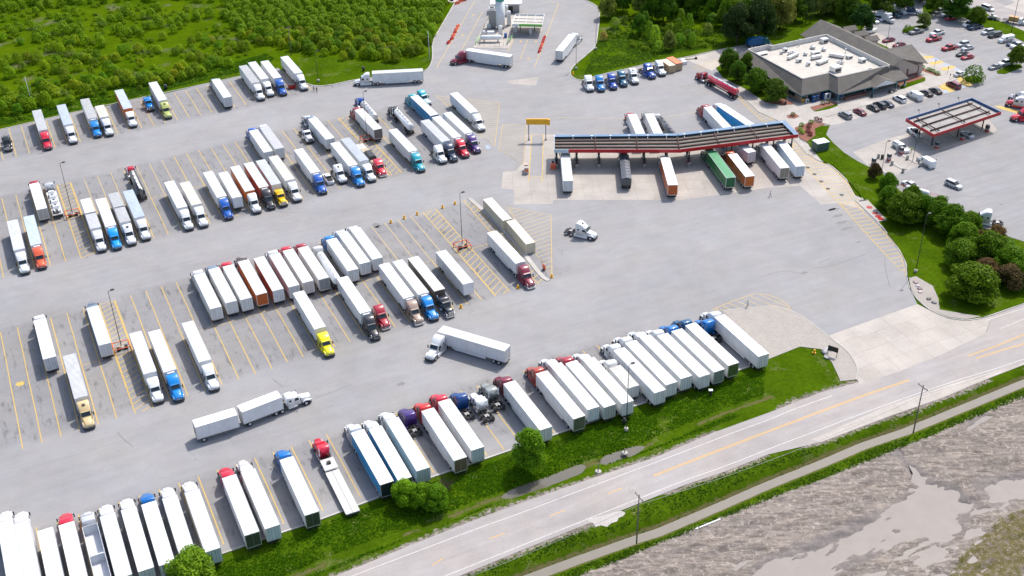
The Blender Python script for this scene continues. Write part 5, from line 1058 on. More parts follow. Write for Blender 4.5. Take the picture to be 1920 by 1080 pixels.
struct('weigh_scale_deck',MB().m('lot_asphalt').sheet([Z('c',*q) for q in((1592,532),(1672,532),(1663,838),(1572,838))],.0085))
# raised concrete walks, curbs, islands
struct('restaurant_walk',MB().m('walk').prism([Z('q',*q) for q in((130,360),(180,600),(200,640),(330,760),(470,825),(540,870),(590,960),(690,1080),(740,1085),(700,1000),(640,985),(602,885),(740,828),(830,850),(870,860),(830,800),(1330,655),(1700,560),(1750,530),(1800,500),(1600,440),(1540,380),(1500,470),(1350,560),(900,680),(560,690),(540,600),(300,420),(160,330))],-.02,.10))
struct('front_bays',MB().m('walk').sheet([Z('q',*q) for q in((820,805),(1330,658),(1640,575),(1880,500),(1920,560),(1700,625),(1330,735),(1060,810),(930,850),(870,860))],.0095))
struct('service_driveway',MB().m('concrete').sheet([Z('p',*q) for q in((880,278),(1000,255),(1230,198),(1420,170),(1340,215),(1160,290),(1155,335),(1100,372),(1050,350))],.0075))
struct('building_side_pavement',MB().m('concrete').sheet([Z('r',*q) for q in((330,330),(450,385),(640,500),(500,520),(300,420),(215,350))],.0062).sheet([Z('r',*q) for q in((790,540),(1200,710),(1320,800),(1000,905),(880,830),(800,640))],.0062))
struct('fuel_forecourt',MB().m('pump_concrete').sheet([Z('t',*q) for q in((640,480),(520,370),(800,265),(990,215),(1000,180),(1180,120),(1600,60),(1700,190),(1650,230),(1230,360),(1070,400),(1060,480),(880,560),(790,545))],.0072))
cb=MB().m('curb')
def curb(pts,w=.32,h=.13): cb.m('curb').curb(smoothpath(pts,1),w,-.05,h)
curb(PX([(0,243),(60,229),(150,208),(262,184),(387,157),(445,144),(522,128)]),.3,.1)
curb(PX([(552,146),(580,160),(610,162),(667,149),(720,143),(795,134),(806,126),(812,108),(810,79),(829,46),(849,12),(862,-12)]),.35)
curb(PX([(1097,0),(1115,8),(1124,18),(1124,36),(1121,59),(1117,87),(1105,99),(1077,121),(1067,137),(1075,147),(1089,151)]),.35)
curb(PX([(1089,151),(1130,139),(1180,128),(1220,118),(1280,109),(1365,90)]),.3)
curb(PX([(1437,675),(1405,687.5),(1215,752.5),(1062,807.5),(967,841),(805,896),(710,932.5),(597,976),(527,999),(412,1040),(250,1098)]),.35,.14)
curb(PX([(1555,632),(1585,655),(1600,672),(1609,692),(1605,712)]),.3); curb(PX([(1355,582.5),(1415,576),(1450,573.7),(1482,581),(1512,597),(1555,632)]),.2,.07)
curb([Z('h',*q) for q in((800,48),(960,190),(1130,360),(1270,540),(1350,640),(1395,665))],1.1,.14)
east=[Z('o',1430,50),Z('o',1600,150),Z('o',1660,210),P(1499,263),P(1507,278),P(1526,298),P(1555,308),P(1578,328),P(1604,356),P(1622,380),P(1645,416),P(1656,428),P(1687,470),P(1700,496),P(1701,521),P(1707,545),P(1726,568),P(1749,585),P(1780,597),P(1811,601),P(1842,597),P(1920,569.5),P(2050,520)]
curb(east,.3,.13)
struct('curbs',cb)
# grass strip between the truck lot and the car lot
gs=MB().m('grass').prism([Z('t',*q) for q in((140,290),(190,258),(214,232),(206,182),(240,160),(330,155),(300,230),(360,300),(450,380),(560,450),(640,490),(760,545),(850,640),(940,720),(1100,760),(1200,800))]+[P(1840,432),P(1920,466),P(2050,500),P(2050,522),P(1920,569),P(1842,596),P(1811,600),P(1780,596),P(1749,584),P(1726,567),P(1707,544),P(1701,520),P(1700,495),P(1687,469),P(1664,440),P(1660,412),P(1626,376),P(1604,366),P(1586,334),P(1562,310),P(1545,306)],-.03,.13)
gs.prism([Z('q',*q) for q in((10,430),(60,400),(150,330),(300,430),(520,600),(540,680),(470,700),(380,690),(250,600),(60,500))],-.03,.14)
gs.prism([Z('q',*q) for q in((740,755),(920,700),(925,715),(860,740),(760,760))],.09,.13); gs.prism([Z('q',*q) for q in((1385,585),(1400,560),(1530,500),(1580,505),(1578,530),(1410,590))],.09,.13)
gs.prism([Z('r',*q) for q in((295,425),(470,500),(495,515),(440,530),(300,450))],-.02,.13); gs.prism([Z('r',*q) for q in((630,320),(700,290),(850,265),(900,275),(900,290),(700,350),(640,345))],-.02,.13)
gs.prism([Z('r',*q) for q in((1630,755),(1760,690),(1880,680),(1905,715),(1720,785),(1640,780))],-.02,.13); gs.prism([Z('r',*q) for q in((1290,815),(1400,800),(1480,830),(1470,870),(1390,885),(1300,850))],-.02,.13)
gs.prism([Z('r',*q) for q in((850,150),(850,60),(960,40),(1200,80),(1420,95),(1500,130),(1620,210),(1920,330),(1980,350),(1980,470),(1800,390),(1500,290),(1230,160),(1100,100),(960,110),(940,150))],-.03,.12)
struct('grass_strips',gs)
bd=MB().m('mulch').prism([Z('q',*q) for q in((600,880),(740,830),(830,850),(750,890),(755,940),(690,985),(640,960))],.08,.16).prism([Z('q',*q) for q in((540,790),(600,772),(635,795),(600,812),(550,808))],.08,.16).prism([Z('q',*q) for q in((715,725),(880,685),(925,700),(740,752))],.135,.17).prism([Z('r',*q) for q in((550,930),(560,880),(800,800),(870,825),(620,900),(570,950))],.08,.16).prism([Z('r',*q) for q in((820,730),(850,725),(1050,800),(1000,810),(830,750))],.08,.16).prism([Z('q',*q) for q in((380,690),(520,660),(600,705),(500,710))],.1,.17)
struct('planting_beds',bd)
struct('stony_verge',MB().m('gravel').sheet([Z('u',*q) for q in((785,700),(840,690),(960,760),(1000,850),(1010,930),(1180,960),(1310,980),(1200,1000),(1080,985),(960,940),(870,875),(805,790))],.137).sheet([Z('v',*q) for q in((1380,440),(1460,450),(1540,520),(1610,620),(1600,690),(1500,700),(1490,600),(1470,520))],.055))
struct('tank_access_pad',MB().m('walk').prism([Z('t',*q) for q in((540,770),(640,765),(800,930),(720,945))],-.02,.145))
mh=MB().m('sign_black').prism([Z('t',*q) for q in((565,772),(630,762),(638,772),(572,782))],.145,.15).m('redlens')
for q in((655,828),(700,875),(725,902),(748,922)):
    w=Z('t',*q); mh.lathe([(.145,.75),(.17,.75)],14,'z',(w[0],w[1],0))
mh.m('frame')
for q in((205,553),(260,612),(315,672),(428,722),(150,498)):
    w=Z('t',*q); mh.lathe([(.005,.6),(.02,.6)],14,'z',(w[0],w[1],0))
o=struct('tank_lids',mh)
# far road at the top right
struct('far_road',MB().m('road_asphalt').sheet([Z('r',*q) for q in((1330,-80),(1340,0),(1400,90),(1500,120),(1640,200),(1930,335),(2300,450),(2300,150),(1920,130),(1700,50),(1560,-10),(1500,-100))],.012)); struct('far_side_road',MB().m('concrete').sheet([Z('r',*q) for q in((1700,70),(1820,30),(1700,-60),(2300,-60),(2300,200),(1920,140))],.018))
# water
struct('ditch_water',MB().m('ditch_water').strip(ditch,3.4,-1.08).m('dark_ditch_water').strip(PX([(870,952),(905,940),(1030,897),(1100,870),(1222,829),(1250,817)]),3.4,-.62))  # near ditch water has a darker base colour than the long ditch
big=PX([(1300,1140),(1400,1040),(1500,1015),(1600,970),(1700,935),(1712,885),(1695,855),(1720,862),(1760,895),(1820,895),(1990,870),(1990,950),(1900,965),(1890,1010),(1860,1060),(1780,1110),(1650,1190),(1450,1220)])
struct('muddy_pool',MB().m('muddy_water').sheet(big,-.27))
struct('field_pool',MB().m('muddy_water').sheet(PX([(1790,795),(1845,765),(1870,778),(1812,812)]),-.25))
# ------------------------------------------------ trees and plants
def leafcloud(rs,R0,H,nc,nl,ls,z0=.0,top=1.,flat=.0,inner=.35):
    """crown of leaf-sized faces gathered in clumps through a dome of radius R0 and height H"""
    V=[];n=0
    cs=[]
    for i in range(nc):
        t=rs.rand()*2*PI; h=rs.rand()**.8; prof=math.sin(PI*min(1,(h*.9+.12)))**.55*(1-.25*h*top); r=R0*prof*(inner+(1-inner)*rs.rand()**.4)*.86
        cs.append((r*math.cos(t),r*math.sin(t),z0+H*h*.93,R0*(.22+.2*rs.rand())))
    C_=np.array(cs); k=np.repeat(np.arange(nc),nl); N=len(k)
    d=rs.normal(size=(N,3)); d[:,2]=np.abs(d[:,2])*.9+d[:,2]*.1-.15; d/=np.linalg.norm(d,axis=1)[:,None]
    pos=C_[k,:3]+d*(C_[k,3]*(.7+.38*rs.rand(N)))[:,None]; pos[:,2]=np.maximum(pos[:,2],z0*.6+.05)
    nrm=d+rs.normal(size=(N,3))*.28; nrm/=np.linalg.norm(nrm,axis=1)[:,None]
    a=np.cross(nrm,rs.normal(size=(N,3))); a/=np.linalg.norm(a,axis=1)[:,None]; b=np.cross(nrm,a); s=ls*(.6+.8*rs.rand(N))[:,None]
    q=np.stack([pos-a*s-b*s*.6,pos+a*s-b*s*.5,pos+a*s*.7+b*s*.7,pos-a*s*.6+b*s*.8],1)
    return q.reshape(-1,3)
def quadmesh(name,V,mat='leaves'):
    n=len(V)//4; me=bpy.data.meshes.new(name); me.vertices.add(len(V)); me.vertices.foreach_set('co',V.astype(np.float32).ravel()); me.loops.add(len(V)); me.loops.foreach_set('vertex_index',np.arange(len(V),dtype=np.int32)); me.polygons.add(n); me.polygons.foreach_set('loop_start',np.arange(0,len(V),4,dtype=np.int32)); me.update(calc_edges=True); me.materials.append(MAT[mat]); return me
def trunkmesh(rs,h,r,crR,name='trunk'):
    b=MB().m('bark'); b.tube((0,0,-.1),(.05*rs.randn(),.05*rs.randn(),h*.5),r,r*.7,8); b.tube((0,0,h*.45),(0,0,h*.8),r*.7,r*.3,6)
    for i in range(5):
        t=rs.rand()*6.28; z=h*(.3+.3*rs.rand()); b.tube((0,0,z),(crR*.6*math.cos(t),crR*.6*math.sin(t),z+h*.3),r*.38,r*.12,5)
    return b.mesh(name)
rsT=np.random.RandomState(5)
def domecloud(rs,H,N,ls,bump=.16):
    t=rs.rand(N)*2*PI; z=rs.rand(N)**.85; th=z*1.5; r=np.cos(th*.95)**.55*(1-.12*(z<.12)); ph=rs.rand(4)*6.28; k=1+bump*(np.sin(3*t+ph[0]+4*z)*.6+np.sin(5*t+ph[1]-6*z)*.5)+.07*rs.normal(size=N)
    d=np.stack([r*np.cos(t)*k,r*np.sin(t)*k,H*(.1+.9*z**.9)*(.94+.1*k)],1); nrm=np.stack([np.cos(t)*np.cos(th),np.sin(t)*np.cos(th),np.sin(th)*.9+.12],1)+rs.normal(size=(N,3))*.3; nrm/=np.linalg.norm(nrm,axis=1)[:,None]
    a=np.cross(nrm,rs.normal(size=(N,3))); a/=np.linalg.norm(a,axis=1)[:,None]; b=np.cross(nrm,a); s=ls*(.6+.8*rs.rand(N))[:,None]
    return np.stack([d-a*s-b*s*.6,d+a*s-b*s*.5,d+a*s*.7+b*s*.7,d-a*s*.6+b*s*.8],1).reshape(-1,3)
BUSH=[quadmesh('crown',domecloud(rsT,2.15,620,.085)) for _ in range(7)]
BUSHT=[trunkmesh(rsT,1.7,.05,.8) for _ in range(3)]
TREE=[quadmesh('crown',leafcloud(rsT,1.,1.5,56,190,.04,.28,.7,inner=.35)) for _ in range(4)]
TREET=[trunkmesh(rsT,1.5,.055,.8) for _ in range(3)]
CONE=[quadmesh('crown',domecloud(rsT,3.,760,.08,.1)) for _ in range(3)]
GREENS=[(.20,.32,.006),(.17,.29,.006),(.26,.35,.008),(.12,.24,.006),(.15,.22,.01)]
DKG=(.035,.075,.014); SAPG='saplings and bushes in the meadow'
K_=1.
def plant(kind,x,y,R0,H,col,label,group,name='tree',rz=None,cat='tree',z=0.,alt=1.):
    M,T,hh={'bush':(BUSH,BUSHT,2.25),'tree':(TREE,TREET,1.8),'cone':(CONE,TREET,3.1)}[kind]
    t=thing(name,label,cat,(x,y,z),random.random()*6.28,group); s=(R0,R0*(.9+.2*random.random()),H/hh)
    part('crown',random.choice(M),t,scale=s,col=tuple(c*K_*f_*(.88+.24*random.random()) for c,f_ in zip(col,(1.08,.98,.45) if K_>1 else (1,1,1)))); part('trunk',random.choice(T),t,scale=(max(R0,1),max(R0,1),H/hh))
    return t
sap=[(330,290),(285,310),(115,270),(245,215),(150,230),(470,245),(510,260),(550,235),(580,245),(610,230),(765,190),(835,160),(905,155),(940,115),(510,335),(565,330),(545,350),(640,335),(670,330),(765,350),(745,300),(865,250),(905,245),(960,275),(1015,250),(1055,270),(1135,215),(1185,170),(1080,140),(1280,185),(1350,215),(1225,295),(1210,205),(1305,245),(1040,385),(1145,395),(1190,395),(1350,385),(1320,410),(1445,385),(1440,340),(1495,300),(1545,340),(1585,320),(1480,150),(1395,160),(1575,130),(1625,230),(1680,130),(445,150),(275,120),(415,380),(460,395),(365,390),(535,415),(300,450),(430,470),(265,475),(215,470),(135,470),(70,480),(335,520),(175,530),(425,545),(480,540),(75,580),(40,520),(630,460),(670,470),(590,460),(710,500),(735,450),(790,470),(840,460),(880,460),(915,410),(955,390),(590,530),(865,570),(490,605),(820,540),(900,600),(930,640),(965,620),(1010,640),(1055,630),(1090,640),(1055,495),(1200,590),(1260,620),(1310,590),(1345,540),(1375,520),(1425,580),(1470,540),(1510,560),(1370,600),(1610,450),(1640,370),(1720,410),(1750,370),(1720,500),(1815,380),(1850,370),(1430,450),(1500,460),(640,640),(600,690),(650,720),(700,690),(350,700),(315,670),(365,670),(410,720),(350,790),(200,740),(180,800),(95,770),(20,710),(140,850),(60,820),(200,830),(20,850),(110,800),(240,820),(290,780),(690,640),(760,660),(560,660),(780,620),(1130,620),(1180,640),(1560,520),(1600,500),(1650,490),(820,660),(870,650)]
cand=[]
for i,(a,b) in enumerate(sap): w=P(a/4,b/4); cand.append((w[0],w[1],1.3+.45*random.random()+(.25 if b>500 else 0),0))
def scatter(poly,step,jit,r0,r1,tag,keep=1.):
    poly=[P(*q) for q in poly]; xs_=[q[0] for q in poly]; ys_=[q[1] for q in poly]; x=min(xs_)
    while x<max(xs_):
        y=min(ys_)
        while y<max(ys_):
            px_,py_=x+random.uniform(-jit,jit),y+random.uniform(-jit,jit)
            if random.random()<keep and bool(inpoly(np.array([px_]),np.array([py_]),poly)[0]): cand.append((px_,py_,random.uniform(r0,r1),tag))
            y+=step
        x+=step
scatter([(432,-25),(850,-25),(836,20),(822,45),(808,72),(800,98),(740,118),(640,112),(565,100),(535,92),(480,92),(455,75),(425,60),(418,25)],3.15,1.3,1.25,1.95,1,.93)
scatter([(-20,-30),(425,-30),(400,8),(300,4),(150,10),(0,30),(-20,30)],4.2,1.8,1.2,1.9,2,.9)
scatter([(-20,25),(150,12),(330,12),(400,25),(330,60),(150,70),(0,90)],9,3.5,1.1,1.7,2,.7)
scatter([(0,170),(150,140),(330,125),(440,112),(440,140),(250,172),(60,212),(0,222)],4.2,1.5,.8,1.4,2,.45)
cand.sort(key=lambda c:c[1]); ind=cand[:292]; rest=cand[292:]
for x,y,r,tg in ind:
    col=random.choice(GREENS); lb='round yellow-green sapling standing in the open grass of the meadow' if tg!=1 else 'yellow-green young tree in the dense thicket behind the truck lot'
    plant('bush' if random.random()<.8 else 'cone',x,y,r,r*random.uniform(1.7,2.4),col,lb,SAPG if tg!=1 else 'young trees of the dense thicket','sapling',cat='sapling')
rs=np.random.RandomState(3); VV=[]
proto=[domecloud(rs,2.0,330,.115) for _ in range(6)]
for x,y,r,tg in rest:
    p=proto[rs.randint(5)]*np.array([r,r,r*rs.uniform(.85,1.15)]); a=rs.rand()*6.28; c,s=math.cos(a),math.sin(a); p=np.stack([p[:,0]*c-p[:,1]*s+x,p[:,0]*s+p[:,1]*c+y,p[:,2]],1); VV.append(p)
o=thing('woodland','dense mass of distant young trees filling the top left of the meadow','woodland',kind='stuff',mesh=quadmesh('woodland',np.concatenate(VV))); o.color=(.17,.29,.008,1)
VV=[]; mini=[domecloud(rs,1.5,80,.2) for _ in range(5)]
def scrub(poly,n,r0,r1):
    poly=[P(*q) for q in poly]; a_=np.array(poly); x0,y0=a_.min(0); x1,y1=a_.max(0); c=0
    while c<n:
        x=random.uniform(x0,x1); y=random.uniform(y0,y1)
        if not bool(inpoly(np.array([x]),np.array([y]),poly)[0]): continue
        c+=1
        if vnoise(np.array([x]),np.array([y]),9.,77)[0]<.42: continue
        r=random.uniform(r0,r1); p=mini[rs.randint(5)]*r; VV.append(p+np.array([x,y,-.05]))
scrub([(-20,-20),(425,-20),(430,75),(460,95),(480,110),(440,135),(312,166),(250,172),(150,200),(60,220),(-20,234)],950,.35,.9); scrub([(1130,70),(1180,30),(1330,50),(1380,70),(1300,95),(1200,100)],160,.4,1.)
o=thing('meadow_scrub','low weeds and seedlings scattered through the meadow grass','scrub',kind='stuff',mesh=quadmesh('meadow_scrub',np.concatenate(VV))); o.color=(.15,.24,.006,1)
# right of the plant
K_=2.3
G2='trees and bushes between the gas plant and the building'
for i,(a,b,h,kd,cl,lb) in enumerate([(200,205,5,'bush',0,'small round green bush nearest the gas plant curb'),(275,165,3.5,'bush',3,'low bush right of the gas plant road'),(375,255,7,'tree',3,'dark green tree left of the twin saplings in the right meadow'),(420,200,6,'cone',3,'slim green tree behind the right meadow grass'),(450,275,6,'cone',0,'slim green tree between a dark and a bright round tree'),(490,325,7,'cone',2,'bright rounded tree above the blue tractors'),(515,375,5,'bush',2,'small bright tree closest to the containers'),(590,358,6,'tree',9,'grey-green willow above the containers'),(595,245,5,'bush',0,'bright bush in the middle of the right meadow'),(655,252,6,'cone',3,'cone-shaped tree in the middle of the right meadow'),(665,328,5.5,'bush',0,'round green tree above the orange container'),(675,182,6,'cone',0,'pointed tree at the wood edge'),(735,218,6,'cone',0,'narrow tree at the wood edge right of centre'),(725,303,5.5,'bush',3,'round tree left of a narrow one by the service drive'),(755,333,5,'cone',0,'narrow tree nearest the service drive'),(870,245,5,'bush',9,'pale grey bush before the dark trees'),(900,192,6,'bush',3,'green bush at the foot of the pale trees'),
    (260,80,10,'tree',3,'tall dark tree at the wood edge near the gas plant'),(550,165,11,'tree',8,'large dark tree in the middle of the wood edge'),(470,150,10,'tree',8,'large shaded tree left of the largest dark one'),(400,110,10,'tree',9,'bare-looking grey tree in the wood'),(700,110,10,'tree',3,'leafy tree above the narrow saplings'),(790,105,10,'tree',8,'dark crown behind the pale grey bush'),(860,120,11,'tree',0,'full green tree in the wood behind the service drive'),(980,120,11,'tree',3,'broad tree with reddish tint in the wood'),(1020,190,10,'tree',0,'light green tree left of the dark evergreens'),(1080,318,13,'tree',7,'very dark tree left of the refuse truck'),(1230,290,14,'tree',7,'very dark tree directly above the refuse truck'),(1150,240,12,'tree',8,'dark green tree between the two darkest ones'),(1390,215,13,'tree',9,'tall thin-leaved tree on the lawn behind the building'),(1290,180,12,'tree',0,'broad bright tree behind the refuse truck'),(1500,150,9,'tree',3,'rounded tree at the back lawn'),(1580,155,10,'cone',7,'dark conical tree at the back lawn'),(1660,112,8,'tree',9,'pale bushy tree right of the dark conical one'),(1740,110,8,'tree',9,'second pale bushy tree at the back lawn'),(1850,90,10,'tree',3,'broad tree at the right end of the back lawn'),(150,130,8,'tree',9,'brownish thin tree beside the gas plant road'),(120,290,4,'bush',6,'dry brown bush on the gas plant verge')]):
    w=P(1100+a/3.84,b/3.84); col={0:(.06,.125,.012),2:(.10,.17,.02),3:(.04,.09,.012),6:(.17,.12,.07),7:(.016,.032,.016),8:(.03,.07,.010),9:(.085,.115,.04)}[cl]
    plant(kd,w[0],w[1],h*(.42 if kd=='tree' else .36 if kd=='bush' else .26),h*(1 if kd!='bush' else .8),col,lb,G2)
cnt_=[0]
G3='trees of the wood behind the building'
fill=[P(*q) for q in((1150,5),(1250,30),(1330,40),(1400,50),(1450,40),(1500,25),(1560,20),(1600,28),(1610,8),(1450,0),(1150,-8))]
for k_ in range(900):
    x=random.uniform(min(q[0] for q in fill),max(q[0] for q in fill)); y=random.uniform(min(q[1] for q in fill),max(q[1] for q in fill))
    if cnt_[0]<70 and bool(inpoly(np.array([x]),np.array([y]),fill)[0]): cnt_[0]+=1; plant('bush',x,y,random.uniform(1.6,3.2),random.uniform(3.,6.),random.choice([(.05,.11,.008),(.065,.14,.01),(.035,.08,.01),(.09,.13,.03)]),'green undergrowth bush at the foot of the wood along the top edge','undergrowth of the wood')
cnt=0; wood=[P(*q) for q in((1120,-12),(1150,-2),(1290,22),(1420,16),(1500,22),(1600,22),(1640,14),(1800,10),(1810,-40),(1120,-60))]
xx=min(q[0] for q in wood)
while xx<max(q[0] for q in wood):
    yy=min(q[1] for q in wood)
    while yy<max(q[1] for q in wood):
        x,y=xx+random.uniform(-2.5,2.5),yy+random.uniform(-2.5,2.5)
        if bool(inpoly(np.array([x]),np.array([y]),wood)[0]): plant('tree',x,y,random.uniform(3.2,4.6),random.uniform(7,11),random.choice([(.05,.105,.012),(.035,.08,.012),(.03,.06,.01),(.06,.12,.015)]),'dense green tree in the wood along the top edge of the photo',G3)
        yy+=8.5
    xx+=8.5
def trees(crop,rows,group):
    for (x,y,rz_,R0,H,col,lb,kd) in rows:
        w=Z(crop,x,y,z=rz_); plant(kd,w[0],w[1],R0,H,col,lb,group)
K_=1.75
trees('u',[(640,115,3,3.0,5.5,(.05,.115,.01),'leafy tree at the upper end of the clump beside the petrol lanes','tree'),(770,195,4,4.6,7.5,(.045,.105,.01),'largest tree at the upper end of the strip between the lots','tree'),(900,195,3.5,3.6,6.5,(.04,.10,.01),'tree between the large upper tree and the tractor side','tree'),(1000,240,3.5,3.6,6.5,(.05,.11,.01),'tree in the middle of the strip behind the lamp post','tree'),(1105,285,4,4.6,7.5,(.045,.105,.01),'wide tree in front of the white tractor','tree'),(1230,300,3.5,3.4,6,(.055,.12,.012),'small bright tree below the white tractor','tree'),(1190,400,3.5,4.0,6.5,(.06,.13,.012),'bright tree left of the brown bushes in the strip','tree'),(1165,520,3.5,4.2,6.5,(.055,.12,.012),'tree above the big round one in the strip','tree'),(1375,490,4,4.8,7.5,(.05,.115,.01),'large bright tree at the right side of the strip','tree'),(1250,725,4,6.2,7.5,(.05,.115,.01),'big round tree standing alone at the lower end of the strip','tree'),(1510,590,3.5,4.6,7,(.05,.11,.01),'green tree at the right edge above the brown shrubs','tree'),
    (1600,640,3.5,4.,7,(.055,.12,.012),'green tree cut off by the right edge of the photo','tree'),(1420,380,2.5,2.6,4.5,(.11,.075,.06),'purple-brown shrub by the white tractor chassis','tree'),(1345,645,2.5,3.4,5.,(.09,.065,.055),'brown-leaved tree right above the big round one','tree'),(1530,700,2.5,3.6,5.5,(.085,.06,.05),'brown-leaved tree at the right of the strip','tree'),(1300,400,2.5,1.9,4,(.08,.065,.055),'small brown-leaved tree between two bright ones','tree')],'trees on the strip between the truck lot and the car lot')
trees('t',[(815,600,3,2.6,4.6,(.05,.115,.01),'small tree between the brown shrub and the hedge of trees','tree'),(1010,720,3.5,3.,5.5,(.05,.11,.01),'tree filling the hedge beside the propane tank','tree'),(1230,800,3.5,3.,5.5,(.05,.11,.01),'low tree in the hedge beyond the propane fence','tree'),(1420,1030,3.5,3.2,5.5,(.055,.12,.012),'low bright tree in front of the tractor chassis','tree'),(700,535,2,2.,4.2,(.045,.04,.03),'dark brown shrub at the end of the fuel lanes','tree')],'trees on the strip between the truck lot and the car lot')
trees('q',[(108,372,4,3.4,7.5,(.04,.095,.012),'round tree nearest the service drive beside the building','tree'),(175,455,3.5,3.1,6.5,(.04,.09,.012),'tree behind the red tanker, second by the building','tree'),(245,395,4,2.7,7,(.045,.10,.014),'tall slim tree third in the group by the building','tree'),(312,520,4,3.9,7.5,(.04,.095,.012),'round tree fourth in the group by the building','tree'),(455,600,3.5,3.9,6.8,(.045,.095,.018),'tree at the roof corner, last of the group by the building','tree')],'trees beside the restaurant')
trees('r',[(215,190,5,4.4,9,(.018,.055,.02),'dark green round tree at the head of the far car park','tree'),(870,200,3,2.7,5,(.10,.13,.07),'thin grey-green tree on the car park island','tree'),(690,300,1.4,1.5,2.6,(.06,.13,.015),'small round clipped bush on the car park island','bush'),(980,30,4,4,8,(.04,.085,.012),'tree between the dark blue tractor and the grey van','tree'),(1220,60,5,5.6,10,(.03,.075,.012),'tallest tree at the top right beside the far road','tree'),(1420,170,3.5,3.4,6.5,(.04,.09,.012),'tree above the navy pickup on the grass strip','tree'),(1850,615,3,3.2,6.5,(.05,.10,.014),'tree on the planted island by the dark grey sedan','tree'),(1392,785,2.5,3.1,5.2,(.045,.10,.012),'round clipped tree beside the yellow bays','bush'),(60,100,4,5,9,(.03,.07,.012),'shaded tree behind the dark green round one','tree'),(420,60,4,4.5,9,(.03,.065,.012),'tree behind the white box truck','tree'),(660,20,4,4.5,9,(.035,.075,.012),'tree behind the high-roof van','tree'),(1270,130,2,2.6,4.5,(.05,.11,.012),'low bush under the tallest tree at the top right','bush')],'trees around the far car park')
K_=2.2
trees('l',[(1410,750,4,3.5,8.5,(.06,.15,.012),'bright green tree on the bank between the trucks and the road','tree')],None); trees('j',[(1420,1020,3.5,4.1,6.,(.075,.16,.014),'round bush at the bottom edge covering truck tails','tree')],None)
trees('k',[(1440,665,2.5,2.7,5.2,(.085,.16,.014),'left tree of the shrub clump on the bank','tree'),(1560,690,2.3,2.5,5,(.07,.15,.012),'middle tree of the shrub clump on the bank','tree'),(1660,700,2.3,2.6,4.8,(.05,.12,.01),'darker right tree of the shrub clump on the bank','tree')],'shrub clump on the bank')
strip_=[Z('u',*q) for q in((620,120),(760,130),(900,190),(1010,215),(1190,290),(1420,420),(1620,560),(1620,720),(1330,640),(1250,520),(1120,520),(1120,400),(1000,330),(860,290),(720,260))]
K_=1.75; c_=0
while c_<16:
    x=random.uniform(min(q[0] for q in strip_),max(q[0] for q in strip_)); y=random.uniform(min(q[1] for q in strip_),max(q[1] for q in strip_))
    if bool(inpoly(np.array([x]),np.array([y]),strip_)[0]): c_+=1; plant('bush',x,y,random.uniform(1.5,2.6),random.uniform(2.2,3.6),(.05,.105,.01),'green underbrush filling the gaps of the tree strip between the lots','underbrush of the tree strip','bush',cat='bush')
# bare twig shrub
w=Z('k',1750,640); t=thing('bare_shrub','leafless brown twig shrub on the bank beside the shrub clump','shrub',(w[0],w[1],-.05)); q=MB().m('bark'); rs2=np.random.RandomState(2)
for i in range(60):
    a=rs2.rand()*6.28; r=.5+rs2.rand()*1.5; h=1.2+rs2.rand()*2.2; p0=(rs2.randn()*.3,rs2.randn()*.3,0); p1=(r*math.cos(a)*.6,r*math.sin(a)*.6,h*.6); p2=(r*math.cos(a)*1.1+rs2.randn()*.3,r*math.sin(a)*1.1,h); q.tube(p0,p1,.03,.02,4,False); q.tube(p1,p2,.02,.008,4,False); q.tube(p1,(p1[0]+rs2.randn()*.5,p1[1]+rs2.randn()*.5,h),.015,.006,4,False)
part('twigs',q,t)
# garden shrubs
gb=[('q',760,825,(.16,.02,.035),'dark red'),('q',790,835,(.16,.02,.035),'dark red'),('q',705,880,(.16,.02,.035),'dark red'),('q',700,915,(.16,.02,.035),'dark red'),('q',715,940,(.16,.02,.035),'dark red'),('q',650,870,(.14,.3,.03),'green'),('q',720,848,(.14,.28,.03),'green'),('q',640,905,(.2,.4,.03),'green'),('q',655,925,(.2,.4,.03),'green'),('q',585,792,(.16,.16,.05),'olive'),('q',810,705,(.16,.12,.05),'olive'),('q',850,695,(.15,.14,.05),'olive')]
for i,(cp,x,y,c,nm) in enumerate(gb):
    w=Z(cp,x,y); pos={'dark red':'dark red garden shrub in the brown bed below the building corner','green':'small green garden shrub in the brown bed below the building corner','olive':'tiny olive garden plant in a mulch bed before the building'}[nm]
    t=thing('garden_shrub',pos,'shrub',(w[0],w[1],.14),random.random()*6,'garden shrubs '+nm); part('foliage',random.choice(BUSH),t,scale=(.75,.75,.5),col=c)
for i,(x,y) in enumerate(((840,725),(910,750),(950,765),(1000,790))):
    w=Z('r',x,y); t=thing('garden_shrub','low green shrub in the narrow bed by the disabled bays','shrub',(w[0],w[1],.14),random.random()*6,'shrubs in the narrow bed'); part('foliage',random.choice(BUSH),t,scale=(.9,.9,.45),col=(.13,.28,.02))
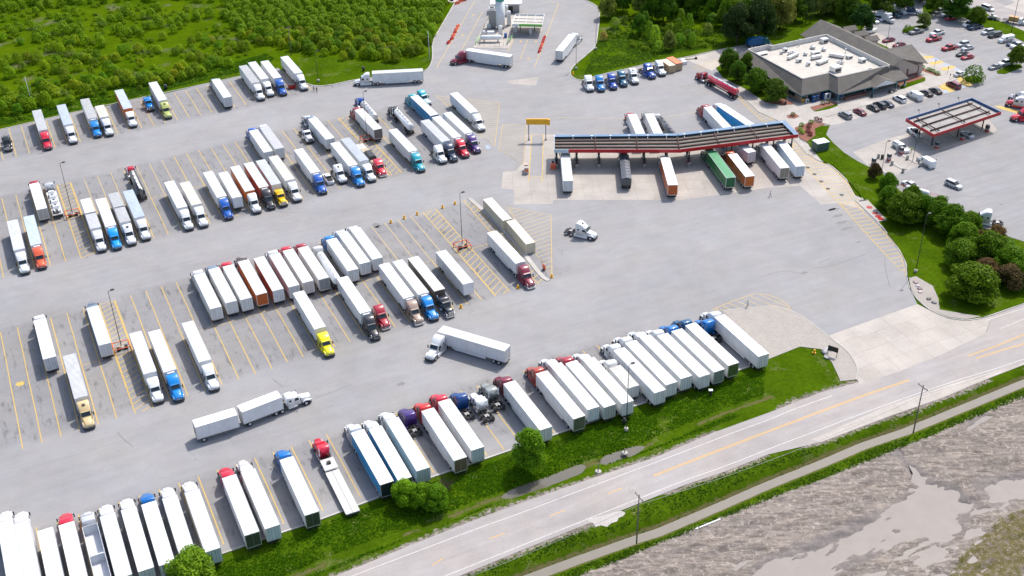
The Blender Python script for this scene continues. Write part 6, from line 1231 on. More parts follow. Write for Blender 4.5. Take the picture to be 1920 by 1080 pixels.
# ------------------------------------------------ grass tufts: real blades on banks, verges and meadow
def tufts(name,poly,n,h0,h1,w,cols,label,seed,excl=None,dens=None):
    rs=np.random.RandomState(seed); poly=np.array([P(*q) for q in poly]); x0,y0=poly.min(0); x1,y1=poly.max(0)
    X=x0+(x1-x0)*rs.rand(n*4); Y=y0+(y1-y0)*rs.rand(n*4); k=inpoly(X,Y,poly)
    if excl is not None:
        for ln,r in excl: k&=dpoly(X,Y,ln)>r
    nn=vnoise(X,Y,3.2,seed)*.6+vnoise(X,Y,1.2,seed+1)*.4; k&=(nn+rs.rand(len(nn))*.35)>(.48 if dens is None else dens); X=X[k][:n];Y=Y[k][:n]; nn=nn[k][:n]; n=len(X)
    j=np.clip(np.searchsorted(xs,X)-1,0,nx-2); i=np.clip(np.searchsorted(ys,Y)-1,0,ny-2); Z0=np.maximum(Zg[i,j],-1.0)
    m=5; X=np.repeat(X,m);Y=np.repeat(Y,m);Z0=np.repeat(Z0,m); hh=np.repeat(nn,m); N=len(X)
    a=rs.rand(N)*6.28; r=rs.rand(N)*w*1.3; bx_=X+r*np.cos(a); by_=Y+r*np.sin(a); h=(h0+(h1-h0)*rs.rand(N))*(.5+hh); d=rs.rand(N)*6.28; wd=w*(.5+.6*rs.rand(N)); l=rs.rand(N)*6.28; lean=h*.6
    p0=np.stack([bx_-wd*np.cos(d),by_-wd*np.sin(d),Z0-.03],1); p1=np.stack([bx_+wd*np.cos(d),by_+wd*np.sin(d),Z0-.03],1); p2=np.stack([bx_+lean*np.cos(l)+wd*.4*np.cos(d),by_+lean*np.sin(l)+wd*.4*np.sin(d),Z0+h],1); p3=np.stack([bx_+lean*np.cos(l)-wd*.4*np.cos(d),by_+lean*np.sin(l)-wd*.4*np.sin(d),Z0+h*.95],1)
    V=np.stack([p0,p1,p2,p3],1).reshape(-1,3); o=thing(name,label,'grass',kind='stuff',mesh=quadmesh(name,V)); o.color=(*cols,1); return o
bank=[(425,1052),(530,1008),(600,984),(712,942),(805,906),(967,851),(1064,818),(1215,764),(1405,699),(1437,690),(1430,745),(1375,785),(1235,838),(1080,885),(950,935),(850,975),(770,1005),(637,1062),(500,1120),(330,1120)]
tufts('bank_weeds',bank,30000,.05,.24,.12,(.11,.25,.008),'tall green weeds covering the bank behind the bottom row of trucks',21,[(ndit,1.2)])
tufts('verge_grass',[(800,1108),(960,1046),(1160,966),(1285,915),(1440,860),(1540,836),(1675,785),(1765,755),(1850,720),(1930,690),(1930,705),(1845,738),(1700,796),(1540,856),(1335,942),(1193,997),(1080,1037),(930,1095)],11000,.06,.24,.13,(.10,.20,.015),'short grass between the county road and the long ditch',22,[(ditch,2.4),(PX([(1118,985),(1170,965)]),1.6)])
tufts('ditch_grass',[(1000,1095),(1090,1055),(1193,1015),(1335,960),(1540,875),(1700,812),(1845,752),(1930,722),(1930,742),(1840,778),(1665,850),(1440,938),(1260,1010),(1060,1092)],12000,.08,.3,.14,(.12,.22,.015),'rough yellow-green grass on the field side of the ditch',23,[(ditch,2.2)])
tufts('edge_weeds',[(0,236),(60,224),(195,195),(312,168),(445,136),(520,112),(500,100),(430,120),(250,160),(60,200),(0,215)],6000,.12,.35,.2,(.09,.21,.012),'bright green weeds along the back edge of the first truck row',25,dens=.5)
tufts('lawn_grass',[(1095,140),(1130,60),(1160,45),(1400,60),(1380,80),(1270,100),(1120,135)],6000,.08,.28,.22,(.11,.21,.018),'grass of the slope above the row of tractors',26,dens=.55)
# ------------------------------------------------ diesel canopy
PD=PX([(1039.4,253),(1039,280.3),(1274.4,280.3),(1497,252),(1471,226),(1270,250.6)],6.)
c0=PD[0]; t=thing('diesel_canopy','long bent truck diesel canopy with red fascia, open top framing and blue parapet','canopy',(c0[0],c0[1],0)); Lc=[q-c0 for q in PD]; NW,SW,SB,SE,NE,NB=Lc
def wallseg(b,p,q,z0,z1,th=.12,ins=0.):
    p=np.array(p);q=np.array(q); d=(q-p)/np.linalg.norm(q-p); n=np.array([-d[1],d[0]])
    b.hexa([(*(p),z0),(*(q),z0),(*(q+n*th),z0),(*(p+n*th),z0),(*(p),z1),(*(q),z1),(*(q+n*th),z1),(*(p+n*th),z1)])
q=MB().m('canopy_deck').prism([NW+[.1,-.1],SW+[.1,.1],SB+[0,.1],SE+[-.15,.1],NE+[-.1,-.1],NB+[0,-.1]],5.15,5.3); part('deck',q,t)
f=MB().m('canopy_red'); s0=SW+(SB-SW)*.115; wallseg(f,s0,SB,5.0,6.0); wallseg(f,SB,SE,5.0,6.0); part('red_fascia',f,t)
f=MB().m('canopy_pale'); wallseg(f,SW,s0-[.01,0],5.0,6.001); wallseg(f,NW,SW,5.0,6.0); part('pale_fascia',f,t)
f=MB().m('canopy_blue'); wallseg(f,NB,NW,5.0,5.96); wallseg(f,NE,NB,5.,5.96); wallseg(f,SE,NE,5.,5.96)
for a_,b_,zo in((NW,NB,0),(NB,NE,.004),(NE,SE,.009)):
    d=(b_-a_)/np.linalg.norm(b_-a_); n=np.array([-d[1],d[0]]); f.hexa([(*(a_-n*1.25),5.97+zo),(*(b_-n*1.25),5.97+zo),(*(b_+n*.13),5.97+zo),(*(a_+n*.13),5.97+zo),(*(a_-n*1.25),6.02+zo),(*(b_-n*1.25),6.02+zo),(*(b_+n*.13),6.02+zo),(*(a_+n*.13),6.02+zo)])
part('blue_parapet',f,t)
f=MB().m('rusty_beam')
for fr in (.30,.52,.74):
    a_=NW+(SW-NW)*fr; m_=NB+(SB-NB)*fr; e_=NE+(SE-NE)*fr
    for p,q in((a_,m_),(m_,e_)): f.box(0,float(np.linalg.norm(q-p)),-.3,.3,5.5,5.7,rot=math.atan2(*(q-p)[::-1]),org=tuple(p))
for a_,b_,c_,d_,n_ in((NW,SW,NB,SB,3),(NB,SB,NE,SE,3)):
    for k in range(n_):
        u_=(k+1)/n_ if n_==3 else 0
        if u_>.99 and a_ is not NW: continue
        p=a_+(c_-a_)*u_; q=b_+(d_-b_)*u_; p2=p+(q-p)*.12; f.tube((*p2,5.78),(*(p+(q-p)*.98),5.78),.13,n=6)
part('roof_beam',f,t)
f=MB().m('white_paint')
for k in range(14):
    u_=k/13*1.97; a_,c_=(NW,NB) if u_<1 else (NB,NE); b_,d_=(SW,SB) if u_<1 else (SB,SE); uu=u_ if u_<1 else u_-1; p=a_+(c_-a_)*uu; q=b_+(d_-b_)*uu; dn_=(q-p)/np.linalg.norm(q-p); f.tube((*(p+dn_*.9),5.9),(*(p+dn_*2.2),5.35),.09,n=5); f.box(p[0]-.3,p[0]+.3,p[1]-1.,p[1]-.6,6.02,6.08)
part('drain_braces',f,t)
# columns and islands
isl=[]
for k in range(12):
    u_=k/11*2; a_,c_=(SW,SB) if u_<1 else (SB,SE); b_,d_=(NW,NB) if u_<1 else (NB,NE); uu=u_ if u_<1 else u_-1
    p=a_+(c_-a_)*uu; q=b_+(d_-b_)*uu; m_=p+(q-p)*.3; isl.append((m_,p,q))
    if k not in(0,): pass
    for fr in(.22,.78):
        w=p+(q-p)*fr; w=w+np.array((.6 if k==0 else -.6 if k==11 else 0,0)); part('column',MB().m('blackmetal').box(-.16,.16,-.16,.16,.0,5.15),t,(w[0],w[1],0))
for k,(m_,p,q) in enumerate(isl):
    d=(p-q)/np.linalg.norm(p-q); w=c0+q+(p-q)*.5+(np.array((.6,0)) if k==0 else np.array((-.6,0)) if k==11 else 0); rz_=math.atan2(d[1],d[0])
    t2=thing('fuel_island','diesel pump island under the long bent canopy','fuel pump',(w[0],w[1],0),rz_,'diesel pump islands')
    part('island_base',MB().m('curb').prism([(-5,-.5),(4.6,-.5),(5.,0),(4.6,.5),(-5,.5)],-.02,.16),t2)
    part('pump',MB().m('pump_grey').box(1.2,2.1,-.35,.35,.16,2.1).m('blackmetal').box(1.15,2.15,-.38,.38,1.3,1.8).m('red_plastic').box(1.1,2.2,-.4,.4,.3,.7),t2)
    part('pump',MB().m('pump_grey').box(-2.6,-1.8,-.3,.3,.16,1.9).m('blackmetal').box(-2.65,-1.75,-.33,.33,1.2,1.7),t2)
    part('hose',MB().m('rubber').tube((1.6,.4,1.6),(2.2,.6,.5),.04,n=5).tube((2.2,.6,.5),(1.5,.45,1.),.04,n=5),t2)
    part('trash_bin',MB().m('concrete_block').lathe([(.16,.38),(1.1,.42),(1.15,.3)],12,'z',(4.,0,0)),t2)
# scale bar
def simplebox(name,label,cat,w,rz,pieces,group=None,z=0):
    t=thing(name,label,cat,(w[0],w[1],z),rz,group)
    for nm,mb in pieces: part(nm,mb,t)
    return t
gL=Z('o',165,328); gR=Z('o',267,328); gm=(gL+gR)/2; gw=np.linalg.norm(gR-gL)/2; ga=math.atan2(*(gR-gL)[::-1])
simplebox('clearance_gate','yellow clearance bar on two black posts over the weigh scale','gate',gm,ga,[('post',MB().m('blackmetal').tube((-gw,0,0),(-gw,0,6.),.11)),('post',MB().m('blackmetal').tube((gw,0,0),(gw,0,6.),.11)),('foot',MB().m('blackmetal').box(-gw-.25,-gw+.25,-.25,.25,0,.2)),('foot',MB().m('blackmetal').box(gw-.25,gw+.25,-.25,.25,0,.2)),('yellow_bar',MB().m('yellow_paint').box(-gw-.7,gw+.9,-.2,.2,4.9,6.6).box(gw+.4,gw+1.2,-.4,.3,4.8,6.5))])
w=Z('c',1548,820); simplebox('scale_kiosk','pair of tan and red scale terminals left of the weigh deck','kiosk',w,0,[('cabinet',MB().m('concrete_block').box(-.6,.6,-.6,.6,0,1.9)),('screen',MB().m('orange_paint').box(-.45,.45,-.66,-.6,.9,1.5)),('cabinet',MB().m('stucco').box(-.5,.5,1.2,2.4,0,2.))])
w=Z('c',1748,790); t=simplebox('air_station','orange box on the oval concrete island left of the diesel canopy','air pump',w,0,[('island_base',MB().m('curb').prism([(1.5*math.cos(a)*1.,2.6+3.4*math.sin(a)) for a in np.linspace(0,6.28,16,endpoint=False)],-.02,.15)),('orange_box',MB().m('orange_paint').box(-.7,.7,-.4,.4,.15,1.7)),('meter',MB().m('blackmetal').box(-.3,.3,.8,1.3,.15,1.9).tube((0,1.,1.9),(0,1.,2.6),.05))])
# ------------------------------------------------ petrol canopy
GD=PX([(1698.7,221.9),(1822.5,183.4),(1877.8,209.7),(1751.2,251.9)],5.6); c0=GD[0]; Lc=[q-c0 for q in GD]; Wp,Np,Ep,Sp=Lc
t=thing('petrol_canopy','rectangular red and blue petrol canopy for cars at the right','canopy',(c0[0],c0[1],0))
newmat('petrol_deck',(.30,.285,.27),.7,noise=.2,nscale=.4); part('deck',MB().m('petrol_deck').prism(Lc,4.75,4.88),t)
f=MB().m('canopy_red'); wallseg(f,Wp,Sp,4.65,5.6,-.0 if 0 else .12); wallseg(f,Sp,Ep,4.65,5.6); part('red_fascia',f,t)
MAT_b=newmat('petrol_blue',(.02,.09,.24),.45)
f=MB().m('petrol_blue'); wallseg(f,Ep,Np,4.65,5.6); wallseg(f,Np,Wp,4.65,5.6); part('blue_parapet',f,t)
f=MB().m('rusty_beam')
for fr in(.18,.47,.76): p=Wp+(Sp-Wp)*fr; q=Np+(Ep-Np)*fr; d=(q-p); f.tube((*(p+d*.05),5.2),(*(p+d*.93),5.2),.2,n=6)
for fr in(.12,.5,.88): p=Wp+(Np-Wp)*fr; q=Sp+(Ep-Sp)*fr; d=q-p; f.tube((*(p+d*.1),5.36),(*(p+d*.9),5.36),.18,n=6)
part('roof_beam',f,t)
for i in(.12,.5,.88):
    for j in(.28,.75):
        w=Wp+(Np-Wp)*i+(Sp-Wp)*j; part('column',MB().m('blackmetal').box(-.14,.14,-.14,.14,0,4.75),t,(w[0],w[1],0))
for i in(.2,.5,.8):
    w=Wp+(Np-Wp)*i; part('flood_lamp',MB().m('blackmetal').tube((0,0,5.6),(-.2,.5,6.6),.04,n=5).box(-.4,0,.4,.8,6.5,6.75),t,(w[0],w[1],0))
dS=(Sp-Wp)/np.linalg.norm(Sp-Wp); rz_=math.atan2(dS[1],dS[0])
for i,lb in((.12,'petrol pump island at the left end under the petrol canopy'),(.5,'petrol pump island in the middle under the petrol canopy'),(.88,'petrol pump island at the right end under the petrol canopy')):
    w=c0+Wp+(Np-Wp)*i+(Sp-Wp)*.5
    t2=thing('fuel_island',lb,'fuel pump',(w[0],w[1],0),rz_,'petrol pump islands')
    part('island_base',MB().m('yellow_line').prism([(-6,-.5),(6,-.5),(6,.5),(-6,.5)],-.0,.05).m('curb').prism([(-5.8,-.42),(5.8,-.42),(5.8,.42),(-5.8,.42)],.0,.17),t2)
    for x in(-4.6,4.9): part('pump',MB().m('pump_grey').box(x-.45,x+.45,-.35,.35,.17,2.2).m('blackmetal').box(x-.5,x+.5,-.38,.38,1.2,2.).m('red_plastic').box(x-.48,x+.48,-.4,.4,.2,.75),t2)
# open lanes pumps
for i,(x,y,lb) in enumerate(((412,960,'pump nearest the brown shrub in the open fuel lanes'),(565,915,'pump in the second open fuel lane with a red base'),(690,850,'twin pump beside the white pickup in the open fuel lanes'))):
    w=Z('s',x,y); t2=thing('fuel_pump',lb,'fuel pump',(w[0],w[1],0),R(-65),'pumps of the open fuel lanes'); part('island_base',MB().m('curb').prism([(-1.2,-.5),(6.5,-.5),(6.5,.5),(-1.2,.5)],-.0,.14),t2); part('cabinet',MB().m('pump_grey').box(-.45,.45,-.4,.4,.14,2.2).m('blackmetal').box(-.5,.5,-.42,.42,1.3,2.),t2); part('kick_plate',MB().m('red_plastic').box(-.48,.48,-.43,.43,.16,.6),t2)
    if i==2: part('cabinet',MB().m('pump_grey').box(-1.6,-.9,-.45,.45,.14,2.4),t2)
for i,(x,y,lb) in enumerate(((463,885,'concrete bin at the left of the open fuel lanes'),(500,895,'short dark bin beside the lamp in the fuel lanes'),(598,955,'concrete bollard beside the second pump'),(752,900,'concrete bollard between two fuel lanes'),(845,915,'thin bollard beside the white van'),(708,1030,'concrete bin at the end of the second island'),(880,970,'concrete bin beside the white van'))):
    w=Z('s',x,y); t2=thing('waste_bin',lb,'bin',(w[0],w[1],0),0,'bins and bollards of the fuel lanes'); part('bin_body',MB().m('concrete_block' if i!=1 else 'blackmetal').lathe([(0,.38),(1.2,.4),(1.3,.28)],12,'z') if i not in(4,) else MB().m('concrete_block').tube((0,0,0),(0,0,1.2),.14),t2)
# propane cage
w=Z('t',1040,725); t=thing('propane_tank','white propane tank behind an orange pipe fence beside the trees','tank',(w[0],w[1],0),R(-38)); part('tank',MB().m('white_paint').lathe([(-3.2,.15),(-3.1,.5),(-2.7,.75),(2.7,.75),(3.1,.5),(3.2,.15)],16,'x',(0,0,1.4)),t); part('support',MB().m('steel').box(-2,-1.7,-.5,.5,0,.8).box(1.7,2,-.5,.5,0,.8),t)
f=MB().m('orange_paint'); 
for k in range(8): f.tube((-6+k*1.8,1.7,0),(-6+k*1.8,1.7,1.),.04,n=5)
f.tube((-6,1.7,.95),(6.6,1.7,.95),.04,n=5).tube((-6,1.7,.5),(6.6,1.7,.5),.04,n=5); part('pipe_fence',f,t)
w=Z('t',250,350); t=thing('utility_enclosure','dark green slatted enclosure with white lids on the grass near the canopy end','enclosure',(w[0],w[1],.13),R(20)); part('walls',MB().m('green_box').box(-1.9,1.9,-1.4,1.4,0,2.4),t); 
f=MB().m('white_paint')
for k in range(4): f.box(-1.95+k*1.,-1.05+k*1.,-1.45,1.45,2.4,2.52)
part('lid',f,t)
f=MB().m('frame'); 
for k in range(8): f.box(-1.8+k*.48,-1.7+k*.48,-1.43,-1.4,.1,2.3)
part('slats',f,t)
# ------------------------------------------------ restaurant building
B0=UV(221.3,262.2); t=thing('restaurant_building','large tan building with grey shingled roof, flat white centre and rooftop units','building',(B0[0],B0[1],0),A25)
def L2(u,v): return (u-221.3,v-262.2)
PP=[(221.3,290.2),(229.2,290.2),(229.2,288.9),(251.5,288.9),(251.5,258.3),(231.5,258.3),(231.5,262.2),(221.3,262.2)]; PL=[L2(*q) for q in PP]
part('flat_roof',MB().m('whiteroof').sheet(PL,4.7),t)
f=MB().m('parapet_white')
for i in range(8):
    p=PL[i];q=PL[(i+1)%8]; zt=6.3; d=np.array(q)-np.array(p); d/=np.linalg.norm(d); n=np.array([-d[1],d[0]])
    f.hexa([(p[0],p[1],4.6),(q[0],q[1],4.6),(q[0]-n[0]*-.0+n[0]*.25,q[1]+n[1]*.25,4.6),(p[0]+n[0]*.25,p[1]+n[1]*.25,4.6),(p[0],p[1],zt),(q[0],q[1],zt),(q[0]+n[0]*.25,q[1]+n[1]*.25,zt),(p[0]+n[0]*.25,p[1]+n[1]*.25,zt)])
part('parapet',f,t)
r=MB().m('shingles'); E3=[L2(216.4,290.3),L2(218.0,257.9),L2(228.3,257.9),L2(228.3,253.4),L2(252.6,253.4),L2(255.6,255.8)]
z1,z2=6.34,2.85
def face(*p): r.add(list(p),[tuple(range(len(p)))])
A_,B_,B2_,C_,D_,E_,F_2,G_=[(p[0],p[1]) for p in PL]
face((*A_,z1),(*E3[0],z2+1.2),(*E3[1],z2),(*G_,z1)); face((*G_,z1),(*E3[1],z2),(*E3[2],z2),(*F_2,z1)); face((*F_2,z1),(*E3[2],z2),(*E3[3],z2),(*E_,z1)); face((*E_,z1),(*E3[3],z2),(*L2(255.6,253.4),z2),(*L2(255.6,258.6),4.6),(*D_,z1))
# porch gable
x0,y0=L2(241.0,252.1); x1,_=L2(250.0,252.1); xm=(x0+x1)/2
face((x0,y0,z2+.1),(xm,y0,4.75),(xm,L2(0,258.3)[1],4.75),(x0,L2(0,255.8)[1],z2+.1)); face((xm,y0,4.75),(x1,y0,z2+.1),(x1,L2(0,255.8)[1],z2+.1),(xm,L2(0,258.3)[1],4.75))
part('mansard_roof',r,t)
f=MB().m('teal_paint')
for a_,b_ in((E3[0],E3[1]),(E3[1],E3[2]),(E3[2],E3[3]),(E3[3],L2(255.6,253.4))):
    a_=np.array(a_);b_=np.array(b_); d=(b_-a_)/np.linalg.norm(b_-a_); n=np.array([-d[1],d[0]]); f.hexa([(*(a_),z2-.3),(*(b_),z2-.3),(*(b_+n*.1),z2-.3),(*(a_+n*.1),z2-.3),(*a_,z2-.02),(*b_,z2-.02),(*(b_+n*.1),z2-.02),(*(a_+n*.1),z2-.02)])
f.sheet([E3[0],E3[1],E3[2],E3[3],L2(255.6,253.4),L2(255.6,258),L2(230,262),L2(222,290)],z2-.28)
part('eaves',f,t)
wl=MB().m('brick').prism([L2(218.9,290.1),L2(218.9,259.),L2(228.9,259.),L2(228.9,262),L2(231,262),L2(231,254.8),L2(240.2,254.8),L2(240.2,256.6),L2(251.2,256.6),L2(251.2,289.),L2(229.3,289.),L2(229.3,290.1)],0,2.8); part('walls',wl,t)
for (u0,u1,v,z0_,z1_) in((231.8,239.6,254.8,1.1,2.5),(219.4,220.6,259.,.2,2.3),(221.5,222.8,259.,.2,2.3),(226.4,228.4,259,.8,2.3),(242,244.5,256.6,.1,2.4),(247,249.4,256.6,.3,2.4)):
    x0,y=L2(u0,v); x1,_=L2(u1,v); wdw=part('window' ,MB().m('glass').box(x0,x1,y-.06,y-.004,z0_,z1_),t); part('frame',MB().m('teal_paint').box(x0-.1,x0,y-.1,y-.004,z0_-.1,z1_+.1).box(x1,x1+.1,y-.1,y-.004,z0_-.1,z1_+.1).box(x0,x1,y-.1,y-.004,z1_,z1_+.1).box((x0+x1)/2-.04,(x0+x1)/2+.04,y-.1,y-.07,z0_,z1_),wdw)
for (u_,v0_,v1_) in((218.9,262,265),(218.9,270,273),(218.9,278,281)):
    x,y0_=L2(u_,v0_); _,y1_=L2(u_,v1_); wdw=part('window',MB().m('glass').box(x-.06,x-.004,y0_,y1_,.9,2.3),t); part('frame',MB().m('teal_paint').box(x-.1,x-.07,(y0_+y1_)/2-.05,(y0_+y1_)/2+.05,.9,2.3),wdw)
x,y=L2(245.3,256.6); dr=part('door',MB().m('sign_white').box(x-.2,x+1.4,y-.12,y-.07,.1,2.3),t); part('handle',MB().m('steel').box(x+.55,x+.6,y-.18,y-.12,1.,1.4),dr)
part('planter_wall',MB().m('redbrick').box(L2(231.5,0)[0],L2(240,0)[0],L2(0,253.6)[1],L2(0,254.4)[1],0,1.05),t)
for u_,v_ in((240.9,252.4),(249.9,252.4),(228.6,253.7),(255,254.2)):
    x,y=L2(u_,v_); part('column',MB().m('teal_paint').box(x-.2,x+.2,y-.2,y+.2,.8,2.85).m('concrete_block').box(x-.4,x+.4,y-.4,y+.4,0,.8),t)
x0,y0=L2(241.3,252.25); x1,_=L2(249.7,0); part('porch_gable',MB().m('white_paint').add([(x0,y0,2.95),(x1,y0,2.95),((x0+x1)/2,y0,4.6),(x0,y0+.1,2.95),(x1,y0+.1,2.95),((x0+x1)/2,y0+.1,4.6)],[(0,1,2),(5,4,3),(0,3,4,1),(1,4,5,2),(2,5,3,0)]),t)
f=MB().m('awning_blue'); x0,y=L2(228.9,255.); f.hexa([(x0,y-1.1,1.5),(x0+2,y-1.1,1.5),(x0+2,y,1.5),(x0,y,1.5),(x0,y-.9,1.6),(x0+2,y-.9,1.6),(x0+2,y,2.5),(x0,y,2.5)]); part('awning',f,t)
# wing with gables
u0,u1,um,v0,v1=249.6,265.4,256.9,258.7,298.6
zr,ze=7.3,3.3
wm=MB().m('stucco').prism([L2(250.6,v0+.2),L2(264.6,v0+.2),L2(264.6,v1-.2),L2(250.6,v1-.2)],0,ze)
xa,ya=L2(250.6,v0+.2); xb_,_=L2(264.6,0); xc,_=L2(um,0); yb=L2(0,v1-.2)[1]
wm.add([(xa,ya,ze),(xb_,ya,ze),(xc,ya,zr-.25),(xa,yb,ze),(xb_,yb,ze),(xc,yb,zr-.25)],[(0,1,2),(5,4,3)])
part('wing_walls',wm,t)
f=MB().m('redbrick').box(xa,xb_+.02,ya-.06,ya-.003,0,1.2); 
for k in(.45,.68): x=xa+(xb_-xa)*k; f.box(x-.3,x+.3,ya-.1,ya-.003,1.2,3.1)
f.box(xb_-.35,xb_+.03,ya-.1,ya-.003,1.2,3.25); part('brick_band',f,t)
r=MB().m('shingles')
def slab(p,th=.14):
    p=[np.array(x_,float) for x_ in p]; r.add([tuple(x_) for x_ in p]+[tuple(x_-[0,0,th]) for x_ in p],[tuple(range(len(p))),tuple(range(len(p),2*len(p)))[::-1]]+[(i,(i+1)%len(p),len(p)+(i+1)%len(p),len(p)+i) for i in range(len(p))])
def U3(u,v,z): x,y=L2(u,v); return (x,y,z)
slab([U3(um,v0-.4,zr),U3(um,v1+.4,zr),U3(u0-.6,v1+.4,ze),U3(u0-.6,v0-.4,ze)]); slab([U3(um+.01,v1+.4,zr),U3(um+.01,v0-.4,zr),U3(u1+.3,v0-.4,ze),U3(u1+.3,v1+.4,ze)])
slab([U3(um,266.6,zr+.03),U3(um+.3,259.0,zr-.35),U3(268.4,259.0,ze+.05),U3(267.6,266.6,zr+.03)]) 
slab([U3(267.6,266.62,zr+.03),U3(268.4,274.2,ze+.05),U3(um+4,274.2,ze+.6),U3(um,266.62,zr+.03)])
part('wing_roof',r,t)
for vv in(295.5,290.,284.5):
    r=MB().m('shingles'); slab([U3(264,vv,4.6),U3(264,vv-1.9,3.6),U3(269.3,vv-1.9,3.3),U3(269.3,vv,4.4)]); slab([U3(269.3,vv+.01,4.4),U3(269.3,vv+1.9,3.3),U3(264,vv+1.9,3.6),U3(264,vv+.01,4.6)]); r.m('stucco').prism([L2(264.5,vv-1.5),L2(268.8,vv-1.5),L2(268.8,vv+1.5),L2(264.5,vv+1.5)],0,3.3); part('side_gable',r,t)
part('cross_gable_wall',MB().m('stucco').prism([L2(264.6,260),L2(267.4,260),L2(267.4,273.5),L2(264.6,273.5)],0,3.3),t)
# rooftop units
def RU(x,y,sx,sy,h,kind='box',rot=0):
    w=Z('q',x,y,z=4.7); u_,v_=uvof(w); lx,ly=L2(u_,v_); b=MB().m('alu')
    if kind=='box': b.box(-sx,sx,-sy,sy,.15,h).m('frame').box(-sx*.7,sx*.7,-sy-.03,-sy-.001,.3,h*.7).m('alu').box(-sx*.6,sx*.2,-sy*.6,sy*.6,h,h+.12)
    elif kind=='long': b.box(-sx,sx,-sy,sy,.4,h); b.m('steel').box(-sx+.2,-sx+.3,-sy,sy,0,.4).box(sx-.3,sx-.2,-sy,sy,0,.4)
    elif kind=='fan': b.lathe([(0,sx),(.4,sx),(.6,sx*1.2),(.9,sx*1.1),(1.05,sx*.5)],14,'z').m('frame').lathe([(1.05,sx*.5),(1.1,sx*.4)],12,'z')
    elif kind=='pipe': b.tube((0,0,0),(0,0,h),.12); b.tube((0,0,h),(0,0,h+.15),.25)
    elif kind=='pair': b.box(-sx,-.1,-sy,sy,.1,h).box(.1,sx,-sy,sy,.1,h).m('blackmetal').lathe([(h,.35),(h+.05,.35)],12,'z',(-sx/2,0,0)).lathe([(h,.35),(h+.05,.35)],12,'z',(sx/2,0,0))
    part('rooftop_unit',b,t,(lx,ly,4.7),rz=R(rot))
for a_ in((818,240,1.2,.9,1.5,'box'),(735,285,.8,0,0,'fan'),(818,300,.7,0,0,'fan'),(525,308,.7,.6,1.2,'box'),(575,330,1.1,.6,1.,'pair'),(585,355,2.6,.5,1.1,'long',18),(630,385,.8,.6,1.1,'box'),(680,335,.6,.5,1.2,'fan'),(755,330,1.5,.7,1.1,'box'),(760,362,1.8,.6,1.2,'long'),(805,395,2.2,.8,1.1,'long',15),(700,412,.5,.5,1.1,'box'),(915,350,2.4,.7,1.2,'long',-55),(1008,358,.9,.7,1.0,'box'),(1105,385,.9,.9,1.2,'box'),(940,400,1.,.6,1.0,'pair'),(905,455,1.5,1.2,1.8,'box'),(355,330,1.7,.9,.6,'long'),(635,265,.2,.2,2.2,'pipe'),(980,320,.2,0,1.5,'pipe'),(500,325,.4,.4,.9,'box'),(1165,438,.6,.2,.5,'long')): RU(*a_)
# shop front items
for i,(x,y,mt,lb,nm) in enumerate(((665,690,'yellow_paint','yellow box beside the corner window of the building','newspaper_box'),(690,690,'white_paint','white box beside the yellow one at the corner window','newspaper_box'),(740,685,'blue_plastic','bright blue vending machine against the tan wall','vending_machine'),(765,678,'blue_plastic','second blue vending machine, right of the first','vending_machine'),(810,665,'awning_blue','dark blue vending machine beside the white ice chest','vending_machine'),(842,662,'white_paint','white ice chest against the tan wall','ice_chest'))):
    w=Z('q',x,y); simplebox(nm,lb,nm.replace('_',' '),w,A25,[('cabinet',MB().m(mt).box(-.5 if i<5 else -1.1,.5 if i<5 else 1.1,-.35,.35,.1,1.2 if i<2 else 1.9)),('front_panel',MB().m('tintglass').box(-.35,.35,-.38,-.352,.5 if i>1 else .3,1.0 if i<2 else 1.7))])
for i,(x,y,lb) in enumerate(((530,705,'black litter bin at the bend of the walk'),(1178,650,'black litter bin by the left porch column'),(1310,620,'black litter bin by the right porch column'))):
    w=Z('q',x,y); simplebox('litter_bin',lb,'bin',w,0,[('bin_body',MB().m('blackmetal').lathe([(.1,.33),(1.,.36),(1.15,.2)],12,'z'))],'black litter bins')
# ------------------------------------------------ gas plant
w=Z('n',800,270); simplebox('gas_tower','tall white cylindrical gas tank with a green ring near its top','tank',w,0,[('tank',MB().m('white_paint').lathe([(.6,1.2),(.9,1.62),(10.2,1.62)],28,'z').m('white_paint').lathe([(11.2,1.62),(11.8,1.1),(12.,.2)],28,'z')),('green_ring',MB().m('cng_teal').lathe([(10.2,1.63),(11.2,1.63)],28,'z')),('legs',MB().m('steel').box(-1.1,-.8,-1.1,-.8,0,.9).box(.8,1.1,-1.1,-.8,0,.9).box(.8,1.1,.8,1.1,0,.9).box(-1.1,-.8,.8,1.1,0,.9))])
w=Z('n',725,262); simplebox('chiller_tower','grey louvred box tower left of the white gas tank','machinery',w,0,[('casing',MB().m('steel').box(-1.3,1.2,-1.1,1.1,.4,6.4)),('top_hood',MB().m('alu').box(-1.1,1.,-.9,.9,6.4,7.4).m('blackmetal').box(-.8,.7,-.6,.6,7.4,7.5)),('frame_legs',MB().m('steel').box(-1.3,-1.1,-1.1,1.1,0,.4).box(1.,1.2,-1.1,1.1,0,.4))])
w=Z('n',860,110); simplebox('control_shed','flat white roofed shed with dark openings behind the gas tank','shed',w,0,[('walls',MB().m('steel').box(-4.5,4.6,-1.2,2.2,0,3.2)),('roof',MB().m('white_paint').box(-6.,5.6,-2.2,3.,3.2,3.7)),('door',MB().m('blackmetal').box(.5,2.2,-1.25,-1.203,0,2.4)),('door',MB().m('petrol_blue').box(-1.,0,-1.25,-1.203,0,2.4))])
GC=[Z('n',910,225,z=4.4),Z('n',1195,232,z=4.4),Z('n',1215,135,z=4.4),Z('n',940,130,z=4.4)]; c0=GC[0]; Lc=[q-c0 for q in GC]
t=thing('gas_canopy','small white canopy with a green fascia over the gas pumps','canopy',(c0[0],c0[1],0))
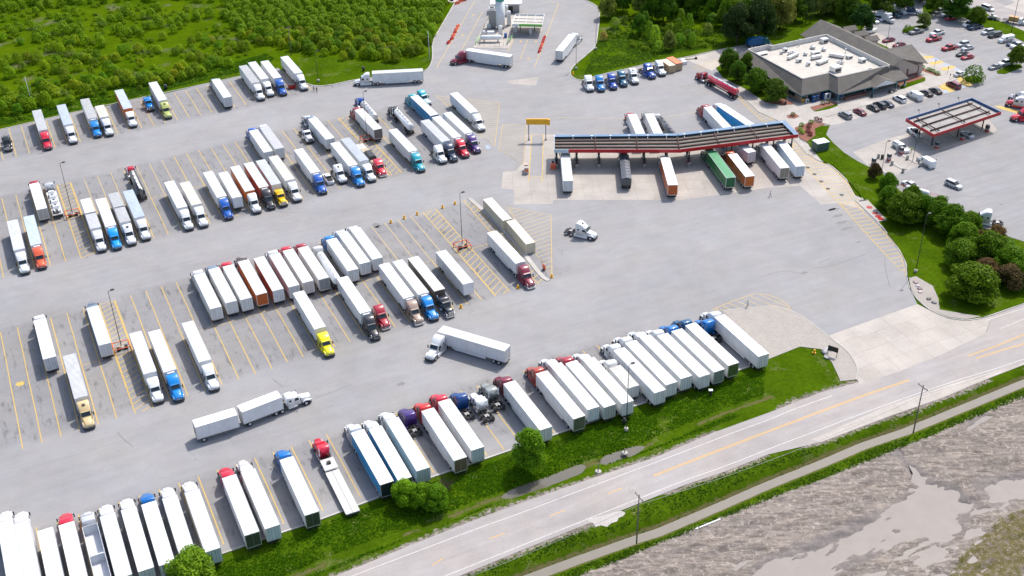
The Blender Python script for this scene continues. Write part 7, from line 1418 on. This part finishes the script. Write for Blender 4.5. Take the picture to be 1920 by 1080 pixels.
part('deck',MB().m('whiteroof').prism(Lc,3.75,3.85),t); f=MB().m('white_paint'); wallseg(f,Lc[0],Lc[0]+(Lc[1]-Lc[0])*.22,3.5,4.4); wallseg(f,Lc[1],Lc[2],3.5,4.4); wallseg(f,Lc[2],Lc[3],3.5,4.4); wallseg(f,Lc[3],Lc[0],3.5,4.4); part('white_fascia',f,t); f=MB().m('cng_green'); wallseg(f,Lc[0]+(Lc[1]-Lc[0])*.225,Lc[1],3.5,4.4); part('green_fascia',f,t)
f=MB().m('sign_white')
for k in(.15,.42,.7): p=Lc[0]+(Lc[1]-Lc[0])*k; q=Lc[3]+(Lc[2]-Lc[3])*k; f.tube((*p,4.1),(*q,4.1),.09,n=5)
for k in(.35,.65): p=Lc[0]+(Lc[3]-Lc[0])*k; q=Lc[1]+(Lc[2]-Lc[1])*k; f.tube((*p,4.0),(*q,4.0),.12,n=5)
part('roof_beam',f,t)
for k in(.22,.7): p=Lc[0]+(Lc[1]-Lc[0])*k+(Lc[3]-Lc[0])*.45; part('column',MB().m('green_box').box(-.15,.15,-.15,.15,0,3.8),t,(p[0],p[1],0))
for x,y,lb in((945,300,'left gas dispenser under the small canopy'),(1085,320,'right gas dispenser under the small canopy')):
    w=Z('n',x,y); simplebox('gas_dispenser',lb,'fuel pump',w,0,[('island_base',MB().m('curb').box(-.6,.6,-2.4,2.4,0,.15)),('cabinet',MB().m('white_paint').box(-.4,.4,-.5,.5,.15,2.)),('guard_rail',MB().m('green_box').tube((-.5,-2.,.15),(-.5,-2.,1.1),.06).tube((.5,-2.,.15),(.5,-2.,1.1),.06)),('hose',MB().m('rubber').tube((.42,.3,1.7),(.6,.9,.6),.05).tube((.6,.9,.6),(.6,1.4,1.6),.05))],'gas dispensers')
w=Z('n',711,398); simplebox('storage_vessel','long horizontal white gas vessel at the front of the plant','tank',w,0,[('vessel',MB().m('white_paint').lathe([(-3.7,.2),(-3.6,.6),(-3.2,.85),(3.2,.85),(3.6,.6),(3.7,.2)],18,'x',(0,0,1.7))),('saddle',MB().m('steel').box(-2.6,-2.2,-.6,.6,0,1.).box(2.2,2.6,-.6,.6,0,1.))])
w=Z('n',708,345); simplebox('pump_skid','white cabinet skid behind the horizontal vessel','machinery',w,0,[('cabinet',MB().m('white_paint').box(-1.2,1.2,-.6,.6,.5,1.9)),('skid_frame',MB().m('steel').box(-1.6,1.8,-1.,1.,0,.4))])
w=Z('n',848,355); simplebox('blue_cabinet','small blue cabinet at the right rear of the plant yard','cabinet',w,0,[('cabinet',MB().m('blue_plastic').box(-.5,.5,-.5,.5,.1,1.5)),('plinth',MB().m('curb').box(-.7,.7,-.7,.7,0,.1))])
for x,y,lb,h in((880,240,'upright grey vaporiser right of the gas tank',5.),(800,330,'short grey vaporiser in front of the gas tank',3.),(690,270,'grey valve rack left of the gas tank',1.6),(855,150,'round white filter behind the tall vaporiser',3.6),(640,330,'low grey pipe rack at the left fence',1.2)):
    w=Z('n',x,y); simplebox('vaporiser',lb,'machinery',w,0,[('casing',MB().m('alu').box(-.7,.7,-.7,.7,.3,h).m('frame').box(-.72,-.7,-.5,.5,.5,h-.2)),('cap',MB().m('white_paint').lathe([(h,.6),(h+.3,.5),(h+.45,.1)],12,'z'))])
struct('plant_pad',MB().m('concrete').prism([Z('n',*q) for q in((540,450),(690,130),(930,140),(1220,130),(1190,300),(930,310),(875,460))],-.02,.06))
fp=[Z('n',*q) for q in((600,430),(640,280),(700,150))]; fp2=[Z('n',*q) for q in((600,430),(700,437),(790,437),(865,437),(900,350),(920,260))]
t=thing('plant_fence','low green and grey pipe fence around the gas plant yard','fence',(fp[0][0],fp[0][1],0)); f=MB().m('steel')
for L_ in(fp,fp2):
    for p,q in zip(L_,L_[1:]):
        p=p-fp[0];q=q-fp[0]; n_=max(2,int(np.linalg.norm(q-p)/1.8))
        for k in range(n_+1): w=p+(q-p)*k/n_; f.tube((*w,0),(*w,1.5),.05,n=5)
        for z_ in(.8,1.45): f.tube((*p,z_),(*q,z_),.035,n=5)
part('rails',f,t)
for x,y,rz_,lb in((580,410,70,'green V-shaped barrier at the left front of the plant'),(882,405,60,'green V-shaped barrier at the right front of the plant')):
    w=Z('n',x,y); simplebox('gate_leaf',lb,'gate',w,R(rz_),[('bar',MB().m('cng_green').tube((-2.,0,.1),(0,0,1.9),.13,n=6)),('bar',MB().m('cng_green').tube((0,0,.1),(2.2,0,1.9),.13,n=6))],'green barriers')
# water filled barriers
def barrier(x,y,mat,rz_,lb,crop='n'):
    w=Z(crop,x,y); simplebox('traffic_barrier',lb,'barrier',w,rz_,[('barrier_body',MB().m(mat).add([(-.95,-.35,0),(.95,-.35,0),(.95,.35,0),(-.95,.35,0),(-.95,-.3,.25),(.95,-.3,.25),(.95,.3,.25),(-.95,.3,.25),(-.9,-.12,1.),(.9,-.12,1.),(.9,.12,1.),(-.9,.12,1.)],[(3,2,1,0),(0,1,5,4),(1,2,6,5),(2,3,7,6),(3,0,4,7),(4,5,9,8),(5,6,10,9),(6,7,11,10),(7,4,8,11),(8,9,10,11)])),('filler_cap',MB().m('blackmetal').lathe([(1.,.1),(1.05,.1)],8,'z'))],'plastic traffic barriers by the gas plant')
for i,(x,y,mt) in enumerate(((308,410,'red_plastic'),(340,375,'red_plastic'),(352,345,'orange_paint'),(368,315,'red_plastic'),(380,285,'orange_paint'),(395,258,'orange_paint'))): barrier(x,y,mt,R(62),['red barrier lying apart at the near end of the left line','red barrier second from the near end of the left line','orange barrier third from the near end of the left line','red barrier fourth from the near end of the left line','orange barrier fifth from the near end of the left line','orange barrier at the far end of the left line'][i])
for i,(x,y,mt) in enumerate(((1168,492,'red_plastic'),(1177,465,'red_plastic'),(1187,438,'orange_paint'),(1197,412,'red_plastic'),(1206,388,'red_plastic'),(1214,365,'red_plastic'))): barrier(x,y,mt,R(68),'%s barrier of the right line, %s'%('orange' if mt=='orange_paint' else 'red',['nearest the camera','second from the near end','third from the near end','fourth from the near end','fifth from the near end','at its far end'][i]))
for i,(x,y,mt) in enumerate(((390,38,'orange_paint'),(425,18,'orange_paint'),(455,8,'red_plastic'))): barrier(x,y,mt,R(30),['orange barrier nearest the curb at the top edge','orange barrier in the middle of the three at the top edge','red-orange barrier farthest right at the top edge'][i])
w=Z('n',340,12); simplebox('manhole_riser','pale round concrete pad with a dark hatch at the top edge of the meadow','manhole',w,0,[('pad',MB().m('curb').lathe([(0,1.8),(.2,1.8)],18,'z')),('hatch',MB().m('sign_black').box(-.6,.6,-.5,.5,.2,.7))])
# ------------------------------------------------ lamp posts and poles
def hfrom(w,py):
    best=None
    for h in np.arange(4,20,.1):
        d=np.array([w[0],w[1],h-CAMH]); z=d@_F; y=540-CAMF*(d@_U2)/z
        if best is None or abs(y-py)<best[0]: best=(abs(y-py),h)
    return float(best[1])
def lamp(bx_,by_,ty_,label,guard=False,base='block',r=.09,group='tall lamp posts',head=1,dirr=30,col='blackmetal'):
    w=P(bx_,by_); h=hfrom(w,ty_); t=thing('lamp_post',label,'lamp post',(w[0],w[1],0),R(dirr),group)
    part('pole',MB().m(col).tube((0,0,.6 if base else 0),(0,0,h),r,r*.6,8),t)
    if base=='block': part('base',MB().m('concrete_block').lathe([(0,.4),(.75,.4),(.8,.3)],14,'z'),t)
    if head: hd=part('lamp_head',MB().m(col).tube((0,0,h-.1),(.7,0,h),.05,n=5).box(.5,1.25,-.25,.25,h-.05,h+.12),t); part('lens',MB().m('lampglass').box(.6,1.2,-.2,.2,h-.08,h-.051),hd)
    if guard:
        g=MB().m('orange_paint')
        for x in(-1.7,1.7):
            for y in(-1.4,1.4): g.tube((x,y,0),(x,y,1.25),.11,n=6)
        for z_ in(1.15,):
            for a_,b_ in(((-1.7,-1.4),(1.7,-1.4)),((1.7,-1.4),(1.7,1.4)),((1.7,1.4),(-1.7,1.4)),((-1.7,1.4),(-1.7,-1.4))): g.tube((*a_,z_),(*b_,z_),.1,n=6)
        part('guard_rail',g,t,rz=R(-5)); part('hydrant_box',MB().m('blackmetal').box(-1.1,-.5,-.6,0,0,.9).box(.6,1.2,-.5,.1,0,.9),t); part('ballast',MB().m('concrete_block').box(-.6,.6,-.1,.9,0,.35),t)
    return t
lamp(137,405,306,'black lamp post in a red pipe guard at the left of the upper double row',True); lamp(229,655,546,'black lamp post in a red pipe guard among the lower left bays',True); lamp(867,465,362,'black lamp post in a red pipe guard on the hatched island near the long curb',True); lamp(689,264,172,'black lamp post in a red pipe guard beside the dark red cab',True,r=.09)
lamp(1174,808,684,'lamp post with round concrete base on the bank behind the bottom row'); lamp(597,153,96,'lamp post with white transformer on the lawn by the first row'); lamp(1080,130,75,'lamp post on the curved lawn corner right of the gas plant'); lamp(1117,93,40,'lamp post at the curb of the gas plant loop')
lamp(1652,328,266,'lamp post with curved arm between the open fuel lanes',base=None,r=.07); lamp(1711,303,240,'lamp post beside the white van and petrol canopy',base=None,r=.08); lamp(1716.5,511,402,'lamp post on the grass strip beside the hatched lane'); lamp(1662,88.5,40,'brown lamp post by the two dark red sedans',base=None,r=.08); lamp(1895,65.5,0,'tall lamp post by the white van along the grass strip',base=None,r=.12)
def upole(bx_,by_,ty_,label,arm=True,mat='wood_pole',rz_=0.,r=.14,group='wooden utility poles'):
    w=P(bx_,by_); h=hfrom(w,ty_); t=thing('utility_pole',label,'utility pole',(w[0],w[1],-.5),rz_,group); part('pole',MB().m(mat).tube((0,0,0),(0,0,h+.5),r,r*.65,8),t)
    if arm: part('crossarm',MB().m('wood_pole').box(-1.2,1.2,-.06,.06,h-.1,h+.05),t); 
    if arm:
        for x in(-1.1,1.1,0): part('insulator',MB().m('pump_grey').lathe([(h+.05,.07),(h+.3,.05)],8,'z',(x,0,0)),t)
    return w,h
pA=upole(1193.7,1015,927,'wooden utility pole standing in the ditch grass, left one',rz_=ROADA+PI/2); pB=upole(1713,808,722,'wooden utility pole at the ditch on the right',rz_=ROADA+PI/2)
upole(61,200,144,'pale utility pole at the left edge of the meadow',arm=False,mat='pale_pole'); upole(546.6,103,50,'utility pole with crossarm in the thicket',rz_=.4); upole(805.8,115,58,'pale utility pole at the curb of the gas plant road',arm=False,mat='pale_pole'); upole(66,201,150,'thin grey pole right beside the pale pole in the meadow',arm=False,mat='wood_pole',r=.08)
dAB=(pB[0]-pA[0]); t=thing('power_line','thin grey cable running over the verge between the utility poles','cable',(pA[0][0],pA[0][1],0)); 
f=MB().m('steel'); pts=[]
for k in range(-16,33):
    s_=k/16.; fr=s_-math.floor(s_); sag=4*fr*(1-fr)*1.6; w=dAB*s_; pts.append((w[0],w[1],pA[1]-2.2-sag))
for a_,b_ in zip(pts,pts[1:]): f.tube(a_,b_,.028,n=4,cap=False)
part('wire',f,t)
# posts in the near ditch, small pieces
for x,y,lb in((646,415,'grey post on a stony spot beside the near ditch'),(845,275,'short grey post in the near ditch water')):
    w=Z('x',x,y); simplebox('marker_post',lb,'post',w,0,[('post',MB().m('wood_pole').tube((0,0,-.5),(0,0,1.9 if x<700 else 1.),.09)),('stones',MB().m('concrete_block').lathe([(-.05,.7),(.08,.5),(.12,.1)],9,'z'))])
w=Z('x',1470,812); simplebox('fallen_board','long white board lying at the edge of the muddy field','board',w,ROADA,[('board',MB().m('white_paint').box(-2.6,2.6,-.12,.12,.02,.14)),('cleat',MB().m('wood_pole').box(-2.,-1.8,-.14,.14,.14,.18))])
w=Z('v',1440,510); simplebox('lot_sign','black sign board on two posts beside the boulders at the entrance','sign',w,R(-35),[('board',MB().m('sign_black').box(-1.1,1.1,-.05,.05,1.2,2.4)),('post',MB().m('blackmetal').box(-1.,-.9,-.05,.05,0,1.2)),('post',MB().m('blackmetal').box(.9,1.,-.05,.05,0,1.2))])
def rock(x,y,crop,s,col,lb,g):
    w=Z(crop,x,y); rs3=np.random.RandomState(int(x+y)); b=MB().m('flatpaint'); b.lathe([(0,.8),(.25,1.),(.6,.75),(.85,.3)],7,'z'); b.v=[(a*(1+.25*rs3.randn()*.6),c*(1+.15*rs3.randn()),z_*.9) for a,c,z_ in b.v]; o=thing('boulder',lb,'boulder',(w[0],w[1],0),rs3.rand()*6,g,mesh=b.mesh('boulder')); o.scale=(s,s*.8,s*.8); o.color=(*col,1)
rock(1385,480,'v',.9,(.3,.3,.31),'grey boulder left of the black sign','boulders by the entrance sign'); rock(1410,462,'v',.7,(.6,.58,.56),'small pale boulder behind the grey one','boulders by the entrance sign'); rock(1400,520,'v',.8,(.65,.58,.52),'pale pink boulder in front of the black sign','boulders by the entrance sign'); rock(1430,465,'v',.7,(.5,.45,.42),'brownish boulder touching the sign post','boulders by the entrance sign')
for i,(x,y) in enumerate(((835,735),(848,760),(865,780),(868,805),(930,855),(968,882))): rock(x,y,'u',.75,[(.3,.22,.22),(.5,.46,.48),(.22,.18,.18),(.5,.4,.4),(.14,.12,.12),(.16,.14,.16)][i],['purplish boulder at the top of the stony verge','pale boulder second on the stony verge','dark boulder third on the stony verge','pink-grey boulder fourth on the stony verge','black boulder fifth on the stony verge','dark boulder nearest the driveway on the stony verge'][i],'boulders on the stony verge')
def hyd(x,y,crop,lb):
    w=Z(crop,x,y); simplebox('bollard',lb,'bollard',w,0,[('post',MB().m('yellow_paint').lathe([(0,.24),(.8,.24),(.95,.12)],12,'z')),('base',MB().m('yellow_paint').box(-.36,.36,-.3,.3,0,.15))],'yellow bollards')
for x,y,lb in((312,200,'yellow bollard third from the left along the faded bays'),(410,170,'yellow bollard left of the hatched island top'),(600,120,'yellow bollard right of the hatched island top'),(693,92,'yellow bollard nearest the long curb top'),(1165,722,'yellow bollard in front of the maroon cab'),(1418,640,'yellow bollard at the tip of the long curb'),(738,868,'yellow bollard beside the black chrome cab'),(212,232,'dull yellow bollard at the left of the faded bays')): hyd(x,y,'h',lb)
hyd(1485,703,'n','yellow bollard on the curved lawn corner'); hyd(1305,488,'v','yellow bollard in the grass near the black sign')
w=Z('h',1360,585); simplebox('warning_sign','leaning orange sign on the long curb','sign',w,R(-60),[('panel',MB().m('orange_paint').box(-.6,.6,-.05,.05,.3,1.5)),('foot',MB().m('blackmetal').box(-.3,.3,-.3,.3,.14,.3))])
w=Z('b',748,340); simplebox('dumpster','dark red dumpster between the blue cab and the last white rig','dumpster',w,R(-65),[('bin_body',MB().m('red_plastic').hexa([(-1.,-1.,.1),(1.,-1.,.1),(1.,1.,.1),(-1.,1.,.1),(-1.2,-1.05,1.4),(1.2,-1.05,1.4),(1.2,1.05,1.4),(-1.2,1.05,1.4)])),('lid',MB().m('blackmetal').box(-1.2,1.2,-1.05,1.05,1.4,1.46))])
MAT['red_plastic'].node_tree.nodes['Principled BSDF'].inputs['Base Color'].default_value=(.42,.02,.015,1)
w=Z('a',1245,150); simplebox('oil_drum','black drum in the grass behind the lime green rig','drum',w,0,[('drum',MB().m('blackmetal').lathe([(0,.5),(1.5,.5)],14,'z')),('rim_ring',MB().m('frame').lathe([(1.5,.52),(1.56,.52)],14,'z'))])
w=Z('b',1287,210); simplebox('oil_drum','dark drum on the lawn above the moving white truck','drum',w,0,[('drum',MB().m('blackmetal').lathe([(0,.4),(1.3,.4)],14,'z')),('rim_ring',MB().m('frame').lathe([(1.3,.42),(1.36,.42)],14,'z'))])
w=Z('m',1487,725); simplebox('outlet_box','small black post with a white cap in the bank weeds','utility box',w,0,[('post',MB().m('blackmetal').box(-.25,.25,-.25,.25,0,1.2)),('cap',MB().m('white_paint').box(-.4,.4,-.3,.3,1.2,1.4))])
w=Z('m',840,945); simplebox('transformer_stub','dark cylinder beside the lamp base on the bank','utility box',w,0,[('cylinder',MB().m('blackmetal').lathe([(0,.3),(1.6,.3),(1.7,.1)],10,'z')),('bracket',MB().m('steel').box(-.4,.4,-.08,.08,1.,1.1))])
w=Z('p',880,315); simplebox('equipment_pile','white tank and fittings piled beside the orange-roofed container','machinery',w,.4,[('tank',MB().m('white_paint').lathe([(-1.2,.1),(-1.1,.6),(1.1,.6),(1.2,.1)],12,'x',(0,1.,.7))),('crate',MB().m('white_paint').box(-.9,.9,-1.4,-.2,0,1.1))]); w=Z('p',945,285); simplebox('tow_bar','dark tow bar lying at the lot edge beyond the containers','equipment',w,.2,[('bar',MB().m('frame').box(-2.2,1.5,-.08,.08,.1,.25)),('hitch',MB().m('blackmetal').box(1.3,1.9,-.4,.4,0,.6))])
for i,(x,y,lb) in enumerate(((975,700,'thin sign post nearest the round clipped tree among the bays'),(1108,775,'thin sign post by the middle disabled bay'),(1130,850,'thin sign post behind the dark red minivan'))):
    w=Z('r',x,y); simplebox('sign_post',lb,'sign',w,A25,[('post',MB().m('steel').tube((0,0,0),(0,0,2.2),.04)),('plate',MB().m('blue_plastic').box(-.2,.2,-.05,-.03,1.6,2.2))],'disabled bay sign posts')
# ------------------------------------------------ people
def person(w,rz_,shirt,trous,label,step=.25,arms=.2,bag=None):
    J={}; V=[];E=[];Rd=[]
    def v(p,r): V.append(p); Rd.append(r); return len(V)-1
    pel=v((0,0,.95),.15); wa=v((0,0,1.12),.135); ch=v((.02,0,1.34),.16); nk=v((.02,0,1.49),.065); hb=v((.03,0,1.58),.085); ht=v((.03,0,1.70),.085); E+=[(pel,wa),(wa,ch),(ch,nk),(nk,hb),(hb,ht)]; ns=v((.125,0,1.63),.018); E.append((hb,ns))
    for s in(1,-1):
        hp=v((0,.1*s,.88),.095); kn=v((step*.5*s+.04,.1*s,.5),.06); an=v((step*s-(.06 if s<0 else 0),.1*s,.09),.042); to=v((step*s+.16,.11*s,.04),.035); E+=[(pel,hp),(hp,kn),(kn,an),(an,to)]
        sh=v((.0,.19*s,1.4),.062); el=v((-arms*s*.4,.25*s,1.14),.043); wr=v((.08-arms*s,.25*s,.92),.028); pa=v((.1-arms*s*1.1,.25*s,.84),.034); E+=[(ch,sh),(sh,el),(el,wr),(wr,pa)]
        for k,(dy,l) in enumerate(((-.03,.07),(-.01,.085),(.01,.08),(.028,.06))):
            f1=v((.11-arms*s*1.15,.25*s+dy*1.,.80),.009); f2=v((.13-arms*s*1.2,.25*s+dy,.80-l),.008); E+=[(pa,f1),(f1,f2)]
        th=v((.15-arms*s,.23*s,.85),.009); th2=v((.175-arms*s,.22*s,.80),.008); E+=[(pa,th),(th,th2)]
    me=bpy.data.meshes.new('person_body'); me.from_pydata(V,E,[]); o=bpy.data.objects.new('tmp_body',me); COL.objects.link(o)
    o.modifiers.new('s','SKIN'); 
    sk=me.skin_vertices[0].data if me.skin_vertices else None
    if sk is None: bpy.context.view_layer.update()
    sk=me.skin_vertices[0].data
    for i,r in enumerate(Rd): sk[i].radius=(r,r)
    sk[0].use_root=True; m=o.modifiers.new('u','SUBSURF'); m.levels=1; m.render_levels=1
    dg=bpy.context.evaluated_depsgraph_get(); dg.update(); ev=o.evaluated_get(dg); bm_=bpy.data.meshes.new_from_object(ev); bpy.data.objects.remove(o); bm_.name='person_body'; bm_.materials.clear()
    for nm,c in(('skin',None),('shirt',shirt),('trousers',trous),('shoe',(.03,.03,.03))):
        if c is not None:
            key=nm+str(c); 
            if key not in MAT: newmat(key,c,.8)
            bm_.materials.append(MAT[key])
        else: bm_.materials.append(MAT['skin'])
    for p in bm_.polygons:
        z_=p.center.z; y_=abs(p.center.y); p.use_smooth=True
        p.material_index=3 if z_<.12 else 2 if (z_<.98 and y_<.2) else 0 if z_>1.47 or (y_>.2 and z_<1.12) else 1
    t=thing('person',label,'person',(w[0],w[1],0),rz_,None,mesh=bm_)
    part('hair',MB().m('hair').lathe([(-.02,.1),(.06,.115),(.12,.09),(.155,.03)],12,'z',(.02,0,1.62)),t)
    part('eyes',MB().m('sign_black').box(.105,.118,-.045,-.02,1.635,1.65).box(.105,.118,.02,.045,1.635,1.65),t)
    if bag: part('bag',MB().m(bag).box(-.1,.15,.28,.42,.5,.85),t)
person(Z('o',1613,668),R(150),(.7,.7,.72),(.05,.07,.15),'person in white shirt and dark trousers walking on the open lot below the canopy')
person(Z('v',805,143),R(200),(.65,.68,.75),(.1,.12,.2),'person in pale shirt and dark trousers walking on the curved yellow hatching')
person(Z('s',792,828),R(100),(.45,.75,.05),(.04,.05,.05),'person in a bright lime vest beside the white pickup at the fuel lanes',step=.05,arms=.05)
person(Z('s',1035,955),R(150),(.45,.75,.05),(.04,.05,.05),'person in a lime vest bending at the rear of the white van',step=.1,arms=.15)
person(Z('b',938,372),R(-80),(.05,.05,.06),(.03,.03,.04),'person in black clothes walking at the lot edge near the last white rig',bag='white_paint')
person(Z('b',915,366),R(-100),(.3,.3,.32),(.06,.06,.08),'person in grey shirt following the one in black')
# ------------------------------------------------ camera and light
cam=bpy.data.cameras.new('camera'); co=bpy.data.objects.new('camera',cam); COL.objects.link(co); SC.camera=co
cam.sensor_width=36; cam.lens=CAMF*36/1920; cam.clip_start=1; cam.clip_end=20000
M3=Matrix((( _R2[0],_U2[0],-_F[0]),(_R2[1],_U2[1],-_F[1]),(_R2[2],_U2[2],-_F[2]))); co.matrix_world=Matrix.Translation((0,0,CAMH))@M3.to_4x4()
SUN_EL=R(57); SUN_AZ=math.atan2(.79,.61)   # world angle of the direction towards the sun
W=bpy.data.worlds.new('World'); SC.world=W; W.use_nodes=True; nt=W.node_tree; bg=nt.nodes['Background']; sky=nt.nodes.new('ShaderNodeTexSky'); sky.sky_type='NISHITA'; sky.sun_disc=False; sky.sun_elevation=SUN_EL; sky.sun_rotation=PI/2-SUN_AZ; sky.air_density=1.; sky.dust_density=2.5; sky.ozone_density=.4
nt.links.new(sky.outputs[0],bg.inputs['Color']); bg.inputs['Strength'].default_value=.155
sl=bpy.data.lights.new('sun','SUN'); sl.energy=3.05; sl.angle=R(1.4); sl.color=(1,.96,.9); so=bpy.data.objects.new('sun',sl); COL.objects.link(so)
sd=Vector((math.cos(SUN_EL)*math.cos(SUN_AZ),math.cos(SUN_EL)*math.sin(SUN_AZ),math.sin(SUN_EL))); so.rotation_euler=sd.to_track_quat('Z','Y').to_euler(); so.location=(0,200,200)
SC.view_settings.view_transform='Standard'; SC.view_settings.look='None'; SC.view_settings.gamma=1; SC.view_settings.exposure=.5
SC.render.engine='CYCLES'
SC.cycles.max_bounces=5; SC.cycles.diffuse_bounces=3; SC.cycles.glossy_bounces=3; SC.cycles.transmission_bounces=2
